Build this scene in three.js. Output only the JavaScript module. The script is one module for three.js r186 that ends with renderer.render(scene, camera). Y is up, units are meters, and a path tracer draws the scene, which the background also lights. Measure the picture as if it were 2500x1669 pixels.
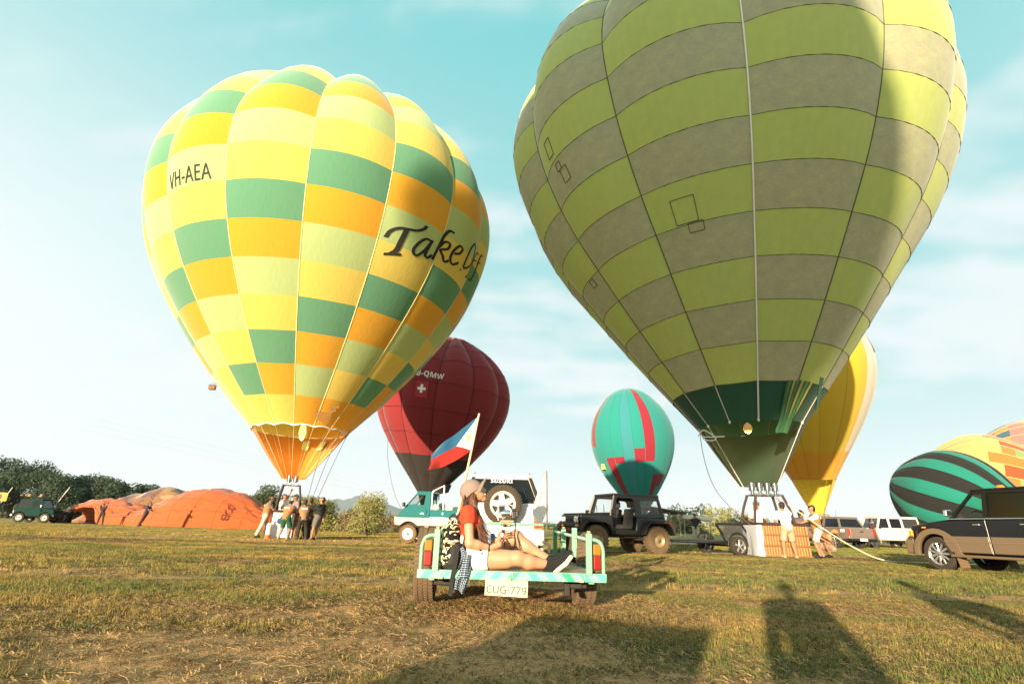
import * as THREE from 'three';
import { mergeGeometries, mergeVertices, toCreasedNormals } from 'three/addons/utils/BufferGeometryUtils.js';
import { RoundedBoxGeometry } from 'three/addons/geometries/RoundedBoxGeometry.js';
import { MarchingCubes } from 'three/addons/objects/MarchingCubes.js';
import { ImprovedNoise } from 'three/addons/math/ImprovedNoise.js';
import { TessellateModifier } from 'three/addons/modifiers/TessellateModifier.js';
import { FontLoader } from 'three/addons/loaders/FontLoader.js';

// ---------------------------------------------------------------- camera, sky, sun, exposure
const scene = new THREE.Scene();
const camera = new THREE.PerspectiveCamera(65.39, 1024 / 683, 0.1, 12000);
camera.position.set(0, 0.75, 0);
camera.rotation.set(0.33324, 0, 0.02618);
const renderer = new THREE.WebGLRenderer({ antialias: true });
renderer.toneMapping = THREE.LinearToneMapping;
renderer.toneMappingExposure = 2.4;
renderer.shadowMap.enabled = true;

const D2R = Math.PI / 180, SUN_AZ = 24 * D2R, SUN_EL = 7.5 * D2R;
const sunDir = new THREE.Vector3(-Math.sin(SUN_AZ) * Math.cos(SUN_EL), Math.sin(SUN_EL), Math.cos(SUN_AZ) * Math.cos(SUN_EL));
const sun = new THREE.DirectionalLight(new THREE.Color().setRGB(1, 0.8, 0.54), 5);
sun.name = 'sun';
sun.position.copy(sunDir).multiplyScalar(150);
sun.target.position.set(5, 6, -25);
sun.position.add(sun.target.position);
sun.castShadow = true;
Object.assign(sun.shadow.camera, { left: -80, right: 80, top: 60, bottom: -60, near: 1, far: 400 });
sun.shadow.mapSize.set(4096, 4096);
scene.add(sun, sun.target);

const perlin = new ImprovedNoise();
const smooth = (a, b, x) => { const t = Math.min(1, Math.max(0, (x - a) / (b - a))); return t * t * (3 - 2 * t); };
const lerp = (a, b, t) => a + (b - a) * t;
const clamp = (x, a, b) => Math.min(b, Math.max(a, x));
function fbm(x, y, z, oct = 4) { let s = 0, a = 0.5; for (let i = 0; i < oct; i++) { s += a * perlin.noise(x, y, z); x *= 2.03; y *= 2.03; z *= 2.03; a *= 0.5; } return s; }
let seed = 12345;
const rnd = () => { seed = (seed + 0x6d2b79f5) | 0; let t = Math.imul(seed ^ (seed >>> 15), 1 | seed); t = (t + Math.imul(t ^ (t >>> 7), 61 | t)) ^ t; return ((t ^ (t >>> 14)) >>> 0) / 4294967296; };
const rr = (a, b) => a + (b - a) * rnd();

{ // clear morning sky: teal overhead, milky towards the horizon and towards the low sun, thin streaky cloud
  const W = 1024, H = 512, data = new Float32Array(W * H * 4);
  for (let j = 0; j < H; j++) {
    const up = ((j + 0.5) / H - 0.5) * Math.PI, y = Math.sin(up);
    for (let i = 0; i < W; i++) {
      const az = ((i + 0.5) / W - 0.5) * 2 * Math.PI, x = Math.cos(az) * Math.cos(up), z = Math.sin(az) * Math.cos(up);
      const e = Math.max(0, y), cs = x * sunDir.x + y * sunDir.y + z * sunDir.z;
      const toSun = Math.acos(clamp(cs, -1, 1)) / D2R;
      const t = 1 - Math.exp(-Math.max(0, e - 0.05) * 2.7);
      let r = lerp(0.5, 0.015, t), g = lerp(0.54, 0.31, t), b = lerp(0.55, 0.325, t);
      const glow = smooth(158, 96, toSun) * lerp(0.95, 0.1, smooth(0.2, 0.85, e));
      r = lerp(r, 0.52, glow); g = lerp(g, 0.55, glow); b = lerp(b, 0.55, glow);
      const k = 1 / (e + 0.16), cx = x * k, cz = z * k;
      const wisp = fbm(cx * 0.9 + 3.1, cz * 1.7 - 1.7, 0.3, 5) + 0.55 * fbm(cx * 2.6 + fbm(cx * 3, cz * 3, 7, 3) * 1.2, cz * 6.2, 4.2, 5);
      const cover = smooth(-0.12, 0.42, wisp) * smooth(0.02, 0.2, e) * 0.78;
      r = lerp(r, 0.5, cover); g = lerp(g, 0.52, cover); b = lerp(b, 0.53, cover);
      const near = Math.pow(Math.max(0, cs), 24) * 0.9;
      r += near * 1.0; g += near * 0.8; b += near * 0.55;
      const o = (j * W + i) * 4;
      data[o] = r * 0.79; data[o + 1] = g * 0.79; data[o + 2] = b * 0.79; data[o + 3] = 1;
    }
  }
  const sky = new THREE.DataTexture(data, W, H, THREE.RGBAFormat, THREE.FloatType);
  sky.mapping = THREE.EquirectangularReflectionMapping;
  sky.magFilter = THREE.LinearFilter;
  sky.needsUpdate = true;
  scene.background = sky;
  scene.environment = sky;
}

// ---------------------------------------------------------------- helpers
const V = (x, y, z) => new THREE.Vector3(x, y, z);
const rgb = (r, g, b) => new THREE.Color().setRGB(r, g, b);
const std = (c, rough = 0.7, o = {}) => new THREE.MeshStandardMaterial({ color: Array.isArray(c) ? rgb(...c) : c, roughness: rough, side: THREE.DoubleSide, ...o });
const phys = (c, rough = 0.7, o = {}) => new THREE.MeshPhysicalMaterial({ color: Array.isArray(c) ? rgb(...c) : c, roughness: rough, side: THREE.DoubleSide, ...o });
const fabric = (c, o = {}) => phys(c, 1, { transmission: 0.38, thickness: 0, ...o });
const names = new Map();
function numbered(n) { const k = names.get(n) ?? 0; names.set(n, k + 1); return k ? n + '_' + String(k).padStart(3, '0') : n; }
function mark(o, label, category, group, kind) {
  if (label) o.userData.label = label;
  if (category) o.userData.category = category;
  if (group) o.userData.group = group;
  if (kind) o.userData.kind = kind;
  return o;
}
function thing(name, label, category, p = [0, 0, 0], turn = 0, group) {
  const o = new THREE.Group();
  o.name = numbered(name); o.position.set(...p); o.rotation.y = turn;
  scene.add(o);
  return mark(o, label, category, group);
}
function flat(list) {
  const a = (Array.isArray(list) ? list.flat(9) : [list]).map((g) => { const n = g.index ? g.toNonIndexed() : g.clone(); for (const k of Object.keys(n.attributes)) if (!['position', 'normal', 'uv'].includes(k)) n.deleteAttribute(k); if (!n.attributes.uv) n.setAttribute('uv', new THREE.BufferAttribute(new Float32Array(n.attributes.position.count * 2), 2)); if (!n.attributes.normal) n.computeVertexNormals(); return n; });
  return a.length === 1 ? a[0] : mergeGeometries(a);
}
function part(name, geo, mat, parent, label) {
  const m = new THREE.Mesh(Array.isArray(geo) ? flat(geo) : geo, mat);
  m.name = name; m.castShadow = m.receiveShadow = true;
  if (label) m.userData.label = label;
  (parent ?? scene).add(m);
  return m;
}
function solo(name, geo, mat, label, category, group, kind) { return mark(part(numbered(name), geo, mat, scene), label, category, group, kind); }
const place = (g, x = 0, y = 0, z = 0, rx = 0, ry = 0, rz = 0) => { if (rx || ry || rz) g.applyMatrix4(new THREE.Matrix4().makeRotationFromEuler(new THREE.Euler(rx, ry, rz))); return g.translate(x, y, z); };
const box = (w, h, d, x, y, z, rx, ry, rz) => place(new THREE.BoxGeometry(w, h, d), x, y, z, rx, ry, rz);
const rbox = (w, h, d, r, x, y, z, rx, ry, rz, s = 2) => place(new RoundedBoxGeometry(w, h, d, s, Math.min(r, w / 2.05, h / 2.05, d / 2.05)), x, y, z, rx, ry, rz);
const ball = (r, x, y, z, sx = 1, sy = 1, sz = 1, n = 12) => new THREE.SphereGeometry(r, n, Math.round(n * 0.7)).scale(sx, sy, sz).translate(x, y, z);
function rod(a, b, r0, r1 = r0, n = 8) {
  a = a.isVector3 ? a : V(...a); b = b.isVector3 ? b : V(...b);
  const d = b.clone().sub(a), g = new THREE.CylinderGeometry(r1, r0, d.length(), n);
  g.applyQuaternion(new THREE.Quaternion().setFromUnitVectors(V(0, 1, 0), d.normalize()));
  return g.translate((a.x + b.x) / 2, (a.y + b.y) / 2, (a.z + b.z) / 2);
}
const tube = (pts, r, n = 0, rad = 6, closed = false) => new THREE.TubeGeometry(new THREE.CatmullRomCurve3(pts.map((p) => (p.isVector3 ? p : V(...p))), closed, 'centripetal'), n || pts.length * 5, r, rad, closed);
const shape2 = (pts, holes = []) => { const s = new THREE.Shape(pts.map((p) => new THREE.Vector2(...p))); for (const h of holes) s.holes.push(new THREE.Path(h.map((p) => new THREE.Vector2(...p)))); return s; };
const ext = (pts, depth, o = {}) => { const b = o.bevel ?? 0; const g = new THREE.ExtrudeGeometry(pts.isShape ? pts : shape2(pts, o.holes), { depth: depth - 2 * b, bevelEnabled: b > 0, bevelThickness: b, bevelSize: b, bevelOffset: -b, bevelSegments: o.seg ?? 2, curveSegments: o.curve ?? 10 }); return g.translate(0, 0, -(depth - 2 * b) / 2); };
const lathe = (pts, n = 24) => new THREE.LatheGeometry(pts.map((p) => new THREE.Vector2(...p)), n);
const crease = (g, a = 0.6) => toCreasedNormals(g, a);
// smooth knots: positions along a Catmull-Rom curve through equally spaced values
function knots(ys) { const k = ys.length, m = ys.map((_, i) => (i === 0 ? ys[1] - ys[0] : i === k - 1 ? ys[k - 1] - ys[k - 2] : (ys[i + 1] - ys[i - 1]) / 2)); return (t) => { t = clamp(t, 0, 1) * (k - 1); const i = Math.min(k - 2, Math.floor(t)), x = t - i, x2 = x * x, x3 = x2 * x; return (2 * x3 - 3 * x2 + 1) * ys[i] + (x3 - 2 * x2 + x) * m[i] + (3 * x2 - 2 * x3) * ys[i + 1] + (x3 - x2) * m[i + 1]; }; }
// a surface over u, v in 0..1
function sheet(f, nu, nv, uvScale) {
  const pos = new Float32Array((nu + 1) * (nv + 1) * 3), uv = new Float32Array((nu + 1) * (nv + 1) * 2), idx = [], p = V(0, 0, 0);
  for (let j = 0, k = 0; j <= nv; j++) for (let i = 0; i <= nu; i++, k++) { f(i / nu, j / nv, p); pos[k * 3] = p.x; pos[k * 3 + 1] = p.y; pos[k * 3 + 2] = p.z; uv[k * 2] = (i / nu) * (uvScale?.[0] ?? 1); uv[k * 2 + 1] = (j / nv) * (uvScale?.[1] ?? 1); if (i < nu && j < nv) idx.push(k, k + 1, k + nu + 2, k, k + nu + 2, k + nu + 1); }
  const g = new THREE.BufferGeometry();
  g.setAttribute('position', new THREE.BufferAttribute(pos, 3)); g.setAttribute('uv', new THREE.BufferAttribute(uv, 2)); g.setIndex(idx); g.computeVertexNormals();
  return g;
}
function noiseTex(n, f, srgb = false) {
  const d = new Uint8Array(n * n * 4);
  for (let j = 0; j < n; j++) for (let i = 0; i < n; i++) { const c = f(i / n, j / n); d.set([clamp(c[0], 0, 1) * 255, clamp(c[1], 0, 1) * 255, clamp(c[2], 0, 1) * 255, 255], (j * n + i) * 4); }
  const t = new THREE.DataTexture(d, n, n, THREE.RGBAFormat);
  t.wrapS = t.wrapT = THREE.RepeatWrapping; t.magFilter = THREE.LinearFilter; t.minFilter = THREE.LinearMipmapLinearFilter; t.generateMipmaps = true; t.needsUpdate = true;
  if (srgb) t.colorSpace = THREE.SRGBColorSpace;
  return t;
}
function canvasTex(w, h, draw) {
  const c = document.createElement('canvas'); c.width = w; c.height = h; draw(c.getContext('2d'), w, h);
  const t = new THREE.CanvasTexture(c); t.colorSpace = THREE.SRGBColorSpace; t.magFilter = THREE.LinearFilter; t.anisotropy = 8;
  return t;
}
const fonts = {};
for (const [k, f] of [['bold', 'droid_sans_bold'], ['sans', 'droid_sans_regular'], ['serif', 'droid_serif_bold']]) fonts[k] = await new FontLoader().loadAsync('fonts/droid/' + f + '.typeface.json');
// lettering as a thin sheet, centred; map(x, y) puts a point of the text where it stands
function letters(font, text, size, map, o = {}) {
  let g = new THREE.ShapeGeometry(font.shapes ?? fonts[font].generateShapes(text, size), o.curve ?? 3);
  g.computeBoundingBox();
  const b = g.boundingBox;
  g.translate(-(b.min.x + b.max.x) / 2, -(b.min.y + b.max.y) / 2, 0);
  if (o.stretch) g.scale(o.stretch, 1, 1);
  if (o.fine) { g = new TessellateModifier(o.fine, 5).modify(g.toNonIndexed()); }
  const p = g.attributes.position;
  for (let i = 0; i < p.count; i++) { const q = map(p.getX(i) + (o.skew ?? 0) * p.getY(i), p.getY(i)); p.setXYZ(i, q.x, q.y, q.z); }
  g.computeVertexNormals();
  return g;
}

// shared materials
const M = {
  black: std([0.004, 0.004, 0.0045], 0.6), rubber: std([0.022, 0.02, 0.018], 0.9), chrome: std([0.75, 0.74, 0.72], 0.18, { metalness: 1 }), steel: std([0.35, 0.35, 0.35], 0.4, { metalness: 0.8 }),
  white: std([0.8, 0.79, 0.76], 0.5), rope: std([0.62, 0.5, 0.32], 0.9), whiteTape: std([0.75, 0.72, 0.62], 0.8), darkTape: std([0.1, 0.1, 0.05], 0.9), wire: std([0.1, 0.1, 0.1], 0.7), amber: phys([0.85, 0.3, 0.02], 0.2), redLens: phys([0.6, 0.02, 0.01], 0.2), lens: std([0.7, 0.7, 0.66], 0.12), wood: std([0.28, 0.17, 0.08], 0.85),
  glass: phys([0.9, 0.93, 0.92], 0.02, { transmission: 1, thickness: 0 }), tint: phys([0.16, 0.17, 0.17], 0.03, { transmission: 1, thickness: 0 }), darkGlass: std([0.004, 0.004, 0.0045], 0.08),
  interior: std([0.03, 0.028, 0.026], 0.9), tan: std([0.33, 0.24, 0.15], 0.7),
};
// ---------------------------------------------------------------- ground
const patch = (x, z) => { // 0 bare soil .. 1 thick grass
  const a = fbm(x * 0.16 + 7.3, z * 0.34, 1.5, 4) * 1.5, b = fbm(x * 0.7, z * 1.1, 9.1, 3);
  const d = Math.hypot(x * 0.55 + 0.55, (z + 4.6) * 0.5), bare = Math.exp(-d * d * 0.6) * 0.62 + Math.exp(-(((x + 1.6) * 0.4) ** 2 + ((z + 3.4) * 0.8) ** 2)) * 0.35;
  return clamp(0.6 + a + b * 1.1 - bare * 1.15, 0, 1);
};
const bump = (x, z) => { const f = smooth(60, 12, Math.hypot(x, z)); return (fbm(x * 0.9, z * 0.9, 3.3, 3) * 0.05 + fbm(x * 4, z * 4, 5.5, 2) * 0.018) * f - 0.012; };
{
  const xs = [], zs = [];
  for (let i = -150; i <= 150; i++) { const t = i / 150; xs.push(Math.sign(t) * (9 * Math.abs(t) + 60 * Math.abs(t) ** 3 + 6000 * Math.abs(t) ** 14)); }
  for (let i = 0; i <= 260; i++) { const t = i / 260; zs.push(12 - (34 * t + 60 * t ** 3 + 6500 * t ** 16)); }
  const nx = xs.length, nz = zs.length, pos = new Float32Array(nx * nz * 3), col = new Float32Array(nx * nz * 3), uv = new Float32Array(nx * nz * 2), idx = [];
  for (let j = 0, k = 0; j < nz; j++) for (let i = 0; i < nx; i++, k++) {
    const x = xs[i], z = zs[j];
    pos.set([x, bump(x, z), z], k * 3); uv.set([x / 3, z / 3], k * 2);
    const g = smooth(0.3, 0.75, patch(x, z) + 0.1 * fbm(x * 3, z * 3, 2, 2)), far = smooth(18, 70, Math.hypot(x, z)), dry = smooth(-0.2, 0.35, fbm(x * 0.35, z * 0.7, 21, 3));
    const soil = [0.62, 0.335, 0.135], grass = [lerp(0.2, 0.34, dry), lerp(0.165, 0.215, dry), 0.04];
    const c = soil.map((s, m) => lerp(s, grass[m], g * 0.85)), f = [0.4, 0.275, 0.07];
    col.set(c.map((s, m) => lerp(s, f[m] * (0.8 + 0.45 * g), far * 0.8)), k * 3);
    if (i < nx - 1 && j < nz - 1) idx.push(k, k + 1, k + nx, k + 1, k + nx + 1, k + nx);
  }
  const g = new THREE.BufferGeometry();
  g.setAttribute('position', new THREE.BufferAttribute(pos, 3)); g.setAttribute('color', new THREE.BufferAttribute(col, 3)); g.setAttribute('uv', new THREE.BufferAttribute(uv, 2)); g.setIndex(idx); g.computeVertexNormals();
  const N = 1024, hash = new Float32Array(N * N);
  const rs = () => rnd();
  for (let i = 0; i < N * N; i++) hash[i] = 0.5 + (rs() - 0.5) * 0.25;
  for (let s = 0; s < 26000; s++) { // chopped straw and grass lying on the soil
    let x = rs() * N, y = rs() * N; const a = rs() * 6.28, l = 6 + rs() * 26, v = rs() < 0.55 ? 0.5 + rs() * 0.5 : rs() * 0.3, dx = Math.cos(a), dy = Math.sin(a);
    for (let t = 0; t < l; t++, x += dx, y += dy) { const q = ((Math.floor(y) & 1023) * N) + (Math.floor(x) & 1023); hash[q] = lerp(hash[q], v, 0.7); }
  }
  const tex = noiseTex(N, (u, v) => { const h = hash[Math.floor(v * N) * N + Math.floor(u * N)]; return [0.15 + h * 1.3, 0.15 + h * 1.27, 0.17 + h * 1.15]; });
  const hgt = noiseTex(N, (u, v) => { const h = hash[Math.floor(v * N) * N + Math.floor(u * N)]; return [h, h, h]; });
  const m = solo('ground', g, std([1, 1, 1], 0.95, { vertexColors: true, map: tex, bumpMap: hgt, bumpScale: 0.02 }));
  m.userData.kind = 'structure';
}
{ // grass: tufts of bent blades, thinner over bare soil
  const tuft = (n, h, spread, w) => {
    const P = [], I = []; let k = 0;
    for (let b = 0; b < n; b++) {
      const a = rr(0, 6.28), r = rr(0, spread), x = Math.cos(a) * r, z = Math.sin(a) * r, la = rr(0, 6.28), lean = rr(0.1, 0.75), hh = h * rr(0.5, 1.1), ww = w * rr(0.7, 1.2), cx = -Math.sin(la) * ww, cz = Math.cos(la) * ww, dx = Math.cos(la), dz = Math.sin(la);
      P.push(x - cx, -0.01, z - cz, x + cx, -0.01, z + cz, x + dx * hh * lean * 0.35 - cx * 0.75, hh * 0.6, z + dz * hh * lean * 0.35 - cz * 0.75, x + dx * hh * lean * 0.35 + cx * 0.75, hh * 0.6, z + dz * hh * lean * 0.35 + cz * 0.75, x + dx * hh * lean, hh * (1 - lean * 0.3), z + dz * hh * lean);
      I.push(k, k + 1, k + 2, k + 1, k + 3, k + 2, k + 2, k + 3, k + 4); k += 5;
    }
    const g = new THREE.BufferGeometry(); g.setAttribute('position', new THREE.Float32BufferAttribute(P, 3)); g.setIndex(I); g.computeVertexNormals(); return g;
  };
  const mat = phys([1, 1, 1], 0.9, { transmission: 0.3, thickness: 0 });
  const zones = [[-1.2, -7.5, 46000, tuft(9, 0.045, 0.035, 0.0016), 7.5], [-7.5, -18, 90000, tuft(9, 0.055, 0.06, 0.003), 16], [-18, -48, 130000, tuft(9, 0.07, 0.13, 0.008), 46]];
  zones.forEach(([z0, z1, n, geo, half], zi) => {
    const im = new THREE.InstancedMesh(geo, mat, n), mt = new THREE.Matrix4(), q = new THREE.Quaternion(), c = new THREE.Color(), e = new THREE.Euler();
    let k = 0;
    for (let t = 0; t < n * 6 && k < n; t++) {
      const z = lerp(z0, z1, Math.sqrt(rnd())), lim = Math.min(half, -z * 1.08 + 1.6), x = rr(-lim, lim), p = patch(x, z), right = smooth(-1, 5, x) * 0.2;
      if (rnd() > smooth(0.22, 0.8, p + right) + 0.03) continue;
      const s = rr(0.55, 1.25) * lerp(0.6, 1.1, p);
      mt.compose(V(x, bump(x, z), z), q.setFromEuler(e.set(0, rr(0, 6.28), 0)), V(s, s * rr(0.7, 1.25), s));
      im.setMatrixAt(k, mt);
      const dry = clamp(0.44 + fbm(x * 0.35, z * 0.7, 21, 3) * 1.3 + rr(-0.4, 0.4) - smooth(-1, 5, x) * 0.28, 0, 1), v = rr(0.55, 1.35);
      c.setRGB(lerp(0.12, 0.5, dry) * v, lerp(0.16, 0.31, dry) * v, lerp(0.02, 0.07, dry) * v);
      im.setColorAt(k++, c);
    }
    im.count = k; im.name = numbered('grass'); im.castShadow = im.receiveShadow = true;
    mark(im, ['short grass tufts on the ground in front of the mint green trailer', 'grass covering the field between the trailer and the balloon baskets', 'distant grass covering the open field behind the baskets'][zi], 'grass', null, 'stuff');
    scene.add(im);
  });
  // matted dead grass and crumbs lying flat between the tufts
  const mat2 = std([1, 1, 1], 0.95);
  [[-1.6, -7.5, 42000, 0.05, 0.0022, 7.5], [-7.5, -20, 40000, 0.085, 0.005, 17]].forEach(([z0, z1, n, len, w, half], zi) => {
    const P = [], I = []; let k = 0;
    for (let b = 0; b < 7; b++) { const a = rr(0, 6.28), x = rr(-1, 1) * len, z = rr(-1, 1) * len, l = len * rr(0.5, 1.3), dx = Math.cos(a) * l, dz = Math.sin(a) * l, cx = -Math.sin(a) * w, cz = Math.cos(a) * w, h0 = rr(0.001, 0.006), h1 = rr(0.008, 0.02) * (zi + 1) * 0.8, h2 = rr(0.002, 0.016); P.push(x - cx, h0, z - cz, x + cx, h0 + 0.002, z + cz, x + dx * 0.5 - cx, h1, z + dz * 0.5 - cz, x + dx * 0.5 + cx, h1 + 0.002, z + dz * 0.5 + cz, x + dx, h2, z + dz); I.push(k, k + 1, k + 2, k + 1, k + 3, k + 2, k + 2, k + 3, k + 4); k += 5; }
    const g = new THREE.BufferGeometry(); g.setAttribute('position', new THREE.Float32BufferAttribute(P, 3)); g.setIndex(I); g.computeVertexNormals();
    const im = new THREE.InstancedMesh(g, mat2, n), mt = new THREE.Matrix4(), q = new THREE.Quaternion(), e = new THREE.Euler(), c = new THREE.Color();
    for (let i = 0; i < n; i++) { const z = lerp(z0, z1, Math.sqrt(rnd())), lim = Math.min(half, -z * 1.05 + 1.2), x = rr(-lim, lim), s = rr(0.6, 1.4) * (patch(x, z) < 0.38 && rnd() < 0.6 ? 0.3 : 1), v = rr(0.35, 1.25), d = rnd(); mt.compose(V(x, bump(x, z), z), q.setFromEuler(e.set(0, rr(0, 6.28), 0)), V(s, s, s)); im.setMatrixAt(i, mt); im.setColorAt(i, c.setRGB(lerp(0.5, 0.2, d) * v, lerp(0.3, 0.125, d) * v, lerp(0.12, 0.045, d) * v)); }
    im.name = numbered('dead_grass'); im.castShadow = im.receiveShadow = true; mark(im, ['matted dead grass lying over the soil in the near foreground', 'matted dead grass lying between the trailer and the black jeep'][zi], 'dead grass', null, 'stuff'); scene.add(im);
  });
  // dry stalks lying about
  const st = new THREE.InstancedMesh(flat([rod([-0.06, 0, 0], [0.0, 0.008, 0.006], 0.0018, 0.0018, 4), rod([0, 0.008, 0.006], [0.06, 0.002, 0], 0.0018, 0.0012, 4)]), std([0.36, 0.235, 0.1], 0.9), 1700), mt = new THREE.Matrix4(), q = new THREE.Quaternion(), e = new THREE.Euler();
  let k = 0;
  while (k < 1700) { const z = lerp(-2.2, -9, rnd() ** 1.3), x = rr(-1, 1) * (-z * 1.05 + 0.6); if (rnd() > 0.9 - 0.6 * patch(x, z) + (x < 1 ? 0.1 : -0.1)) continue; const s = rr(0.3, 1.3); mt.compose(V(x, bump(x, z) + 0.008, z), q.setFromEuler(e.set(rr(-0.15, 0.15), rr(0, 6.28), rr(-0.1, 0.1))), V(s, s, s)); st.setMatrixAt(k++, mt); }
  st.name = 'straw'; mark(st, 'dry straw stalks scattered over the bare soil in the foreground', 'straw', null, 'stuff'); scene.add(st);
}
// ---------------------------------------------------------------- mountains and far vegetation
function ridge(label, pts, z0, depth, color) { // pts: [x, height]; a range with foothills towards the viewer
  const hx = pts.map((p) => p[0]), hh = knots(pts.map((p) => p[1])), x0 = hx[0], x1 = hx[hx.length - 1];
  const g = sheet((u, v, p) => { const s = 1 - Math.abs(v * 2 - 1), x = lerp(x0, x1, u), n = fbm(x * 0.004, v * 3, 2.2, 5); p.set(x, Math.max(-5, hh(u) * Math.pow(s, 0.9) * (1 + n * 0.5) - 4), z0 + (0.5 - v) * depth); }, 160, 18);
  const m = solo('mountain', g, std(color, 1)); m.userData.kind = 'structure'; m.userData.label = label;
}
ridge('hazy blue mountain range between the orange balloon and the teal truck', [[-2450, 0], [-2300, 120], [-2130, 175], [-1960, 205], [-1800, 190], [-1640, 172], [-1500, 190], [-1300, 150], [-1100, 130], [-900, 140], [-700, 110], [-400, 60], [-100, 45], [300, 0]], -4500, 1500, [0.1, 0.12, 0.11]);
ridge('hazy mountain peak above the white car on the right', [[2300, 0], [2600, 90], [2950, 120], [3160, 225], [3300, 260], [3500, 200], [3800, 210], [4400, 150], [5200, 0]], -4500, 1500, [0.1, 0.12, 0.11]);
scene.fog = new THREE.FogExp2(rgb(0.82, 0.93, 1), 0.00008);
// leaves spread through lobes of a crown
function foliage(lobes, n, size, top = 0.3) {
  const P = new Float32Array(n * 18), a = V(0, 0, 0), b = V(0, 0, 0), c = V(0, 0, 0);
  const vol = lobes.map((l) => l[3] * l[4] * l[3]), sum = vol.reduce((x, y) => x + y, 0);
  for (let i = 0, k = 0; i < n; i++) {
    let t = rnd() * sum, j = 0; while (j < lobes.length - 1 && (t -= vol[j]) > 0) j++;
    const [lx, ly, lz, r, ry] = lobes[j];
    a.set(rr(-1, 1), rr(-1, 1), rr(-1, 1)).normalize().multiplyScalar(Math.pow(rnd(), 0.42));
    const cx = lx + a.x * r, cy = ly + a.y * ry, cz = lz + a.z * r, s = size * rr(0.5, 1.3);
    a.set(rr(-1, 1), rr(-0.4, 1), rr(-1, 1)).normalize(); b.set(rr(-1, 1), rr(-1, 1), rr(-1, 1)).cross(a).normalize(); c.crossVectors(a, b);
    const q = [[-s, 0], [0, -s * 0.5], [s, 0], [0, s * 0.5]].map(([m, o]) => [cx + b.x * m + c.x * o, cy + b.y * m + c.y * o + Math.abs(m) * -0.2, cz + b.z * m + c.z * o]);
    for (const w of [0, 1, 2, 0, 2, 3]) { P[k++] = q[w][0]; P[k++] = q[w][1]; P[k++] = q[w][2]; }
  }
  const g = new THREE.BufferGeometry(); g.setAttribute('position', new THREE.BufferAttribute(P, 3)); g.computeVertexNormals(); return g;
}
const leafMats = { dark: phys([0.028, 0.06, 0.022], 0.8, { transmission: 0.25, thickness: 0 }), mid: phys([0.055, 0.085, 0.025], 0.8, { transmission: 0.25, thickness: 0 }), light: phys([0.27, 0.26, 0.07], 0.8, { transmission: 0.3, thickness: 0 }), dry: phys([0.22, 0.16, 0.065], 0.9, { transmission: 0.3, thickness: 0 }) }, bark = std([0.09, 0.07, 0.05], 0.95);
function tree(name, label, category, [x, z], h, w, kind, o = {}) {
  const t = thing(name, label, category, [x, 0, z], rr(0, 6), o.group), lobes = [], limbs = [rod([0, -0.1, 0], [0.1 * w, h * 0.5, 0], 0.05 * w + 0.06, 0.03 * w + 0.03, 7)];
  const n = o.lobes ?? 9;
  for (let i = 0; i < n; i++) { const a = rr(0, 6.28), r = rr(0.1, 0.36) * w, y = h * rr(o.low ?? 0.3, 0.82), lr = w * rr(0.16, 0.27); lobes.push([Math.cos(a) * r, y, Math.sin(a) * r, lr, lr * rr(0.75, 1.1)]); limbs.push(rod([0.04 * w, h * 0.25, 0], [Math.cos(a) * r, y, Math.sin(a) * r], 0.018 * w + 0.02, 0.008 * w + 0.01, 5)); }
  lobes.push([0, h * 0.8, 0, w * 0.2, h * 0.2]);
  part('trunk', limbs, bark, t);
  part('crown', foliage(lobes, o.leaves ?? 2200, o.leaf ?? 0.32), leafMats[kind], t);
  return t;
}
const wood = [[-86, -88, 10.1, 9], [-80, -90, 8.6, 8.5], [-75.5, -91, 8.2, 8], [-71, -88, 7.2, 7.5], [-67, -92, 7.0, 7], [-63.5, -90, 6.4, 7], [-60.5, -92, 6.0, 6], [-89, -99, 10.5, 10], [-78, -102, 8.0, 9]];
const WL = ['tall dark green tree at the left edge of the photo', 'second dark tree of the wood from the left edge, above the green car', 'third dark tree of the wood from the left edge', 'dark bushy tree above the bonnet of the green car', 'dark bushy tree above the brown tarpaulin', 'lower dark tree above the white-shirted person at the orange balloon', 'rightmost and lowest dark tree of the dense wood', 'taller dark tree standing behind the left edge tree', 'dark tree standing behind the middle of the dense wood'];
wood.forEach(([x, z, h, w], i) => tree('broadleaf_tree', WL[i], 'tree', [x, z], h, w, 'dark', { group: 'trees of the dense wood on the left', low: 0.12, lobes: 16, leaves: 8000, leaf: 0.21 }));
[[-68, -118, 5.6, 8], [-61, -116, 5.6, 8], [-56, -120, 4.6, 7], [-51, -118, 4.6, 8]].forEach(([x, z, h, w], i) => tree('broadleaf_tree', ['first', 'second', 'third', 'fourth'][i] + ' rounded green tree from the left above the flattened orange balloon', 'tree', [x, z], h, w, 'mid', { group: 'trees above the flattened orange balloon', low: 0.2, leaves: 2200, leaf: 0.4 }));
tree('bush', 'brown green bush between the orange balloon and the yellow balloon crew', 'bush', [-25.2, -58], 3.7, 5.2, 'mid', { low: 0.15, lobes: 12, leaves: 7000, leaf: 0.12 });
tree('bush', 'light green feathery bush in the field right of the yellow balloon crew', 'bush', [-16.1, -47], 2.3, 4.4, 'light', { low: 0.1, lobes: 16, leaves: 11000, leaf: 0.09 });
tree('bamboo_clump', 'loose airy bamboo clump behind the front of the teal truck', 'bamboo', [-8.8, -35], 2.7, 3.0, 'light', { low: 0.15, lobes: 18, leaves: 6500, leaf: 0.065 });
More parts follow.
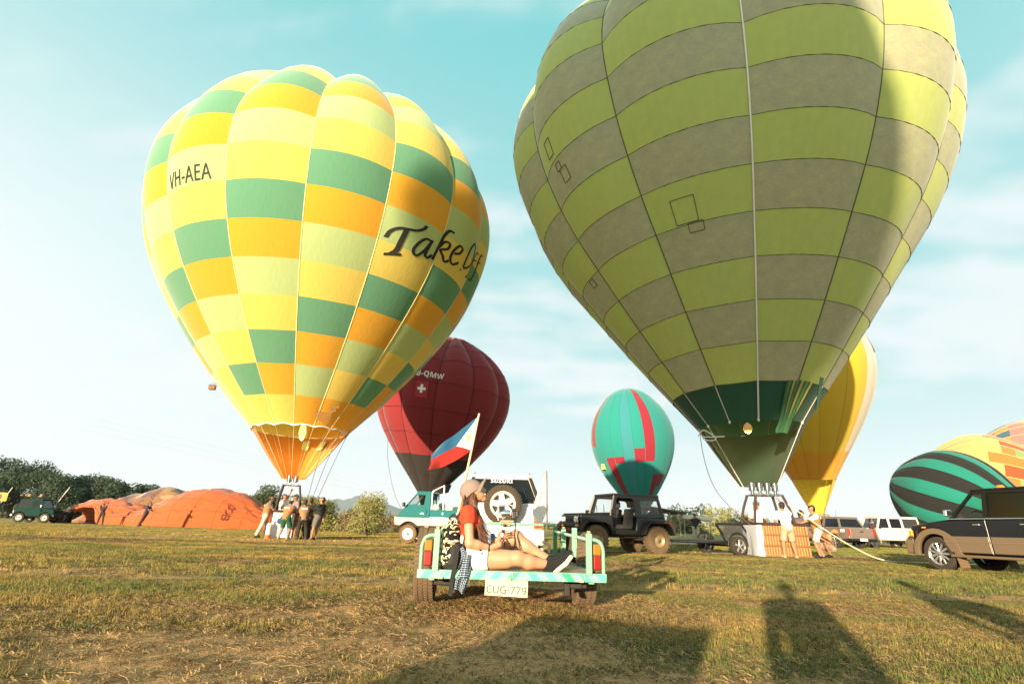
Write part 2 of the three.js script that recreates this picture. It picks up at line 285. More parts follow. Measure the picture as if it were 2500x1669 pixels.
[[-19.5, -56, 1.9], [-13, -50, 1.6], [-11.4, -44, 1.6], [-22, -60, 2.0], [-9, -52, 1.8]].forEach(([x, z, h], i) => tree('scrub', ['low dry scrub just right of the yellow balloon crew', 'low dry scrub right of the feathery bush', 'low dry scrub left of the bamboo clump', 'low dry scrub hidden behind the yellow balloon crew', 'low dry scrub behind the bamboo clump'][i], 'scrub', [x, z], h, h * 2.6, 'dry', { group: 'low dry scrub at the far field edge', low: 0.1, leaves: 3000, leaf: 0.1 }));
[[38, -150, 4.2, 14], [50, -158, 6, 16], [58.5, -152, 7.4, 12], [66, -155, 3.6, 14], [30, -160, 3.4, 14], [76, -170, 4, 15]].forEach(([x, z, h, w], i) => tree('bush', ['far bush just left of the photographing person', 'long far bush right of the photographing person', 'roundest and tallest far bush above the small black trailer', 'low far bush right of the roundest far bush', 'low far bush nearest to the black jeep', 'low far bush farthest right on the horizon'][i], 'bush', [x, z], h, w, 'light', { group: 'far bushes on the horizon right of the jeep', low: 0.1, leaves: 2200, leaf: 0.45 }));
for (const [x, z, h, w] of [[-30, -125, 3.4, 40], [10, -170, 2.6, 70], [70, -190, 3, 80], [130, -200, 4, 80]]) {
  const lobes = []; for (let i = 0; i < 26; i++) lobes.push([rr(-0.5, 0.5) * w, rr(0.1, 0.5) * h, rr(-2, 2), rr(1.5, 3.5), h * rr(0.3, 0.55)]);
  const m = solo('scrubland', foliage(lobes, 5000, 0.5), leafMats[x < 0 ? 'dry' : 'light'], x < -20 ? 'far strip of dry scrub below the left mountains' : x < 50 ? 'far strip of scrub behind the trailer and jeep' : x < 100 ? 'far strip of scrub behind the silver pickup' : 'far strip of scrub behind the black car on the right', 'scrub', null, 'stuff');
  m.position.set(x, 0, z);
}
// ---------------------------------------------------------------- hot air balloons
const eyeFlat = V(0, 0.75, 0);
// s: base (mouth end of the axis), axis, H, R (radii at even heights), gores, rows, v0 (share of the height below the mouth ring), bulge, look(g, r, hFrac) -> material
function envelope(t, s) {
  const B = V(...s.base), A = V(...(s.axis ?? [0, 1, 0])).normalize(), toCam = eyeFlat.clone().sub(B), T = toCam.sub(A.clone().multiplyScalar(toCam.dot(A))).normalize(), Rt = T.clone().negate().cross(A).normalize();
  const rad = knots(s.R), prof = [], rTop = s.R[s.R.length - 1], NP = 140;
  for (let i = 0; i <= NP; i++) { const f = lerp(s.v0 ?? 0, 1, i / NP); prof.push([Math.max(0.02, rad(f)), f * s.H]); }
  const d = rTop * (s.dome ?? 0.36);
  for (let i = 1; i <= 24; i++) { const r = rTop * (1 - i / 24); prof.push([Math.max(0.01, r), s.H + d * (1 - (r / rTop) ** 2)]); }
  const L = [0]; for (let i = 1; i < prof.length; i++) L.push(L[i - 1] + Math.hypot(prof[i][0] - prof[i - 1][0], prof[i][1] - prof[i - 1][1]));
  const total = L[L.length - 1], rMax = Math.max(...s.R), N = s.gores, dpsi = (2 * Math.PI) / N;
  const at = (v) => { const l = v * total; let i = 0, j = L.length - 1; while (j - i > 1) { const m = (i + j) >> 1; if (L[m] <= l) i = m; else j = m; } const k = clamp((l - L[i]) / (L[j] - L[i]), 0, 1), a = Math.max(0, i - 2), b = Math.min(L.length - 1, j + 2); const tr = prof[b][0] - prof[a][0], th = prof[b][1] - prof[a][1], tl = Math.hypot(tr, th); return [lerp(prof[i][0], prof[j][0], k), lerp(prof[i][1], prof[j][1], k), th / tl, -tr / tl]; };
  const bulge = s.bulge ?? (() => 0.03), q = V(0, 0, 0);
  // g: gore number (0 is [psi0, psi0 + dpsi] from the direction of the viewer, positive to the right), u, v in 0..1
  const S = (g, u, v, p, off = 0) => {
    const [r, h, nr, nh] = at(v), psi = (s.psi0 ?? 0) * D2R + (g + u) * dpsi, w = 1 - (2 * u - 1) ** 2;
    const wr = (s.wrinkle ?? 0) * fbm((g + u) * 2.2, v * 9, 3.7, 3) * rMax;
    const b = bulge(v, g) * rMax * w * Math.min(1, r / (rMax * 0.5)) + off + wr, c = Math.cos(psi), sn = Math.sin(psi), R = r + b * nr;
    p.copy(B).addScaledVector(A, h + b * nh).addScaledVector(T, R * c).addScaledVector(Rt, R * sn);
    if (s.after) s.after(p, v);
    return p;
  };
  const rows = s.rows, cut = s.cuts ?? Array.from({ length: rows + 1 }, (_, i) => i / rows);
  for (let g = 0; g < N; g++) for (let r = 0; r < rows; r++) {
    const gg = g > N / 2 ? g - N : g, mid = (cut[r] + cut[r + 1]) / 2, mat = s.look(gg, r, at(mid)[1] / s.H);
    if (!mat) continue;
    part('panel', sheet((u, v, p) => S(gg, u, lerp(cut[r], cut[r + 1], v), p), s.nu ?? 5, s.nv ?? 3, [(at(mid)[0] * dpsi) / 2, ((cut[r + 1] - cut[r]) * total) / 2]), mat, t);
  }
  if (s.tape) for (let g = 0; g < N; g++) { const pts = []; for (let i = 0; i <= 26; i++) pts.push(S(g, 0, i / 26, V(0, 0, 0), s.tapeR * 0.4).clone()); part('load_tape', new THREE.TubeGeometry(new THREE.CatmullRomCurve3(pts), 40, s.tapeR, 4), s.tape, t); }
  if (s.seam) for (let r = 1; r < rows; r++) { const list = []; for (let g = 0; g < N; g++) { const pts = []; for (let i = 0; i <= 6; i++) pts.push(S(g, i / 6, cut[r], V(0, 0, 0), s.seamR * 0.3).clone()); list.push(new THREE.TubeGeometry(new THREE.CatmullRomCurve3(pts), 8, s.seamR, 3)); } part('seam', list, s.seam, t); }
  return { S, B, A, T, Rt, at, total, N, dpsi };
}
// cloth between the mouth ring and the burner; psi range in degrees
function scoopCloth(t, E, s, a0, a1, lowR, lowY, mat, sag = 0.1, name = 'scoop') {
  const g = sheet((u, v, p) => {
    const psi = lerp(a0, a1, u) * D2R, gg = (psi - (s.psi0 ?? 0) * D2R) / E.dpsi;
    const top = E.S(Math.floor(gg), gg - Math.floor(gg), 0, V(0, 0, 0));
    const low = E.B.clone().addScaledVector(E.A, lowY).addScaledVector(E.T, Math.cos(psi) * lowR).addScaledVector(E.Rt, Math.sin(psi) * lowR);
    const edge = Math.sin(u * Math.PI);
    p.lerpVectors(top, low, v).addScaledVector(E.A, -sag * Math.sin(v * Math.PI) * (1 - edge)); p.y += 0.04 * Math.sin(u * 40) * v * (1 - v);
  }, 36, 10);
  return part(name, g, mat, t);
}
function burnerKit(t, c, y0, y1, w, d, rot, n = 2, basketTop) { // padded uprights, tubular frame, burners with coil and block
  const R = (x, y, z) => { const q = V(x, 0, z).applyAxisAngle(V(0, 1, 0), rot); return V(c[0] + q.x, y, c[2] + q.z); };
  for (const [i, k] of [[-1, -1], [1, -1], [1, 1], [-1, 1]]) part('upright', tube([R(i * w * 0.5, y0, k * d * 0.5), R(i * w * 0.44, lerp(y0, y1, 0.5), k * d * 0.44), R(i * w * 0.34, y1 - 0.02, k * d * 0.34)], 0.045, 8, 7), std([0.05, 0.025, 0.02], 0.8), t);
  const f = [[-1, -1], [1, -1], [1, 1], [-1, 1]].map(([i, k]) => R(i * w * 0.36, y1, k * d * 0.36));
  part('burner_frame', [...f.map((p, i) => rod(p, f[(i + 1) % 4], 0.022)), rod(R(-w * 0.36, y1, 0), R(w * 0.36, y1, 0), 0.018), ...[-0.15, 0.15].map((k) => rod(R(k, y1, -d * 0.36), R(k, y1, d * 0.36), 0.014))], M.steel, t);
  for (let i = 0; i < n; i++) {
    const x = (i - (n - 1) / 2) * 0.27, list = [], p = R(x, y1, 0);
    for (let k = 0; k < 7; k++) list.push(place(new THREE.TorusGeometry(0.1, 0.014, 5, 14), p.x, y1 + 0.17 + k * 0.035, p.z, Math.PI / 2));
    const b = part('burner', [place(new THREE.CylinderGeometry(0.11, 0.1, 0.26, 14, 1, true), p.x, y1 + 0.28, p.z), place(new THREE.CylinderGeometry(0.05, 0.07, 0.16, 8), p.x, y1 + 0.06, p.z), box(0.1, 0.06, 0.14, p.x + 0.06, y1 + 0.03, p.z)], std([0.16, 0.16, 0.16], 0.3, { metalness: 0.9 }), t);
    part('coil', list, M.chrome, b);
  }
}
const wickerTex = noiseTex(256, (u, v) => { const a = Math.floor(v * 16), x = u * 12 + (a % 2) * 0.5, h = Math.abs(Math.sin(x * Math.PI)), n = 0.75 + 0.35 * perlin.noise(u * 40, v * 40, 2); return [n * (0.55 + 0.45 * h), n * (0.5 + 0.42 * h), n * (0.42 + 0.36 * h)]; });
const wicker = std([0.42, 0.215, 0.08], 0.75, { map: wickerTex, bumpMap: wickerTex, bumpScale: 0.02 });
function wickerBasket(t, c, w, d, h, rot, o = {}) { // woven walls with upright stakes in three bands, a padded rim, a floor
  const g = new THREE.Group(), q = (x, y, z) => { const k = V(x, 0, z).applyAxisAngle(V(0, 1, 0), rot); return [c[0] + k.x + (o.tilt ?? 0) * y, c[1] + y, c[2] + k.z]; };
  const fl = o.flare ?? 0.02, wall = sheet((u, v, p) => { const a = u * 4, side = Math.min(3, Math.floor(a)), k = a - side, e = 1 + fl * v, cs = [[-1, 1], [1, 1], [1, -1], [-1, -1], [-1, 1]], x = lerp(cs[side][0], cs[side + 1][0], k) * w * 0.5 * e, z = lerp(cs[side][1], cs[side + 1][1], k) * d * 0.5 * e; p.set(...q(x, v * h, z)); }, 32, 8, [6, 1.4]);
  const basket = part('basket', [wall, place(sheet((u, v, p) => p.set(...q((u - 0.5) * w, 0.03, (v - 0.5) * d)), 1, 1))], o.mat ?? wicker, t);
  const st = [];
  for (const [n, f] of [[Math.round(w / 0.09), (k) => [(k - 0.5) * w, d / 2]], [Math.round(w / 0.09), (k) => [(k - 0.5) * w, -d / 2]], [Math.round(d / 0.09), (k) => [w / 2, (k - 0.5) * d]], [Math.round(d / 0.09), (k) => [-w / 2, (k - 0.5) * d]]]) for (let i = 0; i < n; i++) { const [x, z] = f((i + 0.5) / n); for (let b = 0; b < 3; b++) { const e0 = 1.02 + fl * (b / 3), e1 = 1.02 + fl * ((b + 1) / 3); st.push(rod(q(x * e0, h * (b / 3 + 0.03), z * e0), q(x * e1, h * ((b + 1) / 3 - 0.04), z * e1), 0.017, 0.017, 5)); } }
  const stakes = part('wicker_stakes', st, std([0.48, 0.26, 0.1], 0.7), t); stakes.userData.kind = 'stuff';
  for (let b = 0; b <= 3; b++) { const e = 1.03 + fl * (b / 3), y = h * (b / 3) + (b ? 0 : 0.02), cs = [[-1, 1], [1, 1], [1, -1], [-1, -1]].map(([i, k]) => q(i * w * 0.5 * e, y, k * d * 0.5 * e)); part(b === 3 ? 'rim' : 'band', cs.map((p, i) => rod(p, cs[(i + 1) % 4], b === 3 ? 0.05 : 0.022, undefined, 8)), b === 3 ? std([0.04, 0.02, 0.015], 0.7) : std([0.26, 0.12, 0.04], 0.7), t); }
  return basket;
}
function flame(t, x, y, z, h, power, glow) { // burner flame: a glowing tongue and its light
  const f = part('flame', place(lathe([[0.01, 0], [0.1, h * 0.12], [0.17, h * 0.4], [0.13, h * 0.75], [0.02, h]], 12), x, y, z), std([0.5, 0.25, 0.08], 1, { emissive: rgb(1, 0.6, 0.22), emissiveIntensity: glow }), t);
  const l = new THREE.PointLight(rgb(1, 0.62, 0.25), power); l.position.set(x, y - 0.08, z); l.castShadow = true; l.name = 'burner_light'; t.add(l); l.shadow.radius = 6;
}
// --- yellow chequered balloon
const stitch = noiseTex(128, (u, v) => { const n = 0.95 + 0.05 * perlin.noise(u * 18, v * 6, 1) + 0.03 * Math.sin(u * 200) * perlin.noise(u * 9, v * 9, 4); return [n, n, n]; });
const Y = { Y: fabric([0.8, 0.62, 0.12], { map: stitch, bumpMap: stitch, bumpScale: 0.05 }), O: fabric([0.8, 0.4, 0.012], { map: stitch, bumpMap: stitch, bumpScale: 0.05 }), G: fabric([0.12, 0.34, 0.2], { map: stitch, bumpMap: stitch, bumpScale: 0.05 }), L: fabric([0.47, 0.6, 0.25], { map: stitch, bumpMap: stitch, bumpScale: 0.05 }) };
{
  const t = thing('hot_air_balloon', 'upright hot air balloon chequered in yellow, orange and green with TAKE OFF lettering', 'hot air balloon');
  const s = { base: [-9.66, 2.48, -24.67], H: 19.4, R: [0.1, 2.05, 4.0, 5.7, 7.05, 7.85, 8.05, 7.4, 5.75, 2.9], v0: 0.112, gores: 16, rows: 17, psi0: -31, tape: std([0.75, 0.66, 0.35], 0.9), tapeR: 0.02, dome: 0.3, bulge: (v) => lerp(0.008, 0.062, smooth(0.25, 0.8, v)), look: (g, r) => (r === 0 ? (g <= 0 && g > -8 ? Y.Y : Y.O) : [Y.O, Y.G, Y.Y, Y.L][(((r - 1 - g) % 4) + 4) % 4]), nu: 9, nv: 4 };
  const E = envelope(t, s);
  const ink = std([0.018, 0.016, 0.012], 0.8);
  const on = (g0, v0, wx, off = 0.02, slant = 0) => (x, y) => { const v = v0 + (y + slant * x) / E.total, r = E.at(v)[0], gg = g0 + x / (r * E.dpsi) / wx, p = V(0, 0, 0); return E.S(Math.floor(gg), gg - Math.floor(gg), v, p, off).clone(); };
  part('lettering', letters('sans', 'VH-AEA', 0.62, on(-0.54, 0.428, 1.0), { fine: 0.3, stretch: 0.78 }), ink, t);
  // brush lettering, drawn as outlines stroke by stroke
  const stroke = (pts, w0, w1 = w0) => { const c = new THREE.CatmullRomCurve3(pts.map((p) => V(p[0], p[1], 0)), false, 'centripetal'), n = pts.length * 5, L = [], Rr = []; for (let i = 0; i <= n; i++) { const p = c.getPoint(i / n), d = c.getTangent(i / n), w = (lerp(w0, w1, i / n) / 2) * (0.52 + 0.4 * Math.abs(d.y * 0.8 + d.x * 0.5)); L.push([p.x - d.y * w, p.y + d.x * w]); Rr.unshift([p.x + d.y * w, p.y - d.x * w]); } return shape2([...L, ...Rr]); };
  const word = [
    stroke([[-3.05, 0.35], [-2.95, 0.85], [-2.6, 1.12], [-2.1, 1.12], [-1.65, 1.12], [-1.3, 1.35], [-1.2, 1.6]], 0.27), stroke([[-2.2, 1.05], [-2.25, 0.2], [-2.3, -0.62], [-2.48, -0.88]], 0.36), stroke([[-2.8, -0.92], [-2.35, -0.88], [-1.95, -0.86]], 0.26),
    stroke([[-0.55, 0.52], [-0.95, 0.62], [-1.3, 0.2], [-1.42, -0.45], [-1.15, -0.78], [-0.8, -0.3], [-0.55, 0.45]], 0.25), stroke([[-0.52, 0.62], [-0.62, -0.1], [-0.62, -0.65], [-0.4, -0.78], [-0.18, -0.5]], 0.26),
    stroke([[0.85, 1.62], [0.5, 1.72], [0.25, 1.3], [0.1, 0.3], [-0.02, -0.85]], 0.27), stroke([[0.1, 0.15], [0.4, 0.75], [0.75, 0.72], [0.72, 0.25], [0.3, 0.05], [0.55, -0.35], [0.82, -0.8], [1.1, -0.62]], 0.24),
    stroke([[1.3, 0.05], [1.72, 0.2], [1.85, 0.62], [1.55, 0.78], [1.2, 0.3], [1.15, -0.45], [1.45, -0.82], [1.95, -0.55]], 0.25),
    stroke([[2.55, -0.75], [2.6, 0.2], [2.75, 1.1], [3.1, 1.5], [3.45, 1.0], [3.6, 0.2], [3.5, -0.3], [3.1, -0.62], [2.6, -0.82]], 0.24), stroke([[4.35, 0.95], [4.15, 1.05], [3.95, 0.6], [3.85, -0.6], [3.65, -1.4], [3.35, -1.3]], 0.2), stroke([[3.75, 0.25], [4.3, 0.35]], 0.15), stroke([[5.0, 1.0], [4.8, 1.1], [4.6, 0.6], [4.5, -0.6], [4.3, -1.45], [4.0, -1.4]], 0.2), stroke([[4.4, 0.25], [4.95, 0.35]], 0.15), stroke([[2.35, -0.95], [2.42, -1.1]], 0.2),
  ];
  const raw = flat(word.map((w) => new THREE.ShapeGeometry(w))), fine = new TessellateModifier(0.3, 5).modify(raw), P = fine.attributes.position, put = on(2.95, 0.383, 1.0, 0.022, 0.27);
  for (let i = 0; i < P.count; i++) { const p = put(P.getX(i) * 0.8, P.getY(i) * 0.56 - 0.1); P.setXYZ(i, p.x, p.y, p.z); }
  fine.computeVertexNormals(); part('lettering', fine, ink, t);
  // maker's mark on the lower band
  const bar = on(2.2, 0.03, 1, 0.02);
  part('print', [0, 1, 2, 3].map((i) => { const g = new TessellateModifier(0.2, 3).modify(flat(new THREE.PlaneGeometry(0.62, 0.075).translate(i * 0.03, -i * 0.13, 0))), p = g.attributes.position; for (let k = 0; k < p.count; k++) { const c = bar(p.getX(k), p.getY(k)); p.setXYZ(k, c.x, c.y, c.z); } return g; }).concat([[0.2, 0.25], [0.32, 0.36], [0.38, 0.22], [0.3, 0.12], [0.46, 0.4]].map(([x, y]) => { const g = flat(new THREE.CircleGeometry(0.085, 7)); const p = g.attributes.position; for (let k = 0; k < p.count; k++) { const c = bar(p.getX(k) + x, p.getY(k) + y); p.setXYZ(k, c.x, c.y, c.z); } return g; })), std([0.16, 0.07, 0.01], 0.8), t);
  scoopCloth(t, E, s, 74, 292, 0.5, 0.05, fabric([0.47, 0.17, 0.003], { transmission: 0.3 }), 0.05);
  // white rolled hem of the mouth with hooks, and the wires down to the burner frame
  const ring = []; for (let i = 0; i <= 96; i++) { const gg = (i / 96) * 16, p = E.S(Math.floor(gg), gg - Math.floor(gg), 0, V(0, 0, 0), 0.03).clone(); p.y += 0.1 * Math.abs(Math.sin((i / 96) * 16 * Math.PI)) - 0.05; ring.push(p); }
  part('mouth_hem', tube(ring, 0.032, 160, 5, true), M.white, t);
  for (let g = 0; g < 16; g++) { const a = E.S(g, 0, 0, V(0, 0, 0)).clone(), k = V(Math.sign(Math.cos((g + 0.5) * E.dpsi)) * 0.5, 0, 0); const b = E.B.clone().addScaledVector(E.T, Math.cos(-31 * D2R + g * E.dpsi) * 0.48).addScaledVector(E.Rt, Math.sin(-31 * D2R + g * E.dpsi) * 0.48); part('flying_wire', [rod(a, b, 0.009, 0.009, 4), ball(0.04, a.x, a.y, a.z, 1, 1.6, 1, 6)], M.rope, t); }
  for (const g of [-2, 0]) part('scoop_patch', sheet((u, v, p) => { const psi = (180 + g * 14 - 18 + u * 12) * D2R; p.copy(E.B).addScaledVector(E.A, lerp(1.5, 1.95, v)).addScaledVector(E.T, Math.cos(psi) * lerp(1.42, 1.76, v)).addScaledVector(E.Rt, Math.sin(psi) * lerp(1.42, 1.76, v)); }, 3, 2), Y.L, t);
  const c = [-9.66, 0, -24.62];
  wickerBasket(t, [c[0], 0.05, c[2]], 1.05, 0.95, 1.08, 0.35, { tilt: 0.03 });
  const wrap = part('cover', sheet((u, v, p) => { const a = V(lerp(-0.56, 0.3, u), 0, 0.53).applyAxisAngle(V(0, 1, 0), 0.35); p.set(c[0] + a.x + 0.03 * v, 0.06 + v * 1.0, c[2] + a.z + 0.02); }, 4, 4), std([0.7, 0.72, 0.74], 0.7), t);
  part('emblem', [lathe([[0.001, 0], [0.13, 0], [0.13, 0.01], [0.001, 0.01]], 16).rotateX(Math.PI / 2).rotateY(0.35).translate(c[0] - 0.02, 0.72, c[2] + 0.6)], std([0.03, 0.05, 0.15], 0.6), wrap);
  burnerKit(t, [c[0], 0, c[2]], 1.1, 2.24, 1.0, 0.95, 0.35, 2);
  flame(t, -9.5, 4.2, -24.5, 0.85, 7, 0.8);
  for (const [a, b] of [[[-8.2, 4.6, -24.2], [-8.75, 1.35, -24.2]], [[-7.7, 5.0, -24.6], [-8.55, 1.7, -24.3]], [[-7.2, 5.6, -25], [-8.3, 1.75, -24.3]]]) part('crown_line', tube([a, [(a[0] + b[0]) / 2 - 0.08, (a[1] + b[1]) / 2 - 0.1, (a[2] + b[2]) / 2], b], 0.014, 12, 4), M.wire, t);
}
// --- big green balloon
{
  const t = thing('hot_air_balloon', 'huge upright lime green balloon with faded grey panels, top cut off by the frame', 'hot air balloon');
  const N = 256;
  const grime = noiseTex(N, (u, v) => { const a = fbm(u * 5, v * 7, 1.1, 5), b = fbm(u * 14, v * 40, 8.1, 4), c = fbm(u * 90, v * 12, 3.3, 3), n = 0.9 + a * 0.2 + b * 0.16 + c * 0.1; return [n * 1.0, n * 0.98, n * (0.92 - a * 0.2)]; });
  const clean = noiseTex(N, (u, v) => { const n = 0.93 + 0.12 * fbm(u * 8, v * 5, 5, 4) + 0.04 * perlin.noise(u * 80, v * 80, 2); return [n, n, n * 0.98]; });
  const g1 = fabric([0.53, 0.62, 0.17], { map: clean, transmission: 0.45, bumpMap: clean, bumpScale: 0.05 }), g2 = fabric([0.49, 0.5, 0.33], { map: grime, transmission: 0.45, bumpMap: clean, bumpScale: 0.05 }), dk = fabric([0.012, 0.08, 0.04], { map: clean, transmission: 0.25 }), dk2 = fabric([0.016, 0.04, 0.018], { map: clean, transmission: 0.2 }), pink = fabric([0.7, 0.62, 0.58], { map: clean });
  const s = { base: [9.13, 2.36, -20.0], axis: [-0.02, 1, 0], H: 22.06, R: [0.25, 2.05, 3.85, 5.55, 7.1, 8.1, 8.45, 7.7, 5.6, 2.2], v0: 0.096, gores: 12, rows: 19, psi0: 9.6, tape: M.darkTape, tapeR: 0.022, seam: M.darkTape, seamR: 0.014, bulge: (v) => lerp(0.016, 0.085, smooth(0.15, 0.75, v)), look: (g, r) => (r === 0 ? dk : r > 15 ? (g % 2 ? pink : g2) : (r + g) % 2 === 0 ? g1 : g2), nu: 9, nv: 4 };
  s.cuts = Array.from({ length: 20 }, (_, i) => (i < 2 ? [0, 0.054][i] : 0.054 + ((i - 1) / 18) * 0.946));
  const E = envelope(t, s);
  for (const g of [0, -1, 8]) { const pts = []; for (let i = 0; i <= 40; i++) pts.push(E.S(g === 8 ? -7 : g, g === -1 ? 1 : 0, i / 40, V(0, 0, 0), 0.03).clone()); if (g !== -1) part('load_tape', tube(pts, 0.03, 60, 4), M.whiteTape, t); }
  for (const [g, u0, u1, v0, v1] of [[-1, 0.26, 0.48, 0.2665, 0.297], [-1, 0.37, 0.52, 0.254, 0.2655], [-2, 0.24, 0.34, 0.43, 0.455], [-2, 0.3, 0.37, 0.405, 0.416], [-2, 0.33, 0.43, 0.385, 0.405], [-3, 0.75, 0.84, 0.25, 0.262]]) { const pts = []; for (const [u, v] of [[u0, v0], [u1, v0], [u1, v1], [u0, v1]]) pts.push(E.S(g, u, v, V(0, 0, 0), 0.02).clone()); part('patch', pts.map((p, i) => rod(p, pts[(i + 1) % 4], 0.014, 0.014, 4)), M.darkTape, t); }
  scoopCloth(t, E, s, 64, 296, 0.62, 0.0, dk2, 0.05);
  for (let g = -3; g < 3; g++) { const a = E.S(g, 0, 0.054, V(0, 0, 0), 0.03).clone(), b = E.S(g, 0, 0, V(0, 0, 0), 0.03).clone(), psi = 9.6 * D2R + g * E.dpsi, c = E.B.clone().addScaledVector(E.T, Math.cos(psi) * 0.5).addScaledVector(E.Rt, Math.sin(psi) * 0.5); c.y -= 0.3; part('flying_wire', [rod(a, b, 0.015, 0.015, 4), ...(Math.abs(g) > 1 ? [rod(b, c, 0.012, 0.012, 4)] : []), ball(0.045, b.x, b.y, b.z, 1, 1.5, 1, 6)], M.whiteTape, t); }
  // gathered lower edge on the right, hanging loose in striped folds
  part('loose_fold', sheet((u, v, p) => { const gg = 0.62 + u * 0.72, w = Math.min(1, v / 0.75), e = Math.max(0, v - 0.75) / 0.25; E.S(Math.floor(gg), gg - Math.floor(gg), 0.056 * (1 - w), p, 0.07 + 0.09 * w * (1 + Math.sin(u * 38))); p.y -= e * 0.35; p.x -= e * 0.18 + w * u * 0.25; }, 60, 10), fabric([1, 1, 1], { map: canvasTex(256, 16, (c, w, h) => { for (let i = 0; i < 12; i++) { c.fillStyle = ['#2f6b3c', '#5d8a3a', '#2a5f3a', '#c9b45a'][i % 4]; c.fillRect((i * w) / 12, 0, w / 12 + 1, h); } }) }), t);
  part('loose_corner', sheet((u, v, p) => { E.S(1, 0.42 + u * 0.16 * (1 - v), 0.065 - v * 0.01, p, 0.12); p.y -= v * 1.25; p.x -= v * 0.25; }, 4, 6), dk, t);
  part('rope_coil', tube([[6.48, 3.83, -18.30], [6.63, 4.03, -18.20], [6.88, 3.88, -18.10], [7.03, 3.73, -18.10], [6.78, 3.66, -18.10], [6.58, 3.78, -18.20], [6.88, 3.78, -18.05], [7.28, 3.80, -18.00]], 0.02, 40, 5), M.whiteTape, t);
  burnerKit(t, [9.0, 0, -19.35], 1.05, 2.0, 1.35, 1.05, 0.0, 4);
  flame(t, 8.95, 4.25, -19.9, 0.42, 6, 0.15);
  const bc = [9.25, 0.02, -19.35];
  wickerBasket(t, bc, 1.6, 1.15, 1.02, 0.0, { flare: -0.02, tilt: -0.02 });
  part('cover', sheet((u, v, p) => { const a = u * 1.5, x = a < 1.15 ? -0.86 - 0.06 * v : -0.86 + (a - 1.15) * 0.3, z = a < 1.15 ? -0.6 + a * 1.08 : 0.645; p.set(bc[0] + x - (1 - v) * 0.1 * Math.max(0, 1 - (a - 0.9) ** 2 * 6), 0.03 + v * 0.97, bc[2] + z + 0.02 * Math.sin(v * 9 + u * 14)); }, 24, 10), std([0.46, 0.48, 0.52], 0.8), t);
}
function rope(label, pts, r = 0.014, mat = M.wire) { return solo('rope', tube(pts, r, 40, 5), mat, label, 'rope'); }
rope('thin dark line hanging from the green balloon to the small black trailer', [[7.35, 5.2, -20.5], [7.5, 3.6, -20.8], [7.75, 2.3, -20.6], [8.2, 1.25, -19.6], [8.4, 1.0, -19.3]], 0.012);
rope('pale rope running from the basket across the grass to the right', [[9.55, 1.7, -18.9], [10.4, 0.95, -18.5], [11.0, 0.4, -18.0], [11.6, 0.06, -17.6], [13.0, 0.03, -17.0], [14.4, 0.03, -16.8]], 0.022, M.rope);
// --- maroon balloon
{
  const t = thing('hot_air_balloon', 'dark maroon upright balloon with a white cross badge behind the yellow one', 'hot air balloon');
  const red = fabric([0.26, 0.015, 0.019], { transmission: 0.22 }), blk = fabric([0.022, 0.018, 0.015], { transmission: 0.1 });
  const s = { base: [-7.28, 3.2, -50.5], axis: [0.1, 1, 0.06], H: 14.2, R: [0.8, 2.04, 3.33, 4.5, 5.42, 5.96, 6.07, 5.53, 4.19, 2.04], gores: 12, rows: 9, psi0: -7, tape: std([0.045, 0.005, 0.008], 0.9), tapeR: 0.03, seam: std([0.045, 0.005, 0.008], 0.9), seamR: 0.025, bulge: (v) => lerp(0.02, 0.07, smooth(0.2, 0.7, v)), wrinkle: 0.004, look: (g, r) => (r < 2 ? blk : red), nu: 6, nv: 4 };
  const E = envelope(t, s), on = (g0, v0, off) => (x, y) => { const v = v0 + y / E.total, gg = g0 + x / (E.at(v)[0] * E.dpsi), p = V(0, 0, 0); return E.S(Math.floor(gg), gg - Math.floor(gg), v, p, off).clone(); };
  part('lettering', letters('bold', 'HB-QMW', 0.46, on(-0.28, 0.582, 0.05), { fine: 0.2 }), std([0.75, 0.62, 0.58], 0.8), t);
  const quad = (w, h, x, y, m) => { const g = new TessellateModifier(0.25, 5).modify(flat(new THREE.PlaneGeometry(w, h).translate(x, y, 0))), p = g.attributes.position; for (let i = 0; i < p.count; i++) { const c = m(p.getX(i), p.getY(i)); p.setXYZ(i, c.x, c.y, c.z); } return g; };
  const b = part('badge', quad(1.0, 1.3, 0, 0, on(-0.36, 0.52, 0.05)), fabric([0.5, 0.03, 0.03]), t);
  part('cross', [quad(0.66, 0.2, 0, 0.05, on(-0.36, 0.52, 0.08)), quad(0.2, 0.66, 0, 0.05, on(-0.36, 0.52, 0.085))], std([0.8, 0.76, 0.7], 0.8), b);
  part('scoop', sheet((u, v, p) => { const psi = lerp(110, 300, u) * D2R, r = lerp(1.25, 0.2, v); p.copy(E.B).addScaledVector(E.A, lerp(0.9, -1.9, v)).addScaledVector(E.T, Math.cos(psi) * r).addScaledVector(E.Rt, Math.sin(psi) * r); }, 16, 6), blk, t);
  part('corner_flap', sheet((u, v, p) => { const psi = lerp(10, 80, u) * D2R, r = lerp(1.5, 2.0, u) - 0.2 * v; p.copy(E.B).addScaledVector(E.A, lerp(1.2, 0.15 + u * 0.35, v)).addScaledVector(E.T, Math.cos(psi) * r).addScaledVector(E.Rt, Math.sin(psi) * r); }, 6, 4), blk, t);
  wickerBasket(t, [-7.5, 0.05, -51.5], 1.1, 1.0, 1.05, 0.2);
  part('crown_line', tube([[-10.6, 9.2, -46.5], [-10.3, 6, -46], [-9.3, 3.0, -45.5], [-8.4, 1.6, -45]], 0.018, 20, 4), M.wire, t);
  part('pennant', sheet((u, v, p) => p.set(-0.9 + u * 0.35, 12.2 + v * 0.12 - u * 0.05, -44), 2, 1), red, t);
}
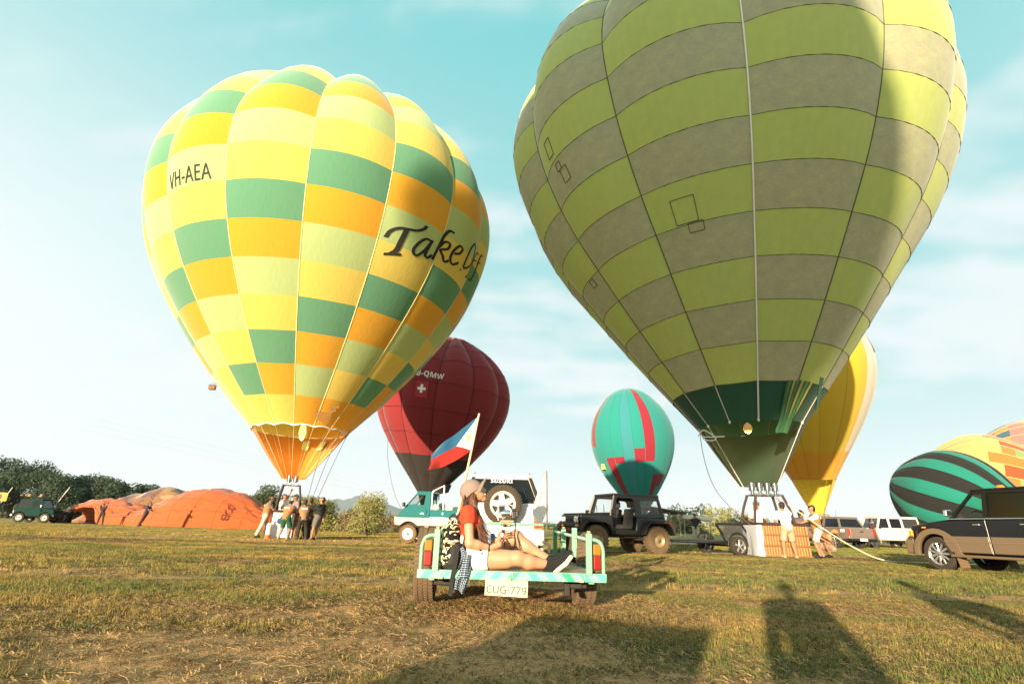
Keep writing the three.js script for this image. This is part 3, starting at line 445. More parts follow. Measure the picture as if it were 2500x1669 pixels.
// --- turquoise balloon with red meander
{
  const t = thing('hot_air_balloon', 'turquoise upright balloon with angular red meander stripes above the black jeep', 'hot air balloon');
  const tq = fabric([0.008, 0.3, 0.27]), tq2 = fabric([0.035, 0.28, 0.32]), rd = fabric([0.36, 0.008, 0.03]);
  const red = (g, h) => (g === 1 && h > 0.44) || (g === 0 && h > 0.43 && h < 0.515) || (g === -3 && h < 0.495) || (g === -2 && h > 0.415 && h < 0.495) || (g === 2 && h < 0.3) || (g === 3 && h < 0.3 && h > 0.22) || (g === -5 && h > 0.57) || (g === -6 && h > 0.57 && h < 0.65) || (g === 7 && h > 0.44) || (g === -11 && h > 0.5);
  const s = { base: [24.9, 3.3, -104], axis: [-0.085, 1, 0.05], H: 22.3, R: [0.8, 2.6, 4.35, 5.9, 7.05, 7.7, 7.8, 7.3, 6.1, 4.0], gores: 24, rows: 24, psi0: 1, dome: 0.4, bulge: () => 0.008, tape: std([0.01, 0.22, 0.19], 0.9), tapeR: 0.035, look: (g, r, h) => (red(g, h) ? rd : g === -1 ? tq2 : tq), nu: 2, nv: 2 };
  envelope(t, s);
  wickerBasket(t, [25, 0.05, -104.3], 1.3, 1.1, 1.1, 0.1);
  burnerKit(t, [25, 0, -104.3], 1.1, 2.9, 1.2, 1.0, 0.1, 2);
  part('pennant', [rod([18.6, 12.1, -101], [19.3, 12.4, -101], 0.03), sheet((u, v, p) => p.set(17.2 + u * 1.15, 11.2 + v * 0.95 - u * 0.05, -101 + 0.2 * Math.sin(u * 5)), 6, 3)], std([0.75, 0.5, 0.14], 0.8), t);
}
// --- yellow balloon behind the green one
{
  const t = thing('hot_air_balloon', 'plain golden yellow balloon half hidden behind the big green balloon', 'hot air balloon');
  const a = fabric([0.66, 0.46, 0.015]), o = fabric([0.75, 0.36, 0.01]), w = fabric([0.62, 0.56, 0.5]), p2 = fabric([0.7, 0.32, 0.05]), y2 = fabric([0.8, 0.6, 0.05]);
  const s = { base: [27.9, 2.9, -50], axis: [-0.04, 1, 0.1], H: 19.6, R: [0.35, 1.55, 2.75, 4.0, 5.1, 5.9, 6.2, 5.7, 4.3, 2.0], v0: 0.135, gores: 16, rows: 8, psi0: -8, bulge: (v) => lerp(0.01, 0.03, v), tape: std([0.5, 0.3, 0.02], 0.9), tapeR: 0.02, look: (g, r) => (r === 0 ? o : g === 3 ? w : g === 4 ? (r > 4 ? p2 : y2) : g === 5 ? w : a), nu: 5, nv: 5 };
  const E = envelope(t, s);
  scoopCloth(t, E, s, 60, 300, 0.25, -0.9, y2, 0.05);
  for (const g of [-3, -2, -1, 0, 1, 2]) { const q = E.S(g, 0, 0, V(0, 0, 0), 0).clone(); part('flying_wire', rod(q, E.B.clone().add(V(0, -0.8, 0)), 0.015, 0.015, 4), std([0.6, 0.38, 0.05], 0.9), t); }
  const ring = []; for (let i = 0; i <= 64; i++) { const gg = (i / 64) * 16; ring.push(E.S(Math.floor(gg), gg - Math.floor(gg), 0, V(0, 0, 0), 0).clone()); }
  part('mouth_hem', tube(ring, 0.05, 100, 5, true), std([0.45, 0.25, 0.04], 0.9), t);
  const oval = []; for (let i = 0; i < 16; i++) { const b = (i / 16) * 6.283, gg = 4.3 + 0.22 * Math.cos(b); oval.push(E.S(4, gg - 4, 0.62 + 0.06 * Math.sin(b), V(0, 0, 0), 0.04).clone()); }
  part('print', tube(oval, 0.06, 48, 4, true), std([0.1, 0.05, 0.05], 0.9), t);
}
// --- envelopes lying on the ground, being filled, on the right
const onGround = (p) => { if (p.y < 0.06) p.y = 0.06 + 0.02 * Math.sin(p.x * 7); };
{
  const t = thing('balloon_envelope', 'half inflated teal and black striped balloon lying behind the black car', 'balloon envelope');
  const a = fabric([0.005, 0.2, 0.155], { transmission: 0.2 }), b = fabric([0.01, 0.01, 0.01], { transmission: 0.05 });
  envelope(t, { base: [44.4, 1.7, -45.8], axis: [-0.47, 0.36, -0.8], H: 9.5, dome: 0.62, R: [0.4, 1.3, 2.2, 3.0, 3.7, 4.15, 4.35, 4.35, 4.1, 3.4], gores: 22, rows: 5, psi0: -3, bulge: () => 0.016, wrinkle: 0.006, tape: b, tapeR: 0.03, look: (g) => (((g % 2) + 2) % 2 ? b : a), nu: 5, nv: 5, after: onGround });
}
{
  const t = thing('balloon_envelope', 'big yellow patchwork balloon lying half filled, orange and green squares near its mouth', 'balloon envelope');
  const y = fabric([0.55, 0.47, 0.15]), o = fabric([0.58, 0.2, 0.035]), r = fabric([0.5, 0.08, 0.015]), g = fabric([0.12, 0.28, 0.08]), lg = fabric([0.25, 0.36, 0.13]), bl = fabric([0.1, 0.25, 0.3]);
  const s = { base: [72.5, 4.6, -66], axis: [-0.78, 0.16, -0.5], H: 18.5, R: [0.9, 2.5, 4.1, 5.4, 6.5, 7.2, 7.4, 6.8, 5.2, 2.6], gores: 28, rows: 18, psi0: 4, bulge: () => 0.012, wrinkle: 0.006, tape: std([0.8, 0.62, 0.2], 0.9), tapeR: 0.03, look: (k, q) => { const c = (k + q + 40) % 3; return q > 9 || k < -2 ? y : q > 8 ? (c ? y : o) : q > 7 ? [o, r, o][c] : q > 6 ? [r, o, lg][c] : q > 5 ? [g, lg, g][c] : [lg, bl, g][c]; }, nu: 3, nv: 3, after: onGround };
  const E = envelope(t, s);
  part('lettering', letters('sans', 'F-GRY', 0.7, (x, y) => { const v = 0.36 + y / E.total, gg = 1.5 + x / (E.at(v)[0] * E.dpsi), p = V(0, 0, 0); return E.S(Math.floor(gg), gg - Math.floor(gg), v, p, 0.08).clone(); }, { fine: 0.4 }), std([0.02, 0.02, 0.02], 0.9), t);
}
{
  const t = thing('balloon_envelope', 'pink and yellow chequered balloon at the right edge behind the yellow patchwork one', 'balloon envelope');
  const p = fabric([0.56, 0.24, 0.2]), y = fabric([0.6, 0.36, 0.06]), b = fabric([0.06, 0.16, 0.22]), o = fabric([0.58, 0.28, 0.1]);
  envelope(t, { base: [104, 7.5, -86], axis: [-0.72, 0.2, -0.45], H: 24, R: [1.2, 3.2, 5.2, 7, 8.4, 9.4, 9.7, 9.0, 7, 3.6], gores: 24, rows: 16, psi0: 3, bulge: () => 0.012, wrinkle: 0.004, tape: std([0.8, 0.62, 0.3], 0.9), tapeR: 0.03, look: (k, q) => { const c = (k * 2 + q + 48) % 4; return q > 10 ? [p, b, o, y][c] : c % 2 ? y : q % 5 === 2 ? o : p; }, nu: 2, nv: 2, after: onGround });
}
// --- flattened orange envelope on the left
{
  const t = thing('balloon_envelope', 'flattened orange balloon envelope spread on the grass on the left, marked OO-B', 'balloon envelope');
  const or = fabric([0.5, 0.095, 0.014], { transmission: 0.28 }), line = std([0.22, 0.04, 0.01], 0.9);
  const hh = knots([1.3, 2.05, 2.35, 1.9, 1.5, 2.5, 3.25, 3.15, 2.3, 0.6]), ww = knots([2.6, 3.2, 3.6, 3.7, 3.9, 4.6, 5.0, 4.6, 3.4, 1.2]);
  const A = V(-43.6, 0, -56), C = V(-18.9, 0, -46.6), dir = C.clone().sub(A).normalize(), side = V(-dir.z, 0, dir.x); // side points away from... towards the viewer
  const S = (u, v, p) => {
    const th = (1 - v) * Math.PI, h = hh(u), w = ww(u), c = Math.cos(th), s = Math.sin(th), lift = v < 0.32 ? smooth(0.3, 0.22, u) * smooth(0.02, 0.1, u) * (1 - v / 0.32) : 0;
    const wr = (fbm(u * 9, v * 5, 2.7, 4) * 0.32 + fbm(u * 26 + v * 5, v * 9, 6.1, 3) * 0.16 - Math.max(0, 0.1 - Math.abs(fbm(u * 11 - v * 2, v * 5, 1.3, 3))) * 2.4) * Math.min(1, s * 3) + 0.06 * Math.sin(v * 60 + u * 20) * Math.max(0, 0.25 - s);
    p.copy(A).lerp(C, u).addScaledVector(side, -c * w * 0.62 * (1 - 0.25 * lift)); p.y = Math.max(0.03, Math.pow(Math.max(0, s), 0.8) * h + wr) + lift * 1.45 * (1 - Math.pow(Math.max(0, s), 0.8));
    return p;
  };
  const NU = 12, NV = 9;
  for (let i = 0; i < NU; i++) for (let j = 0; j < NV; j++) part('panel', sheet((u, v, p) => S((i + u) / NU, (j + v) / NV, p), 5, 5), or, t);
  for (let j = 1; j < NV; j++) { const pts = []; for (let i = 0; i <= 60; i++) pts.push(S(i / 60, j / NV, V(0, 0, 0)).clone()); part('seam', tube(pts, 0.022, 120, 4), line, t); }
  for (let i = 6; i < NU; i++) { const pts = []; for (let k = 0; k <= 24; k++) pts.push(S(i / NU, k / 24, V(0, 0, 0)).clone()); part('seam', tube(pts, 0.018, 60, 4), line, t); }
  part('lettering', letters('sans', 'OO-B', 0.62, (x, y) => { const p = S(0.87 + y / 27, 0.15 - x / 9.5, V(0, 0, 0)).clone(); return p.addScaledVector(side, 0.1).add(V(0, 0.05, 0)); }, { fine: 0.15 }), std([0.06, 0.015, 0.01], 0.9), t);
}
{
  const t = thing('balloon_envelope', 'tan and mauve patterned envelope lying behind the flattened orange one', 'balloon envelope');
  const tex = canvasTex(1024, 512, (c, w, h) => { c.fillStyle = '#8a5f35'; c.fillRect(0, 0, w, h); for (let i = 0; i < 46; i++) { c.fillStyle = ['#8f5a48', '#664454', '#a98560', '#7c4c35', '#96703f'][i % 5]; c.beginPath(); c.ellipse(rr(0, w), rr(0, h), rr(20, 90), rr(14, 60), rr(0, 3), 0, 7); c.fill(); } c.strokeStyle = '#4a2c50'; for (let i = 0; i < 60; i++) { c.lineWidth = rr(3, 9); const x = rr(0, w), y = rr(0, h); c.beginPath(); c.moveTo(x, y); c.bezierCurveTo(x + rr(-90, 90), y + rr(-60, 60), x + rr(-120, 120), y + rr(-60, 60), x + rr(-120, 120), y + rr(-60, 60)); c.stroke(); } });
  const hh = knots([0.4, 1.9, 2.8, 3.2, 3.7, 3.5, 2.1, 0.5]);
  part('envelope_cloth', sheet((u, v, p) => { const th = v * Math.PI, s = Math.sin(th), n = fbm(u * 8, v * 4, 9, 4) * 0.8; p.set(lerp(-46, -30, u) + Math.cos(th) * 1.0, Math.max(0.03, Math.pow(s, 0.8) * hh(u) + n * s), -62 + Math.cos(th) * 4.2 + u * 3); }, 60, 24), fabric([1, 1, 1], { map: tex, transmission: 0.25 }), t);
}
// --- a far balloon in flight behind the yellow one: only its basket shows; and a flying one behind the viewer whose shadow falls on the field
{
  const t = thing('hot_air_balloon', 'far flying balloon of which only the tiny basket shows left of the yellow balloon', 'hot air balloon');
  const s = { base: [-76.5, 40.5, -141], axis: [0.35, 1, 0], H: 19, R: [0.6, 2.2, 3.9, 5.4, 6.6, 7.2, 7.2, 6.5, 4.8, 2.2], gores: 12, rows: 6, look: (g, r) => (r % 2 ? Y.O : M.white), nu: 2, nv: 2 };
  s.base = [-74, 39, -141]; envelope(t, s);
  wickerBasket(t, [-80.9, 33.7, -141], 1.5, 1.2, 1.1, 0.2);
  part('uprights', [[-0.7, -0.5], [0.7, -0.5], [0.7, 0.5], [-0.7, 0.5]].map(([x, z]) => rod([-80.9 + x, 34.7, -141 + z], [-74.3, 39.2, -141], 0.05, 0.05, 4)), M.wire, t);
}
{
  const L = -3.2, A = -60, x = L * Math.cos(SUN_AZ) + A * Math.sin(SUN_AZ), z = L * Math.sin(SUN_AZ) - A * Math.cos(SUN_AZ);
  const t = thing('hot_air_balloon', 'large balloon in flight behind the viewer, known by its shadow on the green balloon', 'hot air balloon');
  envelope(t, { base: [x, 12.6, z], H: 16.7, R: [0.8, 3.6, 5.7, 7.2, 8.2, 8.6, 8.4, 7.4, 5.4, 2.4], gores: 16, rows: 6, bulge: () => 0.01, look: (g, r) => (r % 2 ? Y.O : Y.Y), nu: 3, nv: 3 });
  wickerBasket(t, [x, 11.1, z], 1.4, 1.1, 1.05, 0.2);
  part('flying_wire', [[-0.7, -0.5], [0.7, -0.5], [0.7, 0.5], [-0.7, 0.5]].map(([a, b]) => rod([x + a, 12.1, z + b], [x + a, 12.7, z + b], 0.015)), M.wire, t);
}
// ---------------------------------------------------------------- vehicles (own axes: x forward, y up, z to the right)
const paint = (c, o = {}) => phys(c, 0.6, { clearcoat: 0.25, clearcoatRoughness: 0.3, ...o });
const dustTex = noiseTex(256, (u, v) => { const n = 0.82 + 0.35 * fbm(u * 9, v * 9, 3, 5) + 0.15 * perlin.noise(u * 60, v * 60, 1); return [n, n * 0.97, n * 0.92]; });
const tyreMat = std([0.045, 0.036, 0.026], 0.95, { map: dustTex }), muddy = std([0.2, 0.13, 0.07], 0.95, { map: dustTex });
function wheel(parent, x, z, R, w, o = {}) {
  const out = z < 0 ? -1 : 1, q = (g) => place(g, x, o.y ?? R, z, 0, 0, 0), rr0 = R * (o.rim ?? 0.62), h = w / 2, mk = (pts, n = 28) => q(lathe(pts, n).rotateX(Math.PI / 2));
  const list = [mk([[rr0, -h * 0.8], [rr0 + 0.02, -h], [R * 0.93, -h], [R * 0.985, -h * 0.8], [R, -h * 0.5], [R, h * 0.5], [R * 0.985, h * 0.8], [R * 0.93, h], [rr0 + 0.02, h], [rr0, h * 0.8]], 36)];
  const nb = o.knobs ?? 0;
  for (let i = 0; i < nb; i++) { const a = (i / nb) * 6.2832; for (const s of [-1, 1]) list.push(q(box(R * 0.075, R * 0.16, w * 0.4, 0, R * 0.965, s * w * 0.3, 0, s * 0.3, 0).rotateZ(a + s * 0.04))); if (o.knobs > 20) for (const s of [-0.18, 0.18]) list.push(q(box(R * 0.07, R * 0.06, w * 0.2, 0, R * 0.99, s * w, 0, 0.5, 0).rotateZ(a + 0.05))); }
  const t = part('wheel', list, o.tyre ?? tyreMat, parent), L = [], k = out * h;
  const face = (d) => k - out * d;
  if (o.style === 'alloy' || o.style === 'fine') {
    L.push(mk([[rr0 * 0.9, face(0.05)], [rr0, face(0.02)], [rr0 * 1.03, face(0.0)], [rr0, face(w * 0.9)]]), mk([[0.001, face(0.02)], [rr0 * 0.2, face(0.02)], [rr0 * 0.24, face(0.05)]], 12));
    const n = o.spokes ?? 5, sw = o.style === 'fine' ? 0.085 : 0.2;
    for (let i = 0; i < n; i++) { const a = (i / n) * 6.2832 + 0.3; const g = ext([[rr0 * 0.1, -sw * rr0 * 0.75], [rr0 * 0.55, -sw * rr0 * (o.style === 'fine' ? 1.4 : 0.6)], [rr0 * 0.95, -sw * rr0], [rr0 * 0.95, sw * rr0], [rr0 * 0.55, sw * rr0 * 0.75], [rr0 * 0.1, sw * rr0 * 0.75]], 0.03, { bevel: 0.006, seg: 1 }); L.push(q(g.translate(0, 0, face(0.04)).rotateZ(a))); }
    part('rim', L, o.rimMat ?? std([0.6, 0.58, 0.55], 0.25, { metalness: 0.85 }), t);
    part('hub', mk([[0.001, face(0.09)], [rr0 * 0.95, face(0.09)]], 24), std([0.03, 0.028, 0.025], 0.7), t);
  } else {
    L.push(mk([[0.001, face(0.05)], [rr0 * 0.3, face(0.05)], [rr0 * 0.36, face(0.08)], [rr0 * 0.72, face(0.09)], [rr0 * 0.82, face(0.04)], [rr0 * 0.95, face(0.02)], [rr0 * 1.02, face(0)], [rr0, face(w * 0.9)]]));
    part('rim', L, o.rimMat ?? M.white, t);
    part('hub', [mk([[0.001, face(0.0)], [rr0 * 0.2, face(0.0)], [rr0 * 0.24, face(0.06)]], 10), ...Array.from({ length: 6 }, (_, i) => q(ball(rr0 * 0.06, Math.cos(i * 1.047) * rr0 * 0.48, Math.sin(i * 1.047) * rr0 * 0.48, face(0.085), 1, 1, 0.6, 6)))], std([0.12, 0.09, 0.06], 0.6), t);
  }
  return t;
}
function vehicle(s) {
  const t = thing(s.name, s.label, s.category, [0, 0, 0], Math.atan2(-s.head[1], s.head[0]));
  const l = V(s.ref[0], 0, s.ref[1]).applyAxisAngle(V(0, 1, 0), t.rotation.y); t.position.set(s.at[0] - l.x, s.lift ?? 0, s.at[1] - l.z);
  const hw = s.W / 2, bottom = [];
  for (const xw of [s.wheels[1], s.wheels[0]]) for (let i = 0; i <= 12; i++) { const a = Math.PI * (1 - i / 12); bottom.push([xw + s.arch * Math.cos(a), Math.max(s.sill, s.R * (s.archY ?? 1) + s.arch * Math.sin(a))]); }
  const outline = [[s.tail[s.tail.length - 1][0], s.sill + 0.08], ...bottom, ...s.nose, ...s.tail];
  const xs = outline.map((p) => p[0]), xa = Math.min(...xs), xb = Math.max(...xs);
  const taper = (g) => { const p = g.attributes.position; for (let i = 0; i < p.count; i++) { const x = p.getX(i), y = p.getY(i), e = smooth(xb - 0.7, xb, x) * (s.noseTaper ?? 0.1) + smooth(xa + 0.5, xa, x) * 0.04 + smooth(0.7, 0.3, y) * 0.03; p.setZ(i, p.getZ(i) * (1 - e)); } g.computeVertexNormals(); return g; };
  const body = part('body', crease(taper(ext(outline, s.W, { bevel: 0.05, seg: 3 })), 0.5), s.paint, t);
  part('underbody', [box(xb - xa - 0.5, 0.35, s.W - 0.5, (xa + xb) / 2, s.sill + 0.12, 0), rod([s.wheels[0], s.R, -hw + 0.1], [s.wheels[0], s.R, hw - 0.1], 0.05), rod([s.wheels[1], s.R, -hw + 0.1], [s.wheels[1], s.R, hw - 0.1], 0.05), ...s.wheels.map((x) => box(s.arch * 2, s.arch * 0.9, s.W - 0.56, x, s.R + s.arch * 0.42, 0))], M.interior, t);
  for (const x of s.wheels) for (const z of [-1, 1]) wheel(t, x, z * (s.track ?? hw - s.tw / 2), s.R, s.tw, s.wheel);
  const side = (pts, d, zo, mat, name, sides = [-1, 1], bev = 0.006) => sides.map((k) => part(name, ext(pts, d, { bevel: bev, seg: 1 }).translate(0, 0, k * (hw + zo)), mat, t));
  for (const p of s.doors ?? []) for (const d of side(p.pts, 0.03, 0.004, p.mat ?? s.paint, 'door')) { if (p.handle) { const k = Math.sign(d.geometry.boundingSphere?.center.z ?? (d.geometry.computeBoundingSphere(), d.geometry.boundingSphere.center.z)); part('handle', rbox(0.16, 0.035, 0.04, 0.012, p.handle[0], p.handle[1], k * (hw + 0.03)), p.hmat ?? s.trim ?? M.black, d); } }
  for (const p of s.plates ?? []) side(p.pts, p.d ?? 0.03, p.z ?? 0.008, p.mat, p.name ?? 'cladding');
  if (s.flare) for (const x of s.wheels) { const o = [], n = []; for (let i = 0; i <= 14; i++) { const a = Math.PI * (1.04 - 1.08 * (i / 14)); o.push([x + (s.arch + s.flare.w) * Math.cos(a), s.R * (s.archY ?? 1) + (s.arch + s.flare.w) * Math.sin(a)]); n.unshift([x + (s.arch - 0.02) * Math.cos(a), s.R * (s.archY ?? 1) + (s.arch - 0.02) * Math.sin(a)]); } for (const k of [-1, 1]) part('fender_flare', ext([...o, ...n], s.flare.d, { bevel: 0.012 }).translate(0, 0, k * (hw - 0.02 + s.flare.d / 2 - 0.03)), s.flare.mat, t); }
  const g = s.cab;
  if (g) {
    const zAt = (y) => lerp(g.w0, g.w1, (y - g.y0) / (g.y1 - g.y0)), th = 0.05;
    const fx = (y) => lerp(g.f0, g.f1, (y - g.y0) / (g.y1 - g.y0)), rx = (y) => lerp(g.r0, g.r1, (y - g.y0) / (g.y1 - g.y0));
    const sideOutline = [[g.f0, g.y0], [g.f1, g.y1], [g.r1, g.y1], [g.r0, g.y0]].reverse(), list = [];
    for (const k of [-1, 1]) { const e = ext(sideOutline, th, { holes: g.windows.map((w) => w.pts) }), p = e.attributes.position; for (let i = 0; i < p.count; i++) p.setZ(i, k * (zAt(p.getY(i)) - th / 2 + p.getZ(i))); e.computeVertexNormals(); list.push(e); }
    const endWall = (xf, hole, dir) => { const o = [[-zAt(g.y0) + 0.02, g.y0], [zAt(g.y0) - 0.02, g.y0], [zAt(g.y1) - 0.02, g.y1], [-zAt(g.y1) + 0.02, g.y1]], e = ext(o, th, { holes: hole ? [hole] : [] }), p = e.attributes.position; for (let i = 0; i < p.count; i++) { const z = p.getX(i), y = p.getY(i), d = p.getZ(i); p.setXYZ(i, xf(y) - dir * (0.027 + d), y, z); } e.computeVertexNormals(); return e; };
    const win = (xf, hole, dir, mat, name) => { const e = flat(new THREE.ShapeGeometry(shape2(hole))), p = e.attributes.position; for (let i = 0; i < p.count; i++) { const z = p.getX(i), y = p.getY(i); p.setXYZ(i, xf(y) - dir * 0.02, y, z); } e.computeVertexNormals(); part(name, e, mat, t); };
    const inset = (y, m) => zAt(y) - m, ys = g.fy ?? [g.y0 + 0.06, g.y1 - 0.07], fh = [[-inset(ys[0], 0.08), ys[0]], [inset(ys[0], 0.08), ys[0]], [inset(ys[1], 0.1), ys[1]], [-inset(ys[1], 0.1), ys[1]]], yr = g.ry ?? ys, rh = [[-inset(yr[0], 0.1), yr[0]], [inset(yr[0], 0.1), yr[0]], [inset(yr[1], 0.1), yr[1]], [-inset(yr[1], 0.1), yr[1]]];
    list.push(endWall(fx, fh, 1), endWall(rx, g.noRear ? null : rh, -1));
    part('cabin', list, g.mat ?? s.paint, t);
    win(fx, fh, 1, g.frontGlass ?? M.glass, 'windscreen'); if (!g.noRear) win(rx, rh, -1, g.rearGlass ?? g.glass ?? M.tint, 'rear_window');
    const rl = g.f1 - g.r1, rw = g.w1 * 2; part('roof', crease(rbox(rl + 0.06, g.roofT ?? 0.07, rw + 0.02, 0.03, (g.f1 + g.r1) / 2, g.y1 + 0.015, 0, 0, 0, 0, 3), 0.6), g.roofMat ?? g.mat ?? s.paint, t);
    for (const w of g.windows) for (const k of [-1, 1]) { if (w.open) continue; const e = flat(new THREE.ShapeGeometry(shape2(w.pts))), p = e.attributes.position; for (let i = 0; i < p.count; i++) p.setZ(i, k * (zAt(p.getY(i)) - 0.025)); e.computeVertexNormals(); part('window', e, w.mat ?? g.glass ?? M.tint, t); }
    for (const x of g.seats ?? []) for (const z of [-0.36, 0.36]) part('seat', [rbox(0.14, 0.62, 0.46, 0.05, x, g.y0 - 0.05, z, 0, 0, 0.15), rbox(0.09, 0.2, 0.26, 0.04, x - 0.07, g.y0 + 0.4, z), rbox(0.45, 0.14, 0.46, 0.05, x + 0.22, g.y0 - 0.32, z)], std([0.04, 0.035, 0.032], 0.9), t);
    if (g.seats) part('steering_wheel', place(new THREE.TorusGeometry(0.18, 0.016, 6, 20), g.seats[0] + 0.55, g.y0 + 0.02, -0.36, 0, Math.PI / 2 - 0.4, 0), M.black, t);
  }
  for (const m of s.mirrors ?? []) for (const k of [-1, 1]) part('mirror', [rbox(0.09, 0.16, 0.2, 0.03, m[0], m[1], k * (hw + 0.12)), rod([m[0], m[1] - 0.06, k * (hw - 0.03)], [m[0], m[1] - 0.04, k * (hw + 0.08)], 0.02)], m[2] ?? M.black, t);
  for (const b of s.bumpers ?? []) part('bumper', rbox(b[1], b[2], b[3], 0.05, b[0], b[4], 0), b[5] ?? M.black, t);
  for (const h of s.lamps ?? []) for (const k of [-1, 1]) part(h[0], h[0] === 'headlight' && h[6] ? place(new THREE.SphereGeometry(h[6], 14, 10), h[1], h[2], k * h[3]) : rbox(h[4], h[5], h[7] ?? 0.2, 0.02, h[1], h[2], k * h[3]), h[8] ?? M.lens, t);
  return t;
}
// black and tan car at the right edge
{
  const tanP = paint([0.145, 0.1, 0.06], { roughness: 0.5 }), bl = paint([0.003, 0.003, 0.004], { roughness: 0.3, clearcoat: 0.3, clearcoatRoughness: 0.1 });
  const low = [[1.02, 0.42], [1.14, 0.6], [1.2, 0.79], [-0.98, 0.79], [-0.9, 0.42]];
  const t = vehicle({
    name: 'parked_car', label: 'black off-road car with tan lower panels parked at the right edge', category: 'car', head: [-0.26, -0.966], at: [10.56, -13.8], ref: [1.38, -0.8], W: 1.78, wheels: [1.38, -1.38], R: 0.385, tw: 0.25, sill: 0.38, arch: 0.47, paint: bl,
    nose: [[1.9, 0.45], [2.02, 0.62], [2.05, 0.95], [1.98, 1.04], [1.5, 1.1], [0.98, 1.17]], tail: [[-2.15, 1.17], [-2.22, 0.9], [-2.22, 0.5]], wheel: { style: 'fine', spokes: 11, rim: 0.66 },
    doors: [{ pts: [[1.02, 0.42], [1.14, 0.6], [1.2, 1.12], [0.15, 1.15], [0.13, 0.42]], handle: [0.34, 1.05], hmat: M.chrome }, { pts: [[0.1, 0.42], [0.12, 1.15], [-0.8, 1.16], [-0.84, 0.8], [-0.6, 0.42]], handle: [-0.62, 1.06], hmat: M.chrome }],
    plates: [{ pts: [[1.04, 0.44], [1.13, 0.6], [1.17, 0.79], [0.16, 0.79], [0.14, 0.44]], mat: tanP, z: 0.02, d: 0.03 }, { pts: [[0.09, 0.44], [0.11, 0.79], [-0.8, 0.79], [-0.62, 0.44]], mat: tanP, z: 0.02, d: 0.03 }, { pts: [[1.16, 0.655], [1.17, 0.68], [-0.82, 0.68], [-0.82, 0.655]], mat: std([0.17, 0.125, 0.08], 0.5), z: 0.035, d: 0.02, name: 'trim_strip' }, { pts: [[1.0, 1.165], [1.0, 1.19], [-2.1, 1.2], [-2.1, 1.175]], mat: M.chrome, z: -0.01, d: 0.03, name: 'trim_strip' }],
    flare: { w: 0.11, d: 0.09, mat: tanP }, mirrors: [[0.86, 1.3, M.chrome]], bumpers: [[2.08, 0.26, 0.34, 1.74, 0.52, tanP]],
    lamps: [['headlight', 2.03, 0.84, 0.66, 0.08, 0.16, 0, 0.3], ['indicator', 2.0, 0.84, 0.86, 0.1, 0.14, 0, 0.06, M.amber]],
    cab: { f0: 0.98, f1: 0.42, r0: -2.12, r1: -1.98, y0: 1.17, y1: 1.8, w0: 0.87, w1: 0.72, seats: [0.1], glass: M.darkGlass, windows: [{ pts: [[0.84, 1.22], [0.36, 1.22], [0.2, 1.22], [0.2, 1.73], [0.4, 1.73]], mat: M.glass }, { pts: [[0.1, 1.22], [-0.72, 1.22], [-0.72, 1.74], [0.1, 1.74]], mat: M.darkGlass }, { pts: [[-0.84, 1.22], [-1.9, 1.22], [-1.84, 1.74], [-0.84, 1.74]], mat: M.darkGlass }] },
  });
  part('side_step', [rbox(2.0, 0.06, 0.2, 0.025, 0, 0.36, -0.93), rbox(2.0, 0.06, 0.2, 0.025, 0, 0.36, 0.93)], tanP, t);
  part('mud_flap', [box(0.02, 0.36, 0.28, 0.92, 0.27, -0.79, 0, 0, -0.2), box(0.02, 0.36, 0.28, 0.92, 0.27, 0.79, 0, 0, -0.2)], muddy, t);
  part('door_mirror_stalk', rod([0.84, 1.22, -0.86], [0.86, 1.26, -0.98], 0.02), M.black, t);
  part('marker_light', rbox(0.1, 0.035, 0.02, 0.01, 1.62, 0.98, -0.885), M.amber, t);
  part('roof_beacon', [place(lathe([[0.001, 0.09], [0.05, 0.085], [0.085, 0.05], [0.09, 0]], 12), 0.05, 1.85, -0.3)], phys([0.8, 0.3, 0.04], 0.3, { transmission: 0.3, thickness: 0 }), t);
}
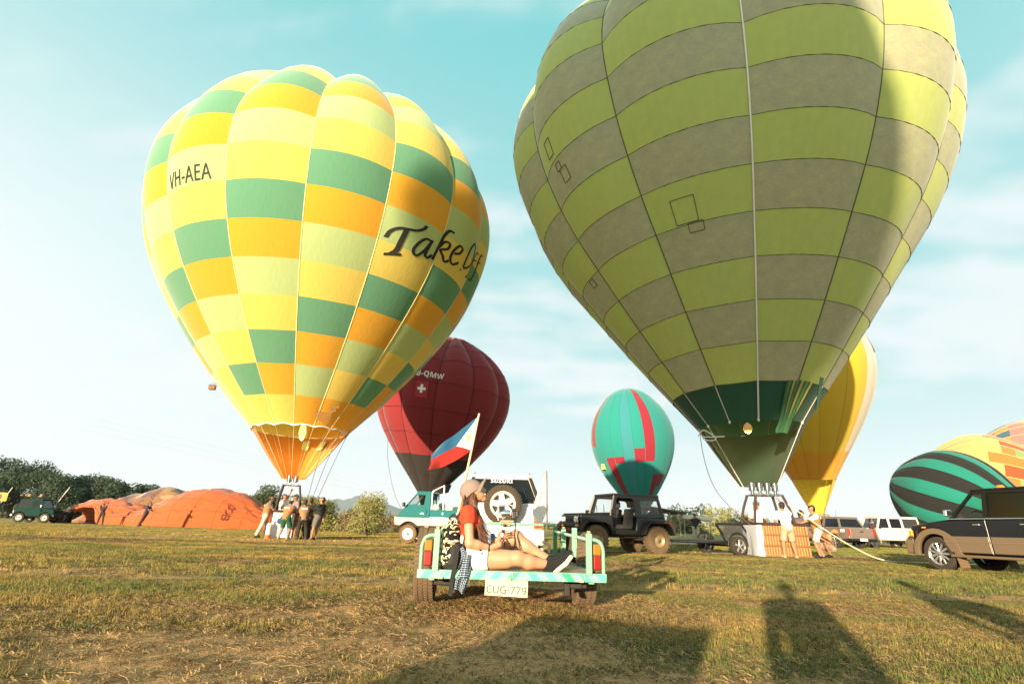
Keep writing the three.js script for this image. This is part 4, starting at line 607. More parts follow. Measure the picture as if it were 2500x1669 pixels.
// black jeep
{
  const bl = paint([0.0035, 0.003, 0.0028], { roughness: 0.5 }), trim = std([0.009, 0.008, 0.006], 0.75), gold = std([0.4, 0.28, 0.14], 0.45, { metalness: 0.5 });
  const t = vehicle({
    name: 'jeep', label: 'black two-door jeep with open doorway parked behind the mint green trailer', category: 'jeep', head: [-0.927, 0.375], at: [5.0, -18.75], ref: [-1.185, -0.78], W: 1.42, wheels: [1.185, -1.185], R: 0.43, tw: 0.31, sill: 0.55, arch: 0.5, archY: 1.05, track: 0.72, paint: bl, noseTaper: 0.12,
    nose: [[1.62, 0.72], [1.64, 1.12], [1.6, 1.17], [0.55, 1.2]], tail: [[0.48, 1.15], [0.46, 0.78], [-0.4, 0.74], [-0.46, 1.15], [-1.56, 1.15], [-1.6, 0.62]], wheel: { rim: 0.52, knobs: 26, rimMat: gold, tyre: std([0.16, 0.105, 0.055], 0.95, { map: dustTex }) },
    plates: [{ pts: [[0.42, 0.6], [0.44, 0.74], [-0.38, 0.7], [-0.4, 0.6]], mat: bl, name: 'door_sill' }], mirrors: [[0.52, 1.28]], bumpers: [[1.78, 0.16, 0.16, 1.45, 0.68, M.black]],
    cab: { f0: 0.56, f1: 0.34, r0: -1.58, r1: -1.42, y0: 1.15, y1: 1.82, w0: 0.71, w1: 0.62, glass: M.glass, rearGlass: M.glass, roofT: 0.09, fy: [1.27, 1.72], seats: [-0.35], windows: [{ pts: [[0.38, 1.16], [-0.4, 1.16], [-0.4, 1.66], [-0.34, 1.74], [0.26, 1.74]], open: true }, { pts: [[-0.64, 1.24], [-1.44, 1.24], [-1.36, 1.68], [-0.64, 1.7]], mat: M.glass }] },
  });
  for (const x of [1.185, -1.185]) for (const k of [-1, 1]) { const o = [], n = []; const P = [[-0.62, 0.62], [-0.5, 0.86], [-0.36, 0.98], [0.36, 0.98], [0.5, 0.86], [0.62, 0.62]]; for (const [a, b] of P) { o.push([x + a, b]); n.unshift([x + a * 0.9, b - 0.035]); } part('fender_flare', ext([...o, ...n], 0.3, { bevel: 0.012 }).translate(0, 0, k * 0.78), trim, t); }
  part('bonnet', rbox(1.1, 0.05, 1.2, 0.02, 1.06, 1.2, 0, 0, 0, -0.02), bl, t);
  const gr = part('grille', rbox(0.06, 0.42, 1.16, 0.02, 1.655, 0.95, 0), bl, t);
  for (let i = -3; i <= 3; i++) part('slot', rbox(0.02, 0.3, 0.035, 0.01, 1.69, 0.97, i * 0.075), M.darkGlass, gr);
  for (const k of [-1, 1]) { const h = part('headlight', rbox(0.05, 0.17, 0.22, 0.02, 1.68, 1.02, k * 0.43), M.lens, t); part('bezel', place(new THREE.TorusGeometry(0.11, 0.014, 6, 4), 1.7, 1.02, k * 0.43, 0, Math.PI / 2, 0), M.chrome, h); part('indicator', rbox(0.05, 0.06, 0.16, 0.015, 1.69, 0.83, k * 0.48), M.amber, t); part('tail_light', rbox(0.06, 0.16, 0.12, 0.015, -1.63, 0.95, k * 0.6), M.redLens, t); part('tow_hook', tube([[1.86, 0.72, k * 0.4], [1.93, 0.74, k * 0.4], [1.95, 0.68, k * 0.4], [1.86, 0.66, k * 0.4]], 0.014, 10), M.redLens, t); }
  part('windscreen_frame', [rod([0.57, 1.16, -0.7], [0.36, 1.8, -0.62], 0.028), rod([0.57, 1.16, 0.7], [0.36, 1.8, 0.62], 0.028)], std([0.2, 0.17, 0.14], 0.5), t);
  part('roll_bar', [tube([[-0.5, 1.1, -0.6], [-0.5, 1.6, -0.56], [-0.5, 1.72, -0.45], [-0.5, 1.72, 0.45], [-0.5, 1.6, 0.56], [-0.5, 1.1, 0.6]], 0.035, 30)], M.black, t);
  part('spare_wheel', place(lathe([[0.2, -0.1], [0.4, -0.12], [0.42, 0], [0.4, 0.12], [0.2, 0.1]], 24).rotateZ(Math.PI / 2), -1.78, 1.0, 0.1), tyreMat, t);
  const rb = part('rear_bumper', rbox(0.14, 0.12, 1.4, 0.03, -1.7, 0.66, 0), M.black, t);
  part('fuel_can', rbox(0.12, 0.26, 0.3, 0.04, -1.9, 0.86, -0.45), std([0.6, 0.05, 0.02], 0.5), t);
  part('wiper', [rod([0.585, 1.24, 0.1], [0.5, 1.5, 0.25], 0.01), rod([0.585, 1.24, -0.35], [0.5, 1.5, -0.2], 0.01)], M.black, t);
}
// white car seen from behind
{
  const w = paint([0.58, 0.56, 0.53]), grey = std([0.5, 0.49, 0.47], 0.5);
  const t = vehicle({
    name: 'parked_car', label: 'white off-road car seen from behind with a spare wheel, in front of the mint trailer', category: 'car', head: [0.02, -1], at: [-0.14, -11.1], ref: [-2.05, 0], W: 1.72, wheels: [1.24, -1.24], R: 0.34, tw: 0.22, sill: 0.42, arch: 0.42, paint: w,
    nose: [[1.8, 0.5], [1.86, 0.8], [1.75, 1.0], [0.8, 1.12]], tail: [[-1.98, 1.16], [-2.04, 0.9], [-2.05, 0.5]], wheel: { style: 'alloy', spokes: 5 }, mirrors: [[0.62, 1.2, M.white]], bumpers: [[-2.08, 0.2, 0.3, 1.74, 0.56, w]],
    flare: { w: 0.07, d: 0.06, mat: grey },
    cab: { f0: 0.75, f1: 0.1, r0: -1.99, r1: -1.78, y0: 1.16, y1: 1.72, w0: 0.84, w1: 0.63, glass: M.darkGlass, rearGlass: std([0.008, 0.007, 0.006], 0.12), ry: [1.19, 1.67], windows: [{ pts: [[0.55, 1.22], [-0.3, 1.22], [-0.3, 1.66], [0.1, 1.66]] }, { pts: [[-0.4, 1.22], [-1.1, 1.22], [-1.1, 1.66], [-0.4, 1.66]] }, { pts: [[-1.2, 1.22], [-1.92, 1.22], [-1.74, 1.66], [-1.2, 1.66]] }] },
  });
  const xr = (y) => lerp(-1.99, -1.78, (y - 1.16) / 0.56) - 0.012;
  part('pillar_trim', [ext([[-0.83, 1.165], [-0.62, 1.7], [-0.55, 1.7], [-0.74, 1.165]], 0.02), ext([[0.83, 1.165], [0.62, 1.7], [0.55, 1.7], [0.74, 1.165]].reverse(), 0.02)].map((g) => { const p = g.attributes.position; for (let i = 0; i < p.count; i++) p.setXYZ(i, xr(p.getY(i)) - p.getZ(i), p.getY(i), p.getX(i)); g.computeVertexNormals(); return g; }), std([0.025, 0.022, 0.02], 0.3), t);
  part('lettering', letters('bold', 'SUZUKI', 0.075, (x, y) => V(xr(1.63) - 0.01 - y * -0.37, 1.63 + y, x), { stretch: 1.25 }), std([0.85, 0.84, 0.8], 0.6), t);
  part('lettering', letters('bold', 'UCA', 0.042, (x, y) => V(-2.075, 0.79 + y, 0.47 + x), { stretch: 1.3 }), std([0.12, 0.12, 0.1], 0.6), t);
  const sp = part('spare_wheel', place(lathe([[0.22, -0.09], [0.25, -0.11], [0.345, -0.11], [0.365, -0.07], [0.37, 0.06], [0.34, 0.1], [0.24, 0.1]], 40).rotateZ(Math.PI / 2), -2.24, 1.15, 0.05), std([0.06, 0.042, 0.024], 0.9, { map: dustTex }), t);
  const rim = [place(lathe([[0.001, 0.07], [0.06, 0.075], [0.075, 0.045], [0.12, 0.04]], 20).rotateZ(Math.PI / 2), -2.24, 1.15, 0.05), place(lathe([[0.2, 0.06], [0.225, 0.09], [0.25, 0.105], [0.255, 0.08]], 32).rotateZ(Math.PI / 2), -2.24, 1.15, 0.05)];
  for (let i = 0; i < 5; i++) rim.push(place(ext([[0.05, -0.065], [0.21, -0.05], [0.235, -0.09], [0.235, 0.09], [0.21, 0.05], [0.05, 0.065]], 0.05, { bevel: 0.012 }).rotateZ(i * 1.2566 + 0.5), 0, 0, 0).rotateY(-Math.PI / 2).translate(-2.3, 1.15, 0.05));
  part('rim', rim, std([0.5, 0.48, 0.45], 0.4), sp);
  part('hub', place(new THREE.CircleGeometry(0.23, 24), -2.25, 1.15, 0.05, 0, -Math.PI / 2, 0), M.black, sp);
  const knob = []; for (let i = 0; i < 44; i++) { const a = (i / 44) * 6.283; knob.push(box(0.17, 0.028, 0.022, 0, 0.365, 0).rotateX(a).translate(-2.235, 1.15, 0.05)); } part('tread', knob, std([0.07, 0.05, 0.03], 0.9), sp);
  for (const k of [-1, 1]) { const h = part('tail_light', ext([[-0.085, -0.27], [0.085, -0.27], [0.07, 0.22], [0.02, 0.27], [-0.085, 0.27]].map(([a, b]) => [a * k, b])[k > 0 ? 'slice' : 'reverse'](), 0.05, { bevel: 0.012 }).rotateY(-Math.PI / 2).translate(-2.04, 0.98, k * 0.745), phys([0.75, 0.14, 0.04], 0.2), t); part('lens', rbox(0.02, 0.12, 0.13, 0.01, -2.068, 0.8, k * 0.745), M.redLens, h); part('roof_rail', [rod([-0.1, 1.79, k * 0.56], [-1.65, 1.79, k * 0.58], 0.016), rod([-0.1, 1.72, k * 0.56], [-0.1, 1.79, k * 0.56], 0.016), rod([-1.65, 1.72, k * 0.58], [-1.65, 1.79, k * 0.58], 0.02)], M.black, t); }
  part('wiper', [rod([-2.0, 1.28, 0.52], [-2.03, 1.2, 0.3], 0.014), rod([-2.0, 1.28, 0.52], [-1.93, 1.5, 0.43], 0.008)], M.black, t);
  part('tailgate', ext([[-0.78, 0.68], [0.62, 0.68], [0.66, 1.13], [-0.8, 1.13]], 0.03, { bevel: 0.012 }).rotateY(-Math.PI / 2).translate(-2.04, 0, 0), w, t);
  part('bumper_groove', rbox(0.02, 0.025, 1.6, 0.008, -2.185, 0.62, 0), grey, t);
}
// teal pickup truck
{
  const teal = paint([0.006, 0.12, 0.125], { roughness: 0.85, clearcoat: 0 }), wh = paint([0.5, 0.44, 0.37], { roughness: 0.8, clearcoat: 0 });
  const t = vehicle({
    name: 'pickup_truck', label: 'small teal cab-over pickup truck with white lower band, left of the woman', category: 'pickup truck', head: [-0.995, -0.1], at: [-4.05, -23.2], ref: [0.6, -0.62], W: 1.42, wheels: [0.6, -1.25], R: 0.36, tw: 0.2, sill: 0.68, arch: 0.45, archY: 1.1, paint: wh, noseTaper: 0.06,
    nose: [[1.2, 0.7], [1.24, 1.02], [1.18, 1.03]], tail: [[-2.1, 1.0], [-2.12, 0.76]], wheel: { rim: 0.62, rimMat: std([0.8, 0.78, 0.74], 0.5), tyre: std([0.17, 0.105, 0.05], 0.95, { map: dustTex }), knobs: 24 },
    mirrors: [[0.82, 1.5]],
    cab: { f0: 1.16, f1: 0.34, r0: -0.24, r1: -0.24, y0: 1.0, y1: 2.0, w0: 0.71, w1: 0.6, mat: teal, glass: M.glass, fy: [1.42, 1.92], ry: [1.5, 1.9], seats: [0.0], frontGlass: M.glass, windows: [{ pts: [[0.72, 1.52], [0.02, 1.5], [-0.02, 1.9], [0.36, 1.91]], mat: M.glass }] },
  });
  part('door', ext([[1.0, 1.04], [0.8, 1.42], [0.1, 1.42], [-0.12, 1.3], [-0.12, 1.04]].reverse(), 0.03, { bevel: 0.008 }).translate(0, 0, -0.705), teal, t).add(part('handle', rbox(0.14, 0.04, 0.03, 0.01, 0.06, 1.16, -0.73), M.chrome));
  for (const k of [-1, 1]) { part('headlight', rbox(0.06, 0.14, 0.22, 0.02, 1.2, 0.93, k * 0.46), M.lens, t); part('bed_side', rbox(1.84, 0.3, 0.04, 0.012, -1.18, 1.17, k * 0.69), teal, t); part('latch', [-0.8, -1.4, -1.9].map((x) => rbox(0.05, 0.09, 0.03, 0.008, x, 1.17, k * 0.715)), M.white, t); }
  part('tailgate', rbox(0.04, 0.3, 1.36, 0.012, -2.1, 1.17, 0), teal, t); part('bed_floor', box(1.82, 0.04, 1.34, -1.18, 1.02, 0), M.steel, t);
  part('rack', [rod([-0.3, 1.1, -0.64], [-0.3, 2.02, -0.6], 0.03), rod([-0.3, 1.1, 0.64], [-0.3, 2.02, 0.6], 0.03), rod([-0.3, 2.02, -0.62], [-0.3, 2.02, 0.62], 0.03), rod([-0.3, 2.05, -0.6], [-0.78, 2.3, -0.58], 0.022), rod([-0.78, 2.3, -0.58], [-0.8, 1.1, -0.62], 0.03)], M.white, t);
  part('load', [rbox(0.3, 0.24, 0.4, 0.08, -0.55, 1.36, -0.3), rbox(0.34, 0.2, 0.4, 0.08, -1.3, 1.36, -0.2), ball(0.12, -0.62, 1.52, -0.1, 1.2, 0.8, 1)], std([0.03, 0.08, 0.09], 0.9), t);
  part('load', [ball(0.2, -0.42, 1.38, -0.42, 1, 0.9, 1), ball(0.16, -1.0, 1.36, -0.4, 1.2, 0.8, 1)], std([0.7, 0.62, 0.48], 0.9), t);
  part('drive_train', [rbox(0.5, 0.2, 0.5, 0.05, -0.35, 0.62, -0.2), rod([0.1, 0.48, -0.5], [-0.9, 0.42, -0.45], 0.06), rbox(0.2, 0.28, 0.16, 0.04, -0.15, 0.58, -0.56), rod([-0.9, 0.6, -0.5], [-1.8, 0.7, -0.5], 0.05)], std([0.3, 0.25, 0.18], 0.7), t);
}
// silver pickup
{
  const sv = paint([0.24, 0.18, 0.145], { metalness: 0.4, roughness: 0.4 });
  const t = vehicle({
    name: 'pickup_truck', label: 'silver double-cab pickup truck with roof lights, behind the green balloon basket', category: 'pickup truck', head: [-0.2, -0.98], at: [19.3, -33.1], ref: [-1.45, -0.75], W: 1.78, wheels: [1.45, -1.45], R: 0.39, tw: 0.26, sill: 0.5, arch: 0.48, paint: sv,
    nose: [[2.2, 0.55], [2.3, 0.8], [2.2, 1.02], [1.2, 1.14]], tail: [[-2.55, 1.12], [-2.58, 0.6]], wheel: { style: 'alloy', spokes: 6 }, flare: { w: 0.07, d: 0.08, mat: sv }, mirrors: [[0.85, 1.28, M.chrome]], bumpers: [[-2.66, 0.2, 0.14, 1.7, 0.5, M.black]],
    cab: { f0: 1.15, f1: 0.4, r0: -2.0, r1: -1.75, y0: 1.13, y1: 1.72, w0: 0.86, w1: 0.66, glass: M.darkGlass, windows: [{ pts: [[0.92, 1.19], [0.2, 1.19], [0.2, 1.66], [0.42, 1.66]] }, { pts: [[0.08, 1.19], [-0.6, 1.19], [-0.6, 1.66], [0.08, 1.66]] }, { pts: [[-0.76, 1.2], [-1.9, 1.2], [-1.7, 1.66], [-0.76, 1.66]] }] },
    doors: [{ pts: [[0.95, 0.55], [0.95, 1.1], [0.14, 1.1], [0.14, 0.55]].reverse(), handle: [0.3, 1.02] }, { pts: [[0.1, 0.55], [0.1, 1.1], [-0.7, 1.1], [-0.78, 0.7], [-0.7, 0.55]].reverse(), handle: [-0.55, 1.03] }],
  });
  part('tailgate', rbox(0.05, 0.46, 1.5, 0.02, -2.58, 0.9, 0), sv, t); part('handle', rbox(0.03, 0.06, 0.18, 0.01, -2.62, 0.95, 0), M.black, t);
  for (const k of [-1, 1]) part('tail_light', rbox(0.06, 0.4, 0.12, 0.02, -2.58, 0.92, k * 0.82), M.redLens, t);
  part('number_plate', rbox(0.02, 0.14, 0.5, 0.01, -2.78, 0.52, -0.1), M.white, t); part('sticker', rbox(0.3, 0.16, 0.01, 0.004, -2.2, 1.0, -0.905), M.white, t);
  part('roof_lights', [rod([0.1, 1.8, -0.5], [0.1, 1.8, 0.5], 0.02), ...[-0.36, -0.12, 0.12, 0.36].map((z) => rbox(0.1, 0.16, 0.17, 0.04, 0.1, 1.9, z))], std([0.25, 0.2, 0.14], 0.5), t);
  part('aerial', [rod([-0.4, 1.75, -0.4], [-0.6, 2.3, -0.4], 0.008), rod([-1.2, 1.75, -0.3], [-1.3, 2.15, -0.3], 0.008)], M.black, t);
}
// white boxy car
{
  const w = paint([0.6, 0.55, 0.46]);
  vehicle({
    name: 'parked_car', label: 'white boxy off-road car with three side windows, between silver pickup and black car', category: 'car', head: [-1, 0.03], at: [26.2, -36.5], ref: [-1.3, -0.75], W: 1.72, wheels: [1.3, -1.3], R: 0.38, tw: 0.24, sill: 0.5, arch: 0.46, paint: w,
    nose: [[2.0, 0.55], [2.05, 1.0], [1.98, 1.12], [0.95, 1.18]], tail: [[-2.05, 1.18], [-2.1, 0.6]], wheel: { rim: 0.6, rimMat: std([0.6, 0.55, 0.45], 0.5) }, flare: { w: 0.06, d: 0.06, mat: std([0.3, 0.22, 0.12], 0.8) }, mirrors: [[0.8, 1.3]], bumpers: [[2.08, 0.16, 0.22, 1.7, 0.56], [-2.12, 0.16, 0.2, 1.7, 0.56]],
    doors: [{ pts: [[0.9, 0.56], [0.9, 1.15], [0.02, 1.15], [0.02, 0.56]].reverse(), handle: [0.18, 1.08] }, { pts: [[-0.03, 0.56], [-0.03, 1.15], [-0.85, 1.15], [-0.88, 0.75], [-0.75, 0.56]].reverse(), handle: [-0.66, 1.08] }],
    cab: { f0: 0.95, f1: 0.6, r0: -2.05, r1: -1.95, y0: 1.18, y1: 1.92, w0: 0.84, w1: 0.72, glass: std([0.03, 0.026, 0.022], 0.1), seats: [0.0], windows: [{ pts: [[0.8, 1.26], [0.1, 1.26], [0.1, 1.84], [0.54, 1.84]], mat: M.tint }, { pts: [[-0.04, 1.26], [-0.76, 1.26], [-0.76, 1.84], [-0.04, 1.84]], mat: M.tint }, { pts: [[-0.9, 1.26], [-1.94, 1.26], [-1.88, 1.84], [-0.9, 1.84]] }] },
  });
}
// green off-road car on the far left
{
  const g = paint([0.012, 0.04, 0.032], { roughness: 1, clearcoat: 0, specularIntensity: 0.3 });
  const t = vehicle({
    name: 'parked_car', label: 'dark green off-road car with roof rack and rear spare wheel at the far left', category: 'car', head: [0.98, -0.2], at: [-43.8, -50.6], ref: [-1.0, 0.8], W: 1.75, wheels: [1.0, -1.0], R: 0.42, tw: 0.26, sill: 0.55, arch: 0.5, paint: g,
    nose: [[1.55, 0.6], [1.6, 1.05], [1.5, 1.16], [0.7, 1.24]], tail: [[-1.5, 1.22], [-1.55, 0.65]], wheel: { rim: 0.58, rimMat: std([0.4, 0.4, 0.38], 0.5) }, mirrors: [[0.6, 1.42, M.chrome]], bumpers: [[-1.65, 0.18, 0.2, 1.7, 0.62, M.chrome], [1.65, 0.16, 0.24, 1.7, 0.62]],
    doors: [{ pts: [[0.6, 0.62], [0.6, 1.2], [-0.2, 1.2], [-0.2, 0.62]].reverse(), handle: [-0.05, 1.12] }],
    cab: { f0: 0.7, f1: 0.4, r0: -1.5, r1: -1.4, y0: 1.22, y1: 2.0, w0: 0.86, w1: 0.74, glass: M.darkGlass, windows: [{ pts: [[0.56, 1.3], [-0.15, 1.3], [-0.15, 1.9], [0.34, 1.9]], mat: M.tint }, { pts: [[-0.35, 1.3], [-1.38, 1.3], [-1.32, 1.9], [-0.35, 1.9]] }] },
  });
  wheel(t, -1.75, 0.15, 0.38, 0.22, { y: 1.2, rimMat: std([0.7, 0.66, 0.58], 0.5) }); const sw = t.children[t.children.length - 1]; sw.name = 'spare_wheel'; sw.rotation.y = Math.PI / 2; sw.position.set(-1.9, 0, -1.6);
  part('roof_rack', [rod([0.3, 2.18, -0.65], [-1.4, 2.18, -0.65], 0.025), rod([0.3, 2.18, 0.65], [-1.4, 2.18, 0.65], 0.025), ...[0.3, -0.3, -0.9, -1.4].map((x) => rod([x, 2.18, -0.65], [x, 2.18, 0.65], 0.02)), ...[0.3, -0.6, -1.4].flatMap((x) => [-0.65, 0.65].map((z) => rod([x, 2.0, z], [x, 2.18, z], 0.02)))], M.black, t);
  part('roof_load', [rbox(0.5, 0.25, 0.6, 0.1, -1.0, 2.34, 0.2), ball(0.16, 0.0, 2.34, 0.3), ball(0.12, -1.4, 2.3, 0.6)], std([0.3, 0.2, 0.1], 0.9), t);
  part('tail_light', [rbox(0.06, 0.16, 0.14, 0.02, -1.56, 0.95, 0.74), rbox(0.06, 0.16, 0.14, 0.02, -1.56, 0.95, -0.74)], M.lens, t);
}
// --- small black utility trailer beside the green balloon basket
{
  const t = thing('utility_trailer', 'small black single-axle trailer with a tipped frame beside the green balloon basket', 'trailer', [0, 0, 0], 0);
  const near = V(7.9, 0.3, -19.35), far = V(7.35, 0.3, -21.0), ax = far.clone().sub(near).normalize(), fw = V(ax.z, 0, -ax.x); // fw points left, towards the tongue
  const P = (f, y, s) => near.clone().addScaledVector(fw, f).addScaledVector(ax, s).setY(y), b = std([0.012, 0.012, 0.013], 0.45);
  const rot = Math.atan2(-ax.x, -ax.z);
  for (const [s, k] of [[0, 1], [1.72, 1]]) { const g = new THREE.Group(); const w = wheel(t, 0, 0.001, 0.31, 0.2, { style: 'alloy', spokes: 5, rim: 0.68, y: 0 }); w.position.copy(P(0, 0.31, s)); w.rotation.y = rot; }
  part('axle', rod(P(0, 0.31, 0.05), P(0, 0.31, 1.68), 0.04), b, t);
  part('mudguard', [0, 1.72].map((s) => { const a = []; for (let i = 0; i <= 10; i++) { const q = Math.PI * (i / 10); a.push(P(Math.cos(q) * 0.4, 0.33 + Math.sin(q) * 0.4, s)); } return tube(a, 0.03, 20, 5); }), b, t);
  part('chassis', [rod(P(-0.95, 0.42, 0.25), P(1.0, 0.42, 0.25), 0.05), rod(P(-0.95, 0.42, 1.45), P(1.0, 0.42, 1.45), 0.05), rod(P(-0.95, 0.42, 0.2), P(-0.95, 0.42, 1.5), 0.05), rod(P(1.0, 0.42, 0.2), P(1.0, 0.42, 1.5), 0.05), rod(P(1.0, 0.42, 0.25), P(2.4, 0.42, 0.85), 0.05), rod(P(1.0, 0.42, 1.45), P(2.4, 0.42, 0.85), 0.05), rod(P(2.3, 0.42, 0.85), P(2.5, 0.62, 0.85), 0.05)], b, t);
  part('deck', [0, 1, 2, 3].map((i) => { const a = P(0.02, 0.47, 0.4 + i * 0.3); return box(1.9, 0.03, 0.28, 0, 0, 0).rotateY(Math.atan2(-fw.z, fw.x)).translate(a.x, a.y, a.z); }), std([0.05, 0.05, 0.05], 0.8), t);
  part('frame', [rod(P(-0.95, 0.45, 0.2), P(-0.35, 1.0, 0.2), 0.035), rod(P(-0.95, 0.45, 1.5), P(-0.35, 1.0, 1.5), 0.035), rod(P(-0.35, 1.0, 0.2), P(-0.35, 1.0, 1.5), 0.035), rod(P(0.75, 1.02, 0.1), P(-0.3, 1.02, 0.1), 0.035), rod(P(0.75, 1.02, 0.1), P(0.35, 0.45, 0.2), 0.035), rod(P(-0.3, 1.02, 0.1), P(-0.8, 0.42, 0.2), 0.035)], b, t);
  part('mesh_panel', sheet((u, v, p) => p.copy(P(lerp(0.7, -0.35, u) - v * 0.42, lerp(1.0, 0.45, v), 0.12)), 1, 1), std([0.1, 0.1, 0.1], 0.7, { transparent: true, opacity: 0.45 }), t);
  part('winch', [rbox(0.2, 0.18, 0.18, 0.03, ...P(0.6, 0.6, 0.8).toArray()), rod(P(2.2, 0.42, 0.85), P(2.2, 0.1, 0.85), 0.025)], b, t);
}
// ---------------------------------------------------------------- people
const capD = (p, b) => { const [ax, ay, az, bx, by, bz] = b.k; const px = p[0] - ax, py = p[1] - ay, pz = p[2] - az, dx = bx - ax, dy = by - ay, dz = bz - az, l = dx * dx + dy * dy + dz * dz || 1e-9; let t = (px * dx + py * dy + pz * dz) / l; const tt = t; t = t < 0 ? 0 : t > 1 ? 1 : t; const x = px - dx * t, y = py - dy * t, z = pz - dz * t; let d = Math.sqrt(x * x + y * y + z * z) - (b.r0 + (b.r1 - b.r0) * t); if (b.flat) { const e = (tt - 1) * Math.sqrt(l); if (e > d) d = e; } if (b.flat0) { const e = -tt * Math.sqrt(l); if (e > d) d = e; } return d; };
const bone = (a, b, r0, r1 = r0, o = {}) => ({ k: [a.x, a.y, a.z, b.x, b.y, b.z], r0, r1, ...o });
function field(bones, N, k = 0.03, noise = 0) { // one skin round tapered bones, joined smoothly
  let lo = [9, 9, 9], hi = [-9, -9, -9];
  for (const b of bones) for (let i = 0; i < 3; i++) { lo[i] = Math.min(lo[i], b.k[i] - b.r0, b.k[i + 3] - b.r1); hi[i] = Math.max(hi[i], b.k[i] + b.r0, b.k[i + 3] + b.r1); }
  const c = lo.map((v, i) => (v + hi[i]) / 2), h = lo.map((v, i) => ((hi[i] - v) / 2 + 0.02) * (N / (N - 7))), mc = new MarchingCubes(N, M.white, false, false, 90000), F = new Float32Array(N * N * N).fill(9), half = N / 2, m = 0.09;
  for (const b of bones) {
    const r = Math.max(b.r0, b.r1) + m, i0 = [], i1 = [];
    for (let i = 0; i < 3; i++) { i0[i] = Math.max(0, Math.floor(((Math.min(b.k[i], b.k[i + 3]) - r - c[i]) / h[i]) * half + half)); i1[i] = Math.min(N - 1, Math.ceil(((Math.max(b.k[i], b.k[i + 3]) + r - c[i]) / h[i]) * half + half)); }
    for (let z = i0[2]; z <= i1[2]; z++) for (let y = i0[1]; y <= i1[1]; y++) for (let x = i0[0]; x <= i1[0]; x++) {
      const q = x + y * N + z * N * N, d = capD([c[0] + ((x - half) / half) * h[0], c[1] + ((y - half) / half) * h[1], c[2] + ((z - half) / half) * h[2]], b), e = F[q], kk = b.k2 ?? k, t = Math.max(kk - Math.abs(d - e), 0) / kk;
      F[q] = Math.min(d, e) - t * t * kk * 0.25;
    }
  }
  if (noise) for (let z = 0, q = 0; z < N; z++) for (let y = 0; y < N; y++) for (let x = 0; x < N; x++, q++) if (Math.abs(F[q]) < 0.08) { const X = c[0] + ((x - half) / half) * h[0], Y2 = c[1] + ((y - half) / half) * h[1], Z = c[2] + ((z - half) / half) * h[2]; F[q] += noise * perlin.noise(X * 16, Y2 * 11, Z * 16) + noise * 0.6 * Math.sin(Y2 * 60 + X * 40 + perlin.noise(X * 9, Y2 * 9, Z * 9) * 6); }
  for (let q = 0; q < F.length; q++) mc.field[q] = -F[q];
  mc.isolation = 0; mc.update();
  const n = mc.count, pos = mc.positionArray.slice(0, n * 3), nor = mc.normalArray.slice(0, n * 3);
  for (let i = 0; i < n * 3; i++) { pos[i] = c[i % 3] + pos[i] * h[i % 3]; }
  let g = new THREE.BufferGeometry(); g.setAttribute('position', new THREE.BufferAttribute(pos, 3)); g = mergeVertices(g, 1e-4); g.computeVertexNormals();
  return g;
}
function ik(a, t, l1, l2, pole) { const d = t.clone().sub(a); let L = d.length(); const mx = (l1 + l2) * 0.998; if (L > mx) { d.multiplyScalar(mx / L); L = mx; t = a.clone().add(d); } const x = (l1 * l1 - l2 * l2 + L * L) / (2 * L), hgt = Math.sqrt(Math.max(0, l1 * l1 - x * x)), u = d.clone().normalize(), n = pole.clone().sub(u.clone().multiplyScalar(pole.dot(u))).normalize(); return [a.clone().addScaledVector(u, x).addScaledVector(n, hgt), t]; }
const SKIN = std([0.34, 0.17, 0.09], 0.6), SKIN2 = std([0.26, 0.13, 0.075], 0.6), HAIR = std([0.012, 0.009, 0.008], 0.6);
const cloth = (c, o = {}) => std(c, 0.9, o);
function fingers(w, dir, palm, k, curl = 0.5) { // five fingers from the palm's end; palm: the palm's facing side
  const side = dir.clone().cross(palm).normalize(), L = [], base = w.clone().addScaledVector(dir, 0.085 * k);
  [[-0.03, 0.062], [-0.01, 0.072], [0.01, 0.068], [0.03, 0.052]].forEach(([s, l]) => { const a = base.clone().addScaledVector(side, s * k), b = a.clone().addScaledVector(dir, l * 0.5 * k).addScaledVector(palm, curl * 0.02 * k), c = b.clone().addScaledVector(dir, l * 0.5 * k * (1 - curl * 0.6)).addScaledVector(palm, curl * 0.045 * k); L.push(rod(a, b, 0.0095 * k, 0.009 * k, 6), ball(0.009 * k, b.x, b.y, b.z, 1, 1, 1, 6), rod(b, c, 0.009 * k, 0.006 * k, 6)); });
  const t0 = w.clone().addScaledVector(dir, 0.03 * k).addScaledVector(side, -0.03 * k), t1 = t0.clone().addScaledVector(dir, 0.035 * k).addScaledVector(side, -0.025 * k).addScaledVector(palm, 0.015 * k), t2 = t1.clone().addScaledVector(dir, 0.03 * k).addScaledVector(palm, 0.012 * k);
  L.push(rod(t0, t1, 0.012 * k, 0.01 * k, 6), ball(0.01 * k, t1.x, t1.y, t1.z, 1, 1, 1, 6), rod(t1, t2, 0.01 * k, 0.007 * k, 6));
  return L;
}
